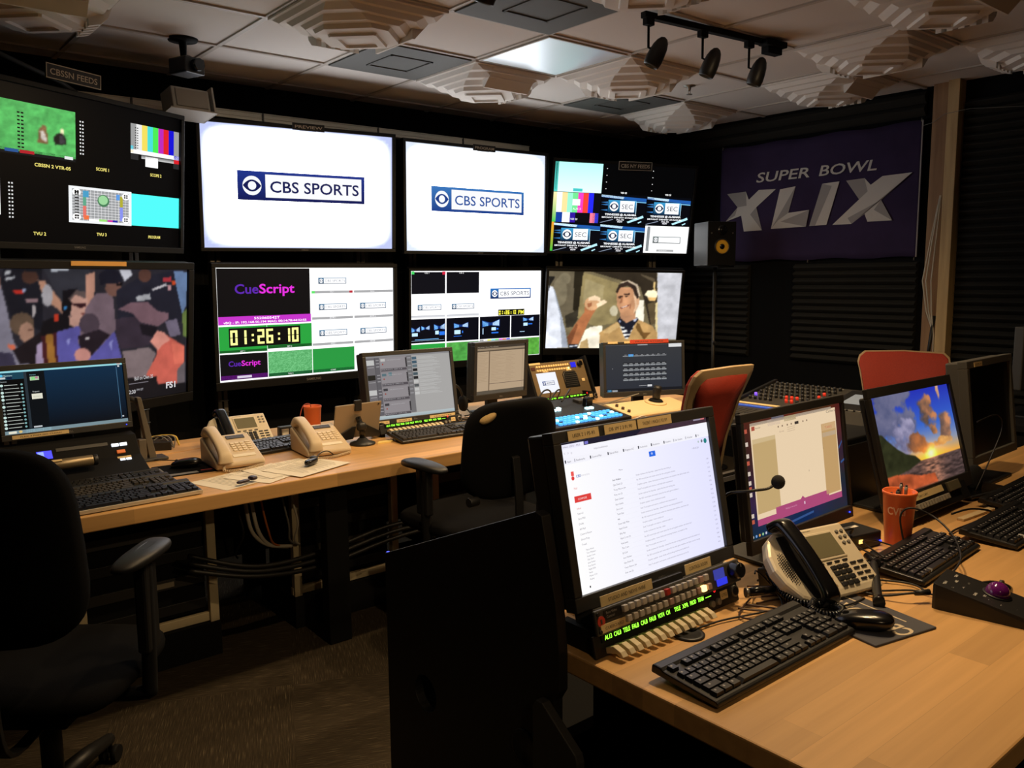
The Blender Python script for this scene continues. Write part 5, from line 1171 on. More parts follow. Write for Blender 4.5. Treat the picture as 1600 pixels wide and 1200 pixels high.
pc.rect(0, 0.0, 1, 0.015, (90, 92, 96)); pc.rect(0.42, 0.0, 0.55, 0.02, (200, 200, 202)); pc.rect(0.83, 0.0, 1.0, 0.075, (246, 247, 248)); pc.rect(0.0, 0.94, 1, 1.0, (28, 30, 36)); pc.rect(0.02, 0.955, 0.07, 1.0, (90, 170, 220)); pc.rect(0.08, 0.96, 0.15, 0.995, (200, 205, 210))
pc.rect(0.225, 0.205, 0.80, 0.255, (84, 86, 90))
for i in range(8):
    u = 0.225 + i * 0.072; pc.L = 2; pc.rect(u, 0.205, u + 0.066, 0.235, (52, 54, 58) if i != 1 else (70, 160, 240)); pc.rect(u, 0.235, u + 0.066, 0.255, (150, 152, 156) if i != 1 else (120, 200, 255)); pc.rect(u + 0.02, 0.215, u + 0.05, 0.225, (190, 190, 194))
    for r in range(4):
        v = 0.38 + r * 0.105; pc.rect(u, v, u + 0.066, v + 0.045, (44, 46, 50)); pc.rect(u, v + 0.045, u + 0.066, v + 0.075, (158, 162, 166)); pc.rect(u + 0.012, v + 0.022, u + 0.052, v + 0.034, (206, 208, 210))
pc.rect(0.43, 0.885, 0.53, 0.892, (200, 200, 204)); pc.rect(0.54, 0.87, 0.60, 0.91, (236, 237, 240)); pc.rect(0.085, 0.5, 0.092, 0.51, (210, 210, 210))
m4, Mh = monitor('dark grey monitor with a button grid and a red strip along its top', (3.613, 3.160, 0.979), -24, 4, 0.474, 0.267, pc, (0.016, 0.016, 0.03))
tape(m4, Mh, 0.03, 0.1495, 0.24, 0.022, 'FRAME STORE', -0.006, 'red_strip', mat('red_label', (190, 62, 40), 0.7)); tape(m4, Mh, -0.195, 0.1475, 0.06, 0.012, None); tape(m4, Mh, -0.10, 0.1475, 0.05, 0.012, None)
# ---- left end: shallow console below the dark blue monitor
t = thing('control_console', 'black console with small blue display and lit keys under the dark blue monitor', 'console', (0.70, 3.43, DZ))
MB().prism([(-0.16, 0.0), (-0.16, 0.022), (-0.02, 0.075), (0.04, 0.145), (0.10, 0.15), (0.10, 0.0)], -0.30, 0.23, 'x').build('case', M_BLKM, t, 0.004)
fm = T3(0, -0.02, 0.075) @ RX(49)
MB(fm).box((-0.10, 0.045, 0.001), (0.05, 0.034, 0.003)).build('display', lit('blue_violet_display', (60, 66, 250), 1.1), t)
MB(fm).box((-0.112, 0.045, 0.0026), (0.02, 0.028, 0.001)).build('display_bars', lit('pale_blue_bars', (130, 160, 255), 1.0), t)
MB(fm).box((0.03, 0.06, 0.001), (0.18, 0.014, 0.003)).build('name_strip', M_DKGREY, t)
for x, y in ((0.145, 0.05), (0.175, 0.05)): MB(fm).box((x, y, 0.003), (0.026, 0.012, 0.006)).build('lit_key', lit('white_key_light', (230, 240, 255), 1.4), t, 0.001)
MB(fm).box((0.16, 0.018, 0.003), (0.03, 0.014, 0.006)).build('orange_key', lit('dim_orange_key', (190, 90, 30), 0.5), t, 0.001)
sl = T3(0, -0.16, 0.022) @ RX(20.7)
for i in range(2): MB(sl).box((0.155 + i * 0.022, 0.12, 0.002), (0.018, 0.009, 0.005)).build('lit_key', lit('white_key_light', (0, 0, 0), 1), t)
MB(sl).box((0.165, 0.137, 0.001), (0.05, 0.012, 0.003)).build('label_tape', M_TAPE, t)
tube_ = thing('metal_tube', 'short silver tube lying across the black console below the dark blue monitor', 'tube', (0.655, 3.335, DZ + 0.088))
MB().tube([(-0.09, 0, 0), (0.085, 0.004, 0)], 0.020, 20).build('barrel', mat('champagne_metal', (150, 134, 106), 0.35, 0.6), tube_, 0.002)
MB().tube([(0.085, 0.004, 0), (0.10, 0.0045, 0)], 0.021, 20).build('end_cap', M_BLK, tube_, 0.002)
MB(RX(20)).box((-0.05, -0.004, 0.0205), (0.06, 0.012, 0.001)).build('label_tape', M_TAPE, tube_)
M_NAVYKEY = mat('navy_keycap', (18, 19, 32), 0.45); M_BRKEY = mat('brown_keycap', (52, 46, 37), 0.5)
keyboard('black keyboard with a pale front edge at the left end of the far desk', (0.752, 2.972, DZ), R(2), False, M_NAVYKEY, M_BLK, mat('pale_edge', (206, 196, 176), 0.5), W=0.47, group='keyboards at the left end of the far desk', legends=False)
keyboard('keyboard with brownish keys, middle of three at the left end of the far desk', (0.742, 3.115, DZ), R(3), False, M_BRKEY, M_BLK, mat('grey_edge', (120, 116, 108), 0.4), W=0.44, tilt=5, group='keyboards at the left end of the far desk', legends=False)
keyboard('dark keyboard, farthest of three below the dark blue monitor', (0.73, 3.235, DZ), R(1), False, mat('charcoal_keycap', (24, 23, 22), 0.5), M_BLK, None, W=0.46, tilt=4, group='keyboards at the left end of the far desk', legends=False)
# arm post right of the left monitor
ap = thing('support_post', 'grey upright support post beside the dark blue monitor', 'post', (1.035, 3.62, DZ))
MB().prism([(-0.055, 0.27), (-0.038, 0.27), (0.012, -0.0), (-0.018, 0.0)], -0.02, 0.02, 'y').build('blade', M_POST, ap, 0.002)
MB().box((0.0, 0.0, 0.006), (0.10, 0.09, 0.012)).build('foot', M_DKGREY, ap, 0.003)
MB().box((-0.045, -0.01, 0.05), (0.03, 0.03, 0.09)).build('clamp', M_POST, ap, 0.003)
MB().tube([(-0.045, 0.0, 0.25), (-0.06, 0.03, 0.26), (-0.085, 0.04, 0.26)], 0.012).build('arm_link', M_DKGREY, ap)
rt = thing('network_box', 'small black network box with cables behind the left arm post', 'box', (1.10, 3.83, DZ), R(-20))
MB().box((0, 0, 0.02), (0.15, 0.10, 0.04)).build('case', M_BLK, rt, 0.003)
for i in range(3): MB().tube(smooth_path([(-0.03 + i * 0.03, 0.0, 0.04), (0.01 + i * 0.025, 0.01, 0.058), (0.05 + i * 0.02, -0.02, 0.05), (0.085, -0.04, 0.01)]), 0.003, 6).build('patch_lead', M_GREY, rt)
cable('yellow cable looping up beside the black network box', [(1.06, 3.90, 0.785), (1.13, 3.88, 0.80), (1.20, 3.86, 0.795), (1.212, 3.845, 0.765), (1.215, 3.84, 0.754)], 0.0045, M_YCABLE)
tag(MB(T3(1.20, 3.77, DZ)).prism([(-0.16, -0.10), (0.10, -0.045), (0.12, 0.10), (-0.08, 0.11)], 0, 0.002, 'z').build('manila_folder', mat('manila', (214, 164, 104), 0.8)), 'flat manila folder on the far desk behind the tan phone', 'folder')
pad_ = thing('mouse_pad', 'black mouse pad with pale corner print beside the left keyboards', 'mouse pad', (1.07, 3.34, DZ), R(-4))
MB().box((0, 0, 0.0015), (0.20, 0.22, 0.003)).build('mat', M_FABRIC, pad_, 0.001)
MB().box((-0.03, -0.085, 0.0033), (0.12, 0.03, 0.0004)).box((-0.085, 0.0, 0.0033), (0.012, 0.12, 0.0004)).build('print', M_GREY, pad_)
MB().box((0.07, -0.07, 0.0034), (0.05, 0.016, 0.0004)).build('red_print', mat('dull_red_print', (120, 34, 40), 0.8), pad_)
mouse('black computer mouse on the pad beside the left tan phone', (1.085, 3.36, DZ + 0.0032), R(60), [(1.12, 3.45, 0.757), (1.05, 3.55, 0.756), (0.98, 3.62, 0.756)])
tan_phone('tan desk phone nearer the left keyboards, with cord curled in front', (1.255, 3.315, DZ), R(-4))
tan_phone('tan desk phone right of the papers, nearest the orange cup', (1.635, 3.285, DZ), R(-6))
big_phone('silver desk phone with black handset standing behind the two tan phones', (1.405, 3.63, DZ), R(-2), 1.0)
keyboard('black keyboard between the two tan phones', (1.475, 3.46, DZ), R(6), False, M_KEY, M_KBODY, None, W=0.38, tilt=9, legends=False)
br = thing('phone_bracket', 'small black bracket with a white card behind the middle keyboard', 'bracket', (1.62, 3.60, DZ), R(0))
MB().box((0, 0, 0.008), (0.07, 0.05, 0.016)).box((-0.028, 0, 0.04), (0.012, 0.03, 0.06)).box((0.028, 0, 0.04), (0.012, 0.03, 0.06)).box((0, 0, 0.068), (0.068, 0.03, 0.012)).build('frame', M_BLK, br, 0.003)
MB().box((0, 0.0, 0.04), (0.03, 0.004, 0.036)).build('card', M_PAPER, br)
c1 = cup('orange plastic cup with a cord over its rim on the far desk', (1.79, 3.66, DZ), 1.05, None)
cable('thin reddish cord looping from the rim of the orange cup down to the desk', [(1.78, 3.66, 0.80), (1.775, 3.645, 0.898), (1.735, 3.64, 0.904), (1.705, 3.62, 0.85), (1.70, 3.605, 0.78), (1.715, 3.58, 0.754)], 0.0022, mat('red_cord', (170, 70, 50), 0.5))
# papers and small things
def sheet(label, x, y, rz, k, w=0.216, h=0.279):
    s = thing('paper_sheet', label, 'paper', (x, y, DZ + 0.0006 + k * 0.0012), rz, 'papers on the far desk')
    V = []; F = []
    for j in range(9):
        for i in range(7):
            u, v = i / 6 - 0.5, j / 8 - 0.5; V.append((u * w, v * h, 0.0005 + 0.006 * max(0, abs(u + v) - 0.72) ** 1.5 * 2))
    for j in range(8):
        for i in range(6): F.append((j * 7 + i, j * 7 + i + 1, (j + 1) * 7 + i + 1, (j + 1) * 7 + i))
    me = bpy.data.meshes.new('sheet'); me.from_pydata(V, [], F); link('sheet', me, M_PAPER, s)
    p = MB()
    for i in range(16): p.box((-0.02 + 0.01 * (i % 3), h / 2 - 0.03 - i * 0.013, 0.0009), (w * (0.62 + 0.06 * (i * 5 % 4)), 0.002, 0.0002))
    p.build('typing', mat('faint_typing', (168, 160, 146), 0.9), s)
sheet('typed paper sheet lying in front of the left tan phone, closest to the desk edge', 1.17, 3.035, R(-72), 0)
sheet('typed paper sheet lying under the small purple object', 1.30, 3.045, R(-62), 1)
sheet('typed paper sheet between the tan phones, turned lengthwise', 1.38, 3.08, R(-80), 2)
sheet('typed paper sheet partly under the right tan phone', 1.45, 3.035, R(-70), 3)
ep = thing('key_fob', 'small purple-black key fob lying on the papers', 'fob', (1.165, 2.935, DZ + 0.009), R(20))
MB().pad((-0.02, 0, 0.006), (0.06, 0.018, 0.012), 0.7, 20).build('stem', mat('purple_black_plastic', (44, 32, 48), 0.35), ep)
MB().pad((0.03, 0.006, 0.008), (0.03, 0.034, 0.016), 0.7, 20).build('head', mat('purple_black_plastic', (0, 0, 0)), ep)
hs = thing('telephone_earpiece', 'black earpiece with short cable lying in front of the right tan phone', 'earpiece', (1.475, 3.045, DZ + 0.009), R(35))
MB().pad((0, 0, 0.012), (0.085, 0.032, 0.024), 0.7, 24).build('shell', M_GLOSSB, hs)
MB().pad((0.035, 0.008, 0.016), (0.03, 0.034, 0.022), 0.8, 20).build('tip', M_BLK, hs)
MB().tube(smooth_path([(0.04, 0.0, 0.016), (0.08, 0.0, 0.03), (0.12, -0.01, 0.03), (0.15, -0.02, 0.01)]), 0.0025, 6).build('lead', M_CABLE, hs)
# tablet on its stand, seen from behind
tb_ = thing('tablet', 'grey tablet facing away on a black stand beside the cup', 'tablet', (1.862, 3.375, DZ), R(3))
Mt = T3(0, 0, 0.02) @ RX(12)
MB(Mt).box((0, 0, 0.085), (0.245, 0.009, 0.165)).build('back_cover', mat('grey_aluminium', (158, 144, 124), 0.45, 0.4), tb_, 0.004)
MB(Mt).cyl((0.105, -0.0045, 0.155), (0.105, -0.006, 0.155), 0.004, n=12).build('camera_lens', M_BLK, tb_)
MB(Mt).prism([(0.02, 0.0), (0.125, -0.006), (0.125, 0.02), (0.03, 0.07), (0.01, 0.07)], -0.012, -0.005, 'y').build('bracket_wing', M_BLK, tb_, 0.002)
MB(Mt).prism([(-0.02, 0.0), (-0.115, -0.004), (-0.115, 0.02), (-0.03, 0.06), (-0.01, 0.06)], -0.012, -0.005, 'y').build('bracket_wing', M_BLK, tb_, 0.002)
ts = thing('tablet_stand', 'black jointed stand holding up the grey tablet', 'stand', (1.857, 3.305, DZ))
MB().lathe([(0.058, 0), (0.058, 0.008), (0.03, 0.016), (0.018, 0.03)], 24).build('base', M_BLK, ts)
MB().tube([(0, 0, 0.025), (0.004, 0.01, 0.075), (0.0, 0.035, 0.12)], 0.013, 14).build('arm', M_GLOSSB, ts)
MB().pad((0.002, 0.01, 0.08), (0.045, 0.04, 0.045), 0.8, 20).build('ball_joint', M_BLK, ts)
MB().box((0, 0.033, 0.175), (0.035, 0.014, 0.05)).build('clip', M_BLK, ts, 0.003)
tag(MB(T3(1.955, 3.27, DZ)).prism([(-0.05, -0.015), (0.02, -0.02), (0.055, 0.01), (-0.02, 0.022)], 0, 0.006, 'z').build('sticky_notes', mat('yellow_notes', (226, 200, 120), 0.8)), 'small pad of yellow sticky notes in front of the tablet', 'notes')
# clip-list monitor's panel and keyboard
key_panel('low black intercom panel with green lettering under the pale grey lit monitor', (2.235, 3.375, DZ + 0.064), 14, 0.48, upper=False)
keyboard('black keyboard in front of the pale grey lit monitor', (2.215, 3.235, DZ), R(-3), False, mat('worn_keycap', (50, 46, 42), 0.45), M_KBODY, None, W=0.45, tilt=7, legends=False)
hd = thing('headset', 'black headset leaning on the stand of the pale grey monitor', 'headset', (2.56, 3.58, DZ))
pts = [(0.075 * math.cos(a), 0.01, 0.10 + 0.085 * math.sin(a)) for a in [PI * k / 14 for k in range(15)]]
MB().tube(pts, 0.007, 8).build('headband', M_BLK, hd)
for s in (-1, 1): MB(T3(s * 0.078, 0.01, 0.075)).pad((0, 0, 0), (0.036, 0.07, 0.085), 0.8, 22).build('ear_cup', M_BLKM, hd)
MB().tube(smooth_path([(0.078, -0.02, 0.05), (0.06, -0.08, 0.03), (0.0, -0.11, 0.03)]), 0.004, 8).build('microphone_boom', M_BLK, hd)
MB().tube(smooth_path([(-0.078, 0.0, 0.035), (-0.04, -0.06, 0.006), (0.06, -0.04, 0.005), (0.10, -0.12, 0.005), (0.0, -0.16, 0.005), (-0.08, -0.10, 0.005)]), 0.003, 6).build('lead', M_CABLE, hd)
for i, p in enumerate(([(2.52, 3.50, 0.755), (2.60, 3.42, 0.775), (2.70, 3.45, 0.79), (2.78, 3.42, 0.757), (2.66, 3.36, 0.755), (2.55, 3.40, 0.755)], [(2.50, 3.44, 0.755), (2.62, 3.38, 0.785), (2.74, 3.40, 0.77), (2.85, 3.35, 0.756), (2.92, 3.42, 0.757)])):
    cable('tangled black cables on the far desk in front of the tan spreadsheet monitor', p, 0.004, group='tangled cables by the spreadsheet monitor')
# bronze console with little white screen
gc = thing('router_panel', 'bronze control panel with a small white screen and lit key rows', 'control panel', (3.431, 3.671, DZ))
Mg = T3(0, 0, 0.132) @ RX(-23.3); M_BRZ = mat('bronze_panel', (116, 98, 70), 0.5, 0.3)
MB(Mg).box((0, 0.004, 0), (0.46, 0.012, 0.225)).build('face_plate', M_BRZ, gc, 0.003)
MB(Mg).box((0, 0.05, 0), (0.43, 0.08, 0.20)).build('chassis', M_BLK, gc)
for s in (-1, 1): MB(Mg).prism([(-0.02, -0.15), (-0.02, 0.13), (0.10, 0.13), (0.10, -0.08)], s * 0.24 - 0.008, s * 0.24 + 0.008, 'x').build('side_cheek', M_BLKM, gc)
for r in range(2):
    for i in range(14): MB(Mg).box((-0.165 + i * 0.0195, -0.005, 0.088 - r * 0.024), (0.010, 0.008, 0.011)).build('button', lit('warm_key_light', (236, 190, 120), 0.45) if (r, i) != (1, 13) else lit('bright_amber_key', (255, 226, 140), 2.0), gc)
MB(Mg).box((-0.195, -0.004, 0.078), (0.03, 0.004, 0.018)).build('badge', mat('dark_red_badge', (70, 26, 18), 0.5), gc)
tape(gc, Mg, -0.175, 0.108, 0.09, 0.012, None, -0.004)
MB(Mg).box((0.135, -0.004, 0.082), (0.04, 0.005, 0.032)).build('display', lit('deep_blue_display', (26, 30, 210), 0.8), gc)
MB(Mg).tube([(0.185, -0.002, 0.084), (0.185, -0.022, 0.084)], 0.017, 20).build('knob', M_GLOSSB, gc, 0.002)
pcs = Pic(0.155, 0.125, 1.0); pcs.rect(0, 0, 1, 1, (246, 248, 255)); cbs(pcs, 0.2, 0.42, 0.82, 0.62, (50, 80, 150), (36, 52, 112)); pcs.build('screen', gc, Mg @ T3(-0.105, -0.0028, -0.014))
tape(gc, Mg, -0.105, 0.056, 0.045, 0.010, None, -0.004)
MB(Mg).prism([(-0.06, -0.055), (0.06, -0.055), (0.06, 0.03), (0.045, 0.05), (-0.045, 0.05), (-0.06, 0.03)], -0.006, -0.001, 'y', T3(0.085, 0, -0.004)).build('speaker_grille', M_BLKM, gc, 0.002)
MB(Mg).tube([(0.085 + x, -0.0065, -0.004 + z) for x, z in ((-0.055, -0.02), (-0.055, 0.028), (-0.042, 0.044), (0.042, 0.044), (0.055, 0.028), (0.055, -0.02))], 0.0016, 6).build('chrome_trim', M_ALU, gc)
for i in range(7): MB(Mg).box((0.085, -0.0065, -0.045 + i * 0.012), (0.098, 0.002, 0.003)).build('slot', M_DKGREY, gc)
tape(gc, Mg, 0.085, 0.052, 0.04, 0.010, None, -0.006); tape(gc, Mg, 0.185, -0.02, 0.025, 0.018, None, -0.004)
kp2, _ = key_panel('low black intercom panel with green lettering at the foot of the bronze control panel', (3.40, 3.555, DZ + 0.052), 12, 0.42, upper=False)
# switcher with glowing blue keys
sw = thing('video_switcher', 'low black video switcher with rows of glowing blue keys', 'switcher', (2.92, 3.09, DZ))
MB().prism([(-0.21, 0), (-0.21, 0.03), (0.20, 0.085), (0.21, 0.08), (0.21, 0)], -0.34, 0.28, 'x').build('case', M_BLK, sw, 0.004)
Ms = T3(0, -0.21, 0.03) @ RX(7.6); kb = lit('blue_key_light', (70, 160, 240), 1.3); kb2 = lit('pale_blue_key_light', (190, 236, 255), 1.5)
r2 = random.Random(5)
for r, (y, x0, nn) in enumerate(((0.030, -0.31, 20), (0.058, -0.31, 20), (0.090, -0.31, 20), (0.118, -0.31, 20))):
    for i in range(nn):
        if x0 + i * 0.028 < 0.26 and r2.random() > 0.10: MB(Ms).box((x0 + i * 0.028, y, 0.004), (0.018, 0.015, 0.010)).build('lit_key', kb if r2.random() > 0.2 else kb2, sw)
for x, y in ((-0.30, 0.17), (-0.27, 0.17), (-0.30, 0.20), (-0.05, 0.24), (-0.02, 0.24), (0.0, 0.26), (0.15, 0.20), (0.18, 0.20)): MB(Ms).box((x, y, 0.004), (0.02, 0.02, 0.010)).build('effects_key', kb2, sw)
for x in (-0.22, -0.12): MB(Ms).box((x, 0.27, 0.003), (0.07, 0.01, 0.004)).build('strip', M_GREY, sw)
tb2 = MB(Ms).box((0.20, 0.25, 0.02), (0.05, 0.03, 0.05)).build('transition_lever', M_GLOSSB, sw, 0.004)
MB(Ms).box((0.22, 0.33, 0.008), (0.06, 0.05, 0.014)).build('knob_block', M_DKGREY, sw, 0.002)
for i in range(3): cable('black cables draped over the back of the video switcher', [(2.80 + i * 0.10, 3.20, 0.84), (2.92 + i * 0.09, 3.25, 0.90 - i * 0.01), (3.05 + i * 0.07, 3.34, 0.87), (3.12 + i * 0.05, 3.44, 0.78)], 0.0045, group='cables over the switcher')
# tan joystick controller
jc = thing('joystick_controller', 'tan camera controller with a black joystick in front of the dark grey monitor', 'controller', (3.46, 2.985, DZ), R(-6))
MB().prism([(-0.105, 0.0), (-0.11, 0.02), (-0.10, 0.030), (0.09, 0.062), (0.11, 0.058), (0.11, 0.0)], -0.24, 0.24, 'x').build('case', M_CREAM, jc, 0.005)
Mj = T3(0, -0.10, 0.030) @ RX(9.6)
for i in range(3): MB(Mj).lathe([(0.009, 0), (0.008, 0.013), (0.003, 0.014)], 14, (-0.205, 0.04 + i * 0.05, 0)).build('knob', mat('brown_knob', (74, 54, 36), 0.5), jc)
MB(Mj).lathe([(0.062, 0), (0.060, 0.006), (0.046, 0.012), (0.046, 0.006)], 28, (0.07, 0.13, 0)).build('joystick_collar', M_CREAM, jc)
MB(Mj).lathe([(0.044, 0.006), (0.034, 0.018), (0.022, 0.022)], 24, (0.07, 0.13, 0)).build('joystick_boot', M_BLKM, jc)
MB(Mj).lathe([(0.018, 0.018), (0.022, 0.03), (0.024, 0.085), (0.020, 0.095), (0.004, 0.097)], 20, (0.07, 0.13, 0)).build('joystick', M_BLK, jc)
cable('beige cable hanging off the front of the tan joystick controller', [(3.30, 2.872, 0.765), (3.25, 2.858, 0.775), (3.22, 2.86, 0.77), (3.20, 2.885, 0.757)], 0.004, M_WCABLE)
cable('thin silver cable slanting behind the tan joystick controller', [(3.14, 3.26, 0.757), (3.30, 3.2, 0.79), (3.42, 3.12, 0.83), (3.50, 3.10, 0.845)], 0.003, M_GREY)
# ---- clutter below the far desk
M_RAIL = mat('pale_rack_rail', (205, 190, 155), 0.5, 0.2)
def under_rack(label, x0, x1, y, z0, z1):
    r = thing('equipment_rack', label, 'rack', ((x0 + x1) / 2, y, 0), 0, 'equipment racks under the far desk'); w = x1 - x0
    for s in (-1, 1): MB().box((s * (w / 2 - 0.02), -0.16, (z0 + z1) / 2), (0.035, 0.03, z1 - z0)).build('rail', M_RAIL, r, 0.002)
    for z in (z0 + 0.02, z1 - 0.02): MB().box((0, -0.15, z), (w, 0.02, 0.035)).build('crossbar', M_RAIL, r, 0.002)
    MB().box((0, 0.02, (z0 + z1) / 2), (w - 0.08, 0.30, z1 - z0 - 0.08)).build('enclosure', M_BLKM, r)
    for i in range(4):
        z = z0 + 0.06 + i * (z1 - z0 - 0.1) / 4; u = MB().box((0, -0.145, z + 0.02), (w - 0.09, 0.01, 0.04)).build('rack_unit', M_DKGREY if i % 2 else M_BLK, r, 0.001)
        if i == 1: MB().box((0.05, -0.152, z + 0.02), (0.09, 0.004, 0.02)).build('lit_slot', mat('pale_slot', (170, 160, 140), 0.6), u)
    MB().box((0, 0, z0 / 2), (w, 0.36, z0)).build('plinth', M_BLKM, r)
under_rack('grey railed equipment rack under the left part of the far desk', 0.62, 1.14, 3.40, 0.14, 0.66)
under_rack('grey railed equipment rack under the far desk below the right tan phone', 1.47, 2.0, 3.42, 0.14, 0.66)
under_rack('grey railed equipment rack under the far desk below the clip list monitor', 2.18, 2.62, 3.40, 0.14, 0.66)
gr = 'cables hanging under the far desk'
for i, (x, m_, lab) in enumerate(((1.235, M_WCABLE, 'pair of thick pale cables dropping from the desk edge'), (1.26, M_WCABLE, 'pair of thick pale cables dropping from the desk edge'), (1.30, M_OCABLE, 'orange cable hanging under the far desk'), (1.39, M_GREY, 'grey cable hanging under the far desk'), (1.43, M_WCABLE, 'thin white cable hanging under the far desk beside the right rack'), (1.20, M_CABLE, 'black cable hanging under the far desk'))):
    cable(lab, [(x, 3.16, 0.69), (x + 0.004, 3.15, 0.60), (x + 0.02, 3.14, 0.50), (x + 0.10 - 0.02 * i, 3.18, 0.42), (x + 0.22 - 0.04 * i, 3.22, 0.38)], 0.008 if i < 2 else 0.0045, m_, gr)
for i in range(3): cable('black cables sagging in a bundle under the far desk', [(1.00, 3.14, 0.46 - i * 0.03), (1.25, 3.10, 0.37 - i * 0.02), (1.55, 3.12, 0.36 - i * 0.03), (1.95, 3.14, 0.40 - i * 0.03), (2.5, 3.16, 0.34)], 0.010, M_CABLE, gr)
# ================================================================== near desk
NX0, NX1, NY0, NY1 = 1.10, 4.30, 0.447, 1.32
d2 = thing('work_desk', 'maple desk nearest the camera with keyboards, phone and orange cup', 'desk', ((NX0 + NX1) / 2, (NY0 + NY1) / 2, 0))
cx, cy = (NX0 + NX1) / 2, (NY0 + NY1) / 2
MB().box((0, 0, DZ - 0.0225), (NX1 - NX0, NY1 - NY0, 0.045)).build('desktop', M_WOOD, d2, 0.004)
for x, y in ((-1.42, 0.2), (0, 0.2), (1.45, 0.2)): MB().box((x, y - 0.1, (DZ - 0.045) / 2), (0.06, 0.5, DZ - 0.045)).build('leg', M_BLKM, d2, 0.003)
MB().lathe([(0.034, 0), (0.034, 0.004), (0.026, 0.005), (0.024, 0.0035), (0.002, 0.003)], 28, (1.347 - cx, 1.048 - cy, DZ)).build('cable_grommet', M_BLK, d2)
# ---- console cabinet behind the desk, with its black end panel
con = thing('console_cabinet', 'black console cabinet behind the near monitors, its end panel pierced by a hole', 'console', (1.10, 1.5, 0))
def holed_panel(outer, holes, x0, x1):
    from mathutils.geometry import tessellate_polygon
    loops = [[Vector((0, y, z)) for y, z in outer]] + [[Vector((0, y, z)) for y, z in h] for h in holes]
    tri = tessellate_polygon(loops); flat = [p for l_ in loops for p in l_]; mb = MB(); n_ = len(flat)
    a = mb._v([(x0, p.y, p.z) for p in flat]); b_ = mb._v([(x1, p.y, p.z) for p in flat])
    for t_ in tri: mb._f([a[i] for i in t_]); mb._f([b_[i] for i in t_][::-1])
    k = 0
    for l_ in loops:
        m_ = len(l_)
        for i in range(m_): mb._f([a[k + i], a[k + (i + 1) % m_], b_[k + (i + 1) % m_], b_[k + i]])
        k += m_
    return mb
M_PANEL = mat('black_laminate', (30, 29, 29), 0.5)
circ = lambda y, z, r, n_=28: [(y + r * math.cos(2 * PI * i / n_), z + r * math.sin(2 * PI * i / n_)) for i in range(n_)]
outer = [(0.30, 0.0), (0.30, 0.80), (-0.285, 1.035), (-0.305, 1.03), (-0.345, 0.86), (-0.355, 0.76), (-0.355, 0.68), (-0.34, 0.655), (-0.34, 0.0)]
holed_panel(outer, [circ(0.126, 0.487, 0.046)], -0.035, -0.010).build('end_panel', M_PANEL, con, 0.002)
MB(T3(-0.035, -0.251, 0.514) @ RY(-90)).lathe([(0.042, 0), (0.042, 0.003), (0.036, 0.004), (0.034, 0.002), (0.002, 0.002)], 28).build('grommet_cover', M_BLK, con)
MB().prism([(-0.30, 0.64), (-0.31, 0.655), (-0.33, 0.655), (-0.425, 0.585), (-0.43, 0.57), (-0.43, 0.50), (-0.415, 0.49), (-0.415, 0.30), (-0.30, 0.30)], -0.058, -0.036, 'x').build('support_bracket', M_DKGREY, con, 0.003)
MB().cyl((-0.058, -0.385, 0.52), (-0.061, -0.385, 0.52), 0.004).build('bracket_screw', M_ALU, con)
MB().box((1.5, 0.30, 0.39), (3.0, 0.02, 0.78)).build('back_panel', M_PANEL, con)
MB().prism([(0.285, 0.77), (0.0, 0.885), (-0.01, 0.875), (0.275, 0.755)], -0.01, 2.9, 'x').build('sloping_top', M_PANEL, con)
MB().box((1.45, 0.05, 0.42), (2.9, 0.40, 0.03)).build('shelf', M_BLKM, con)
MB().cyl((-0.022, 0.305, 0.793), (-0.022, 0.305, 0.799), 0.004, n=10).build('status_light', M_BLUELED, con)
tw = thing('computer_tower', 'black computer tower standing behind the gap between the document and sunset monitors', 'computer', (2.66, 1.46, 0.446))
MB().box((0, 0.0, 0.265), (0.30, 0.22, 0.51)).build('case', M_BLKM, tw, 0.006); MB().box((0, -0.113, 0.265), (0.27, 0.006, 0.47)).build('front_cover', M_BLK, tw, 0.003)
MB().box((0, 0, 0.0), (0.26, 0.2, 0.02)).build('foot_rail', M_BLK, tw)

# ---- mail screen
pc = Pic(0.474, 0.307, 1.02); pc.rect(0, 0, 1, 1, (254, 253, 250)); pc.L = 0.5
pc.raster(np.dstack([np.linspace(254, 226, 24)[None].repeat(12, 0), np.linspace(253, 226, 24)[None].repeat(12, 0), np.linspace(252, 255, 24)[None].repeat(12, 0)]) / 255.0, 0, 0.09, 1, 1); pc.L = 1
pc.rect(0, -0.045, 1, 0.038, (26, 24, 38), (34, 30, 46)); pc.poly([(0.48, 0.038), (0.58, -0.045), (1.0, -0.045), (1.0, 0.038)], (74, 52, 62)); pc.L = 2
pc.rect(0, 0.012, 0.145, 0.045, (236, 234, 250)); pc.rect(0.15, 0.014, 0.172, 0.034, (120, 116, 200)); pc.rect(0.90, -0.02, 0.975, 0.012, (150, 140, 160)); pc.rect(0.955, -0.02, 0.985, 0.012, (206, 110, 110)); pc.rect(0, 0.04, 1, 0.10, (245, 244, 252)); pc.rect(0, 0.10, 1, 0.145, (243, 242, 250))
pc.L = 3; INKC = (150, 146, 156); pc.text('Inbox (201) - Mail', 0.02, 0.034, 0.012, INKC, w=0.10); pc.text('https://mail/#inbox', 0.20, 0.078, 0.013, INKC); pc.text('<  >  o', 0.02, 0.08, 0.02, (190, 186, 196))
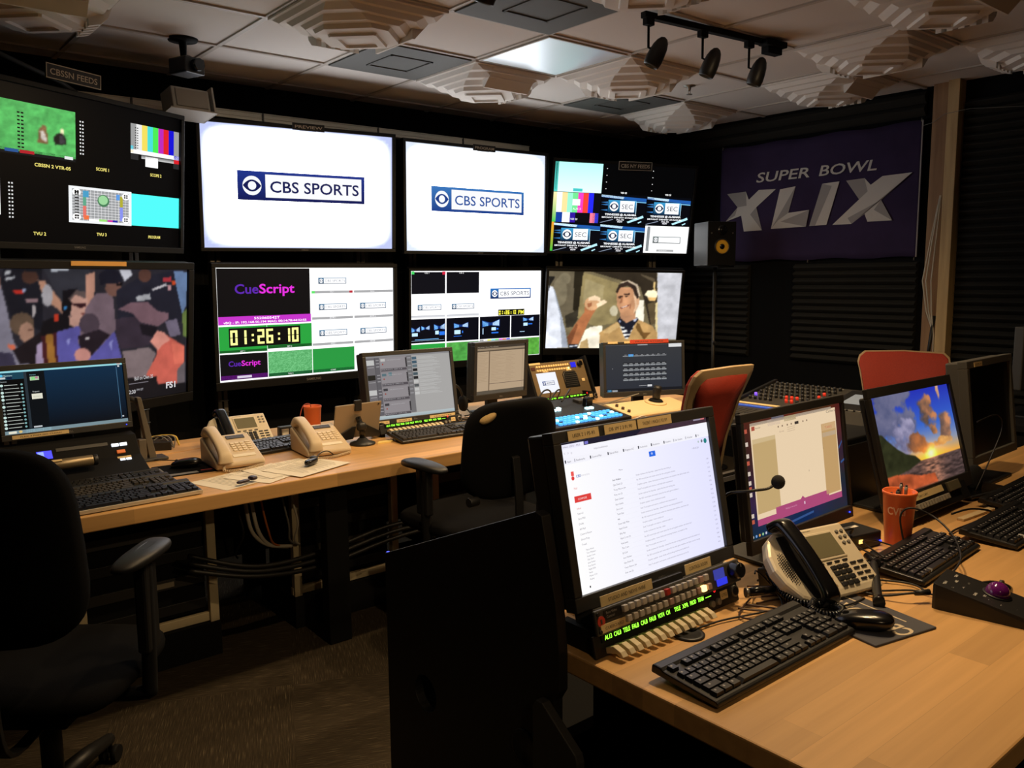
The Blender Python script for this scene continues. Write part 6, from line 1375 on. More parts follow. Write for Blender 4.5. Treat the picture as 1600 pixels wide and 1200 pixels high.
for u, tx in ((0.02, 'Apps'), (0.075, 'Bookmarks'), (0.17, 'Control Plan'), (0.28, 'Shared Files'), (0.38, 'Program CG'), (0.48, 'Production'), (0.57, 'Rundowns'), (0.66, 'Graphics'), (0.73, 'Site Update'), (0.82, 'Weather'), (0.90, 'TV')):
    pc.text(tx, u + 0.012, 0.132, 0.013, (110, 106, 116)); pc.rect(u, 0.115, u + 0.007, 0.135, (60, 60, 70) if len(tx) % 2 == 0 else (190, 190, 200))
pc.rect(0.548, 0.17, 0.592, 0.208, (40, 104, 226)); pc.ell(0.568, 0.187, 0.006, 0.009, (230, 236, 250)); pc.ell(0.967, 0.175, 0.012, 0.019, (40, 130, 130)); pc.ell(0.94, 0.172, 0.007, 0.012, (120, 120, 130)); pc.rect(0.91, 0.165, 0.918, 0.18, (170, 190, 180))
pc.rect(0.045, 0.195, 0.062, 0.225, (236, 90, 84)); pc.ell(0.053, 0.24, 0.009, 0.014, (226, 66, 66)); pc.text('CBS', 0.072, 0.24, 0.018, (90, 120, 190), bold=0.02); pc.text('Interactive', 0.10, 0.238, 0.014, (200, 196, 206)); pc.text('Mail', 0.05, 0.315, 0.014, (226, 120, 110)); pc.rect(0.045, 0.36, 0.145, 0.402, (222, 66, 62)); pc.text('COMPOSE', 0.065, 0.388, 0.013, (250, 226, 224)); pc.rect(0.0, 0.43, 0.006, 0.455, (200, 50, 50))
for i, tx in enumerate(('Inbox', 'Starred', 'Sent Mail', 'Drafts', 'All Mail', 'Control Room', 'Show Prep', 'Travel')): pc.text(tx, 0.05, 0.448 + i * 0.034, 0.013, (140, 136, 146) if i else (216, 110, 100))
for i, tx in enumerate(('Mary Alison', 'Tom Webster', 'Studio Crew', 'Ops Desk', 'Jane Parker', 'Paul North', 'Night Shift', 'Feeds', 'Master Ctrl', 'Replay')): pc.text(tx, 0.07, 0.755 + i * 0.0215 - 0.03, 0.011, (140, 136, 146))
pc.rect(0.062, 0.955, 0.069, 0.968, (40, 38, 44)); pc.text('More', 0.335, 0.258, 0.013, (130, 126, 136)); pc.text('1-50 of 201', 0.86, 0.22, 0.013, (140, 136, 146))
rr = random.Random(11)
names = ('Ann Walker', 'Ops Desk (3)', 'Tracy Moore, Jim', 'Ken, me (2)', 'Data Center', 'Ron Castle', 'Sara Lunt', 'Tech Ops', 'me', 'Dave Hall, Mike', 'Feed Check', 'Billy Ray', 'Mark S, me (4)', 'Rob Jones', 'The Crew', 'Ed Coll')
subs = ('Studio rundown for Saturday - please find the new timing attached and send notes before noon', 'Re: ISO record plan and router salvos for the early game window, see sheet two for changes', 'Graphics update - lower thirds and scorebug revisions are loaded in the demo folder now', 'Fwd: Truck paths and returns, confirmed with transmission at ten this morning for the day')
for i in range(20):
    v = 0.318 + i * 0.0335; dk = (120, 116, 126) if i not in (0, 8) else (70, 66, 78)
    pc.text(names[i % 16], 0.285, v, 0.0125, dk, bold=0.01 if i in (0, 8) else 0.0)
    n_ = int(30 + 62 * rr.random()); pc.text(subs[i % 4][:n_], 0.44 if i else 0.44, v, 0.0115, (150, 146, 158)); pc.text('%d:%02d' % (1 + i % 12, (i * 17) % 60), 0.955, v, 0.0115, (140, 136, 146)); pc.rect(0.27, v + 0.011, 0.99, v + 0.0118, (226, 224, 232))
m5, Mh = monitor('large monitor with a bright white mail inbox at the left end of the near desk', (1.358, 1.168, 1.017), -0.2, 11.7, 0.474, 0.307, pc, (0.022, 0.024, 0.03), depth=0.06, logo='DELL')
tape(m5, Mh, -0.175, 0.1655, 0.088, 0.020, 'USER 2 1 PS-93', -0.0055); tape(m5, Mh, -0.065, 0.1655, 0.098, 0.020, 'DB 1M 2 3.91.90'); tape(m5, Mh, 0.045, 0.1655, 0.112, 0.020, 'TALENT 1 MACH 3 TO 5M')
tape(m5, Mh, -0.128, -0.171, 0.155, 0.021, 'STUDIO AND NEWS WIRE', -0.018); tape(m5, Mh, 0.105, -0.168, 0.090, 0.022, 'CONTROL ROOM', -0.018)
MB(Mh).box((0.0, -0.012, -0.180), (0.10, 0.012, 0.022)).build('lower_lip', M_BLK, m5, 0.002)
kp, Mk = key_panel('grey intercom panel with lit green lettering and cream levers under the mail monitor', (1.352, 1.094, 0.798), 14)
# ---- document screen
pc = Pic(0.48, 0.29, 0.92); pc.rect(0, 0, 1, 1, (60, 34, 40), (30, 44, 92)); pc.L = 1
pc.raster(np.dstack([np.clip(0.30 * vnoise(20, 30, (3, 3), 21) + np.linspace(0.24, -0.10, 20)[:, None], 0, 1), 0.10 + 0.12 * vnoise(20, 30, (3, 3), 22), np.clip(np.linspace(0.10, 0.30, 20)[:, None] * (0.7 + 0.6 * vnoise(20, 30, (2, 4), 23)), 0, 1)]), 0, 0, 1, 1)
pc.L = 2; pc.rect(0.075, 0.035, 0.945, 0.845, (240, 214, 178)); pc.rect(0.075, 0.02, 0.90, 0.045, (168, 150, 132)); pc.rect(0.24, 0.02, 0.36, 0.075, (190, 166, 160)); pc.rect(0.40, 0.02, 0.52, 0.065, (176, 158, 118)); pc.rect(0.28, 0.0, 0.40, 0.04, (104, 100, 110))
pc.L = 3; pc.rect(0.085, 0.195, 0.30, 0.80, (200, 170, 118)); pc.rect(0.085, 0.16, 0.30, 0.20, (214, 188, 142)); pc.rect(0.775, 0.165, 0.935, 0.83, (198, 160, 108)); pc.rect(0.775, 0.165, 0.935, 0.23, (214, 176, 130)); pc.rect(0.78, 0.25, 0.93, 0.29, (190, 170, 146)); pc.rect(0.775, 0.165, 0.779, 0.40, (90, 72, 54)); pc.rect(0.075, 0.845, 0.945, 0.90, (176, 76, 122)); pc.rect(0.25, 0.79, 0.80, 0.86, (176, 76, 122)); pc.poly([(0.49, 0.80), (0.52, 0.765), (0.55, 0.80)], (176, 76, 122))
pc.L = 4; pc.rect(0.085, 0.05, 0.115, 0.085, (176, 84, 66)); pc.text('Recorder', 0.12, 0.075, 0.015, (120, 96, 80)); pc.text('Camera', 0.84, 0.07, 0.025, (110, 96, 84), w=0.10); pc.rect(0.50, 0.085, 0.54, 0.11, (66, 56, 50)); pc.text('TAKE', 0.81, 0.215, 0.025, (206, 120, 90), w=0.08)
for u in (0.33, 0.37, 0.42, 0.46, 0.58, 0.62): pc.rect(u, 0.09, u + 0.012, 0.105, (140, 116, 96))
for i in range(3): pc.rect(0.42, 0.12 + i * 0.018, 0.50, 0.123 + i * 0.018, (186, 158, 130))
pc.text('Waiting for the next file', 0.34, 0.835, 0.014, (226, 160, 190)); pc.rect(0.53, 0.82, 0.54, 0.845, (240, 220, 232)); pc.rect(0.605, 0.55, 0.608, 0.565, (120, 100, 90)); pc.text('Clip name', 0.34, 0.15, 0.014, (170, 144, 120))
for i, v in enumerate((0.06, 0.17, 0.27, 0.33, 0.42, 0.50, 0.55, 0.60, 0.78, 0.83)): pc.rect(0.018, v, 0.045, v + 0.035, (216, 200, 186) if i % 3 else (190, 90, 70))
for i in range(5): pc.ell(0.02 + i * 0.03, 0.975, 0.008, 0.012, ((220, 210, 200), (120, 160, 220), (220, 160, 80), (150, 200, 150), (200, 200, 220))[i])
for u0, v0, u1, v1 in ((0.95, 0.36, 0.99, 0.42), (0.96, 0.54, 1.0, 0.56), (0.30, 0.93, 0.62, 0.96)): pc.poly([(u0, v1), (u1, v0), (u1, v0 + 0.02), (u0, v1 + 0.02)], (52, 84, 140))
m6, Mh = monitor('monitor with a cream document window behind the silver phone', (1.941, 1.160, 0.999), 1.3, 7.5, 0.48, 0.29, pc, (0.013, 0.022, 0.034), depth=0.035, led=True, logo='DELL', slim=True)
# ---- sunset screen
h, w = 150, 240; yy, xx = np.mgrid[0:h, 0:w]; y = yy / (h - 1); x = xx / (w - 1)
hz = 0.735 - 0.0 * x
sky = np.zeros((h, w, 3)); tt = np.clip(y / hz, 0, 1)[..., None]
c0, c1, c2, c3 = [np.array(c) / 255 for c in ((44, 56, 190), (62, 108, 214), (150, 160, 186), (250, 178, 70))]
sky = np.where(tt < 0.5, c0 + (c1 - c0) * (tt / 0.5), np.where(tt < 0.78, c1 + (c2 - c1) * ((tt - 0.5) / 0.28), c2 + (c3 - c2) * ((tt - 0.78) / 0.22)))
N1 = vnoise(h, w, (5, 6), 31, 5); N2 = vnoise(h, w, (9, 10), 32, 5)
def cloud(cx_, cy_, rx, ry, dark, lit_, k=1.0):
    global sky
    q = ((x - cx_) / rx) ** 2 + ((y - cy_) / ry) ** 2; a = np.clip((1.15 - q + 3.0 * (N1 - 0.5) + 1.6 * (N2 - 0.5)) * 2.0 * k, 0, 1)[..., None]
    sh_ = np.clip(0.5 + (x - cx_) / rx * 0.35 + (N2 - 0.5) * 1.6, 0, 1)[..., None]
    sky = sky * (1 - a) + a * (np.array(dark) / 255 * (1 - sh_) + np.array(lit_) / 255 * sh_)
cloud(0.10, 0.28, 0.40, 0.42, (84, 90, 128), (120, 120, 152)); cloud(0.30, 0.50, 0.16, 0.24, (104, 104, 140), (190, 182, 214)); cloud(0.655, 0.30, 0.13, 0.24, (70, 66, 70), (214, 140, 94)); cloud(0.70, 0.46, 0.05, 0.06, (96, 76, 70), (232, 150, 90)); cloud(0.86, 0.44, 0.08, 0.22, (84, 74, 76), (222, 150, 104)); cloud(0.85, 0.12, 0.025, 0.12, (200, 150, 120), (250, 196, 150)); cloud(0.46, 0.57, 0.16, 0.13, (104, 76, 66), (200, 120, 70)); cloud(0.80, 0.60, 0.16, 0.05, (150, 100, 70), (250, 190, 110)); cloud(0.62, 0.62, 0.05, 0.05, (140, 96, 70), (240, 170, 90))
sun = np.exp(-(((x - 0.60) / 0.05) ** 2 + ((y - 0.70) / 0.065) ** 2))[..., None]; glow = np.exp(-(((x - 0.60) / 0.20) ** 2 + ((y - 0.71) / 0.12) ** 2))[..., None]
sky = sky + glow * np.array((0.42, 0.20, -0.05)) + sun * np.array((0.9, 0.8, 0.5))
rip = vnoise(h, w, (60, 16), 33, 3); sea = np.ones((h, w, 3)) * np.array((84, 66, 64)) / 255 * (0.45 + 1.1 * rip[..., None]) + np.exp(-((x - 0.58) / 0.16) ** 2)[..., None] * np.array((0.42, 0.24, 0.12)) * (rip[..., None] ** 1.5) * 1.4
A = np.where((y > hz)[..., None], sea, sky)
for pts, c in (([(0, 0.36), (0.06, 0.38), (0.12, 0.46), (0.20, 0.55), (0.30, 0.63), (0.40, 0.67), (0.46, 0.735), (0.30, 0.79), (0.0, 0.83)], (52, 54, 32)), ([(0, 0.80), (0.12, 0.80), (0.28, 0.83), (0.42, 0.88), (0.6, 0.90), (0.62, 1.0), (0, 1.0)], (188, 88, 50))):
    msk = np.zeros((h, w, 3)); fill(msk, pts, (255, 255, 255)); mk = blur(msk, 1); A = A * (1 - mk) + mk * np.array(c) / 255 * (0.6 + 0.8 * N2[..., None])
pc = Pic(0.522, 0.299, 0.85); pc.raster(blur(A, 1))
m7, Mh = monitor('monitor with a sunset beach picture behind the orange cup', (2.64, 1.16, 0.987), -0.3, 14.9, 0.522, 0.299, pc, (0.018, 0.03, 0.045), depth=0.032, slim=True)
kp7 = thing('intercom_panel', 'low dark intercom panel with pale lettering strips under the sunset monitor', 'intercom panel', (2.62, 1.095, DZ))
Mq = T3(0, 0, 0.055) @ RX(-28)
MB(Mq).box((0, 0.028, 0.002), (0.48, 0.045, 0.072)).build('chassis', M_BLK, kp7, 0.003)
MB(Mq).box((-0.04, 0.004, 0.025), (0.22, 0.006, 0.020)).build('name_strip', M_TAPE, kp7); MB(Mq).text('CAM 1  CAM 2  CAM 3', 0.007, T3(-0.13, 0.0005, 0.021) @ RX(90)).build('strip_lettering', M_INK, kp7)
for i in range(12): MB(Mq).box((-0.135 + i * 0.0185, -0.002, -0.004), (0.014, 0.014, 0.016)).build('lever', mat('grey_lever', (150, 144, 132), 0.5), kp7, 0.001)
MB(Mq).box((0.14, 0.0, 0.02), (0.08, 0.01, 0.03)).build('connector_block', mat('olive_plastic', (96, 90, 70), 0.6), kp7, 0.002)
m8, Mh = monitor('switched-off grey-framed monitor at the right edge of the near desk', (3.229, 1.175, 1.018), 1.6, 6.7, 0.386, 0.309, None, (0.022, 0.026, 0.03), col=mat('mid_grey_bezel', (96, 94, 89), 0.45))
tape(m8, Mh, -0.12, 0.1655, 0.07, 0.016, 'VTR 4')
sp3 = thing('monitor', 'black monitor seen edge-on at the far right behind the switched-off one', 'monitor', (4.85, 1.52, DZ), R(-10))
MB(T3(0, 0, 0.32)).box((0, 0.01, 0), (0.5, 0.05, 0.32)).build('housing', M_DKGREY, sp3, 0.006); MB().box((0, 0.05, 0.12), (0.06, 0.03, 0.24)).build('stand_neck', M_BLK, sp3); MB().box((0, 0.04, 0.006), (0.24, 0.2, 0.012)).build('stand_base', M_BLK, sp3, 0.003)
tag(MB().box((4.85, 1.55, 0.735), (0.7, 0.4, 0.03)).box((4.54, 1.55, 0.36), (0.04, 0.4, 0.72)).box((5.16, 1.55, 0.36), (0.04, 0.4, 0.72)).build('side_table', M_BLKM), 'small black table under the edge-on monitor', 'table')
# ---- microphone between the monitors
mc = thing('gooseneck_microphone', 'black gooseneck microphone reaching between the mail and document monitors', 'microphone', (1.655, 1.20, DZ))
MB().lathe([(0.035, 0), (0.035, 0.012), (0.012, 0.02), (0.010, 0.05)], 20).build('base', M_BLK, mc)
MB().tube(smooth_path([(0, 0, 0.04), (-0.005, 0.0, 0.15), (-0.02, -0.03, 0.225), (-0.01, -0.085, 0.245), (0.03, -0.108, 0.248), (0.048, -0.115, 0.255)]), 0.0035, 8).build('gooseneck', M_CABLE, mc)
MB(T3(0.060, -0.12, 0.262)).pad((0, 0, 0), (0.034, 0.032, 0.034), 1.0, 22).build('windscreen', bump_noise(mat('foam_windscreen', (26, 25, 25), 0.95), 400, 0.5), mc)
# ---- phone, pad, mouse, keyboards
big_phone('silver desk phone with black handset on the near desk below the document monitor', (1.762, 1.002, DZ), R(-12), 1.0)
hc = coil(smooth_path([(1.70, 1.10, 0.80), (1.66, 1.045, 0.785), (1.635, 1.0, 0.774), (1.64, 0.96, 0.768), (1.685, 0.915, 0.766), (1.675, 0.885, 0.766), (1.640, 0.880, 0.766), (1.622, 0.905, 0.766), (1.632, 0.935, 0.766), (1.665, 0.945, 0.772)]), 0.0075, 62, 0.0026)
tag(hc.build('handset_cord', M_GLOSSB), 'black coiled handset cord curling in front of the silver phone on the near desk', 'cord')
mp = thing('mouse_pad', 'dark blue-grey mouse pad with pale lettering under the near computer mouse', 'mouse pad', (1.70, 0.858, DZ), R(-12))
MB().box((0, 0, 0.0025), (0.19, 0.235, 0.005)).build('mat', bump_noise(mat('slate_fabric', (74, 74, 80), 0.9), 500, 0.3, 0.0005), mp, 0.002)
MB(RZ(90)).text('CBS SPORTS', 0.050, T3(-0.115, -0.035, 0.0053) , 'l', 0.02, w=0.225).build('lettering', mat('pale_pad_print', (206, 190, 160), 0.8), mp)
for s in (-1, 1): MB().box((s * 0.06, 0.02, 0.0054), (0.004, 0.18, 0.0004)).build('stripe', mat('pale_pad_print', (0, 0, 0)), mp) if s > 0 else None
mouse('black computer mouse on the dark blue-grey pad', (1.648, 0.822, DZ + 0.0055), R(28), [(1.60, 0.91, 0.760), (1.64, 0.93, 0.760), (1.73, 0.90, 0.760), (1.80, 0.90, 0.757)])
keyboard('black keyboard closest to the camera, in front of the mail monitor', (1.372, 0.895, DZ), R(0), True, tilt=4.5, W=0.47, group='keyboards on the near desk')
keyboard('black keyboard just left of the trackball controller, beside the silver phone', (2.178, 0.935, DZ), R(4), True, W=0.40, group='keyboards on the near desk')
keyboard('black keyboard at the right edge of the near desk in front of the sunset monitor', (2.66, 0.885, DZ), R(2), True, W=0.45, group='keyboards on the near desk')
keyboard('black keyboard half out of frame below the switched-off monitor', (3.05, 0.985, DZ), R(2), False, W=0.45, group='keyboards on the near desk')
cp = cup('orange plastic cup with pale lettering, holding pens on the near desk', (2.268, 1.047, DZ), 1.10, 'CVEI')
for i, (dx, dy, tx_, ty_, L, m_, lab, nm) in enumerate(((0.012, 0.004, 0.020, 0.006, 0.165, M_ALU, 'silver pen standing tallest in the orange cup', 'pen'), (0.018, -0.008, 0.03, -0.004, 0.158, M_GREY, 'grey pen leaning right in the orange cup', 'pen'), (-0.006, 0.002, 0.0, 0.004, 0.150, M_BLK, 'black marker in the middle of the orange cup', 'marker'), (-0.02, 0.006, -0.028, 0.01, 0.145, mat('red_pen', (150, 40, 30), 0.4), 'red-brown pen at the left rim of the orange cup', 'pen'))):
    p_ = thing(nm, lab, nm, (2.268, 1.047, DZ + 0.0045), 0)
    a_ = Vector((dx * 0.6, dy * 0.6, 0.004)); b_ = Vector((tx_, ty_, L)); d_ = (b_ - a_)
    MB().tube([a_, a_ + d_ * 0.9, a_ + d_ * 0.97], [0.0045, 0.0045, 0.0045] if nm == 'pen' else [0.0075, 0.0075, 0.006], 10).build('barrel', m_, p_)
    MB().tube([a_ + d_ * 0.97, b_], [0.0035, 0.003], 10).build('cap_end', M_BLK, p_)
# trackball controller
tc_ = thing('trackball_controller', 'black wedge-shaped controller with a purple trackball on the near desk', 'controller', (1.955, 0.675, DZ), R(9))
Wd, Ln, Hh = 0.128, 0.235, 0.058; out = []
for z, k in ((0.0, 1.0), (0.004, 1.012), (0.5, 1.0), (1.0, 0.965)):
    ring = []
    for px, py in [(-0.5, 0.47), (-0.47, 0.5), (0.47, 0.5), (0.5, 0.47), (0.5, -0.36), (0.46, -0.44), (0.36, -0.49), (0.15, -0.52), (-0.15, -0.52), (-0.36, -0.49), (-0.46, -0.44), (-0.5, -0.36)]:
        top = 0.013 + (Hh - 0.013) * (py + 0.52) / 1.02; ring.append((px * Wd * k, py * Ln * (k if py < 0 else 1.0), top * z))
    out.append(ring)
MB().loft(out, True, False).build('case', mat('satin_black_case', (20, 19, 19), 0.42), tc_, 0.003)
Mt = T3(0, 0.0, 0.0362) @ RX(10.9)
MB(Mt).lathe([(0.030, 0), (0.030, 0.002), (0.026, 0.003)], 28, (0.014, 0.004, 0)).build('ball_ring', M_BLK, tc_)
MB(Mt @ T3(0.014, 0.004, 0.004)).pad((0, 0, 0), (0.05, 0.05, 0.05), 1.0, 32).build('trackball', mat('purple_ball', (96, 22, 104), 0.12, spec=0.8), tc_)
w_ = mat('white_marks', (214, 210, 202), 0.6)
for x, y, tx in ((-0.045, 0.098, 'MENU'), (-0.048, 0.080, '::'), (-0.01, 0.082, 'ABC'), (0.022, 0.090, 'TRIM'), (-0.03, 0.062, '- + -'), (0.01, 0.060, '/ \\'), (-0.045, 0.035, 'GAIN'), (-0.03, 0.018, 'IRIS'), (-0.045, -0.018, ': :'), (-0.035, -0.045, '. .')): MB(Mt).text(tx, 0.006, T3(x, y, 0.0012)).build('key_lettering', w_, tc_)
MB(Mt).text('GeoTrak', 0.014, T3(-0.035, -0.090, 0.0010) @ RZ(12), 'l', 0.02, w=0.042).build('lettering', w_, tc_)
MB(Mt).box((0.028, -0.098, 0.0012), (0.018, 0.016, 0.001)).build('sticker', M_PAPER, tc_)
mouse('black computer mouse resting behind the purple trackball', (2.045, 0.715, DZ), R(-95))
fs_ = thing('cable_splitter', 'thick black cable splitter lying between the phone and the trackball controller', 'adapter', (1.90, 0.93, DZ))
MB().tube(smooth_path([(0.085, 0.035, 0.034), (0.05, 0.025, 0.033), (0.0, -0.005, 0.026), (-0.065, -0.042, 0.017), (-0.105, -0.066, 0.013)]), 0.0105, 14).build('sleeve', M_BLK, fs_)
MB().tube([(-0.103, -0.065, 0.014), (-0.120, -0.075, 0.014)], [0.0135, 0.0135], 14).build('collar', M_GLOSSB, fs_)
for a in ((0.125, 0.065, 0.040), (0.11, 0.075, 0.034)): MB().tube([(0.08, 0.035, 0.034), a], 0.008, 10).build('branch', M_BLK, fs_)
cable('black cable with a plug running into the back of the trackball controller', [(1.905, 0.80, 0.774), (1.865, 0.83, 0.772), (1.84, 0.875, 0.760), (1.83, 0.92, 0.757), (1.80, 0.96, 0.756)], 0.0028, plug=0.035)
cable('long black cable arching over the keyboard from the orange cup to the trackball controller', [(2.215, 1.00, 0.757), (2.22, 1.02, 0.84), (2.235, 1.0, 0.868), (2.26, 0.95, 0.85), (2.22, 0.88, 0.82), (2.12, 0.82, 0.80), (2.02, 0.80, 0.79)], 0.0026)
for i, p in enumerate(([(1.95, 0.93, 0.812), (2.06, 1.04, 0.80), (2.17, 1.06, 0.775), (2.21, 1.0, 0.756)], [(1.96, 0.95, 0.805), (2.07, 1.08, 0.785), (2.16, 1.12, 0.76), (2.26, 1.12, 0.757)], [(1.93, 0.96, 0.80), (2.0, 1.08, 0.78), (2.08, 1.16, 0.76), (2.14, 1.18, 0.757)])): cable('thin black cables fanning out from the cable splitter toward the orange cup', p, 0.0024, group='cables from the splitter')
for i, p in enumerate(([(1.80, 0.965, 0.757), (1.84, 0.95, 0.758), (1.87, 0.90, 0.757), (1.93, 0.85, 0.757), (1.94, 0.80, 0.757)], [(1.87, 1.0, 0.757), (1.94, 0.93, 0.757), (1.97, 0.87, 0.757), (1.95, 0.83, 0.757)])): cable('thin black cables lying on the desk left of the trackball controller', p, 0.0024, group='cables by the trackball controller')
# cables beside the intercom panel
ctr = 'thin dark cables coiled beside the intercom panel'
for i, p in enumerate(([(1.60, 1.06, 0.82), (1.64, 1.08, 0.81), (1.66, 1.05, 0.775), (1.62, 1.0, 0.756), (1.55, 1.01, 0.756), (1.45, 1.04, 0.756), (1.36, 1.05, 0.756)], [(1.58, 1.04, 0.76), (1.66, 1.02, 0.757), (1.69, 0.99, 0.757), (1.60, 0.965, 0.757), (1.52, 0.985, 0.757), (1.50, 1.03, 0.757), (1.60, 1.07, 0.758)], [(1.56, 1.06, 0.757), (1.60, 0.99, 0.757), (1.60, 0.975, 0.757), (1.67, 1.03, 0.757), (1.72, 1.07, 0.757), (1.66, 1.12, 0.757)], [(1.53, 1.055, 0.757), (1.57, 1.0, 0.757), (1.63, 0.985, 0.757), (1.70, 1.01, 0.757), (1.63, 1.06, 0.757)])): cable('thin dark cables coiled on the desk right of the grey intercom panel', p, 0.0022, mat('brown_cable', (60, 36, 22), 0.5) if i else M_CABLE, ctr)
xp = thing('cable_plug', 'black headset plug stuck into the right end of the grey intercom panel', 'plug', (1.574, 1.067, DZ + 0.03), R(0))
MB().tube([(0.0, -0.004, 0), (0.03, -0.02, 0.002), (0.075, -0.035, 0.0)], [0.010, 0.011, 0.007], 14).build('shell', M_GLOSSB, xp)
MB().tube([(-0.002, -0.002, 0), (0.004, -0.006, 0)], 0.0115, 14).build('collar', M_ALU, xp)
MB().tube(smooth_path([(0.07, -0.034, 0), (0.11, -0.03, 0.01), (0.13, 0.01, 0.005), (0.14, 0.06, -0.024)]), 0.003, 7).build('lead', M_CABLE, xp)
cable('thin white cable rising at the edge between the mail and document monitors', [(1.648, 1.30, 0.93), (1.672, 1.27, 1.03), (1.70, 1.25, 1.02), (1.725, 1.24, 0.95), (1.73, 1.24, 0.85)], 0.003, M_WCABLE)
tb3 = thing('media_box', 'small black box with amber and blue lights between the phone and the orange cup', 'box', (2.165, 1.13, DZ), R(-12))
MB().box((0, 0, 0.022), (0.13, 0.10, 0.044)).build('case', M_BLK, tb3, 0.005); MB().box((0.0, 0.01, 0.0445), (0.07, 0.014, 0.001)).build('label_tape', M_PAPER, tb3)
MB().box((-0.02, -0.051, 0.024), (0.014, 0.003, 0.010)).build('amber_light', lit('amber_light', (255, 206, 110), 1.8), tb3); MB().cyl((0.058, -0.05, 0.014), (0.058, -0.0535, 0.014), 0.0035, n=10).build('blue_light', M_BLUELED, tb3)
MB().tube(smooth_path([(-0.05, -0.04, 0.05), (-0.07, -0.06, 0.07), (-0.10, -0.04, 0.06), (-0.11, 0.0, 0.01)]), 0.004, 7).build('lead', M_CABLE, tb3)
lt = thing('tablet', 'thin black tablet lying on the desk below the switched-off monitor', 'tablet', (3.00, 1.155, DZ), R(-8))
MB().box((0, 0, 0.012), (0.24, 0.17, 0.010)).build('slab', M_BLK, lt, 0.003); MB().box((0, 0, 0.0175), (0.22, 0.15, 0.001)).build('glass', M_GLOSSB, lt); MB().box((0, 0.03, 0.0035), (0.2, 0.08, 0.007)).build('cover', M_DKGREY, lt)
tag(MB(T3(2.72, 1.015, DZ) @ RZ(-4)).box((0, 0, 0.004), (0.20, 0.022, 0.008)).build('ruler', mat('cream_ruler', (206, 182, 138), 0.6), None, 0.001), 'cream flat strip lying in front of the sunset monitor panel', 'ruler')
cable('black cable coiled in front of the panel under the sunset monitor', [(2.50, 1.0, 0.80), (2.60, 0.985, 0.80), (2.70, 0.965, 0.775), (2.62, 0.98, 0.757), (2.50, 0.985, 0.757), (2.44, 0.978, 0.757)], 0.003)
cable('thin black cable arching in front of the switched-off monitor', [(2.82, 1.06, 0.80), (2.90, 1.05, 0.90), (2.98, 1.05, 0.99), (2.93, 1.05, 1.04), (2.80, 1.06, 1.03)], 0.0022)
br2 = tag(MB(T3(2.99, 1.13, DZ)).pad((0, 0, 0.05), (0.06, 0.05, 0.10), 0.8, 20).build('dust_brush', bump_noise(mat('black_bristles', (18, 17, 17), 0.95), 600, 1.0, 0.004)), 'black bristly brush between the sunset monitor and the switched-off monitor', 'brush')
ph = thing('paper_stack', 'small stack of papers behind the gap between the mail and document monitors', 'papers', (1.69, 1.27, DZ))
for i in range(5): MB(T3(0, 0, 0.02 + i * 0.016) @ RZ(i * 5 - 8)).box((0, 0, 0), (0.09, 0.07, 0.006)).build('sheet', M_PAPER, ph)
MB().box((0, 0, 0.04), (0.03, 0.05, 0.08)).build('clip_holder', M_BLK, ph)
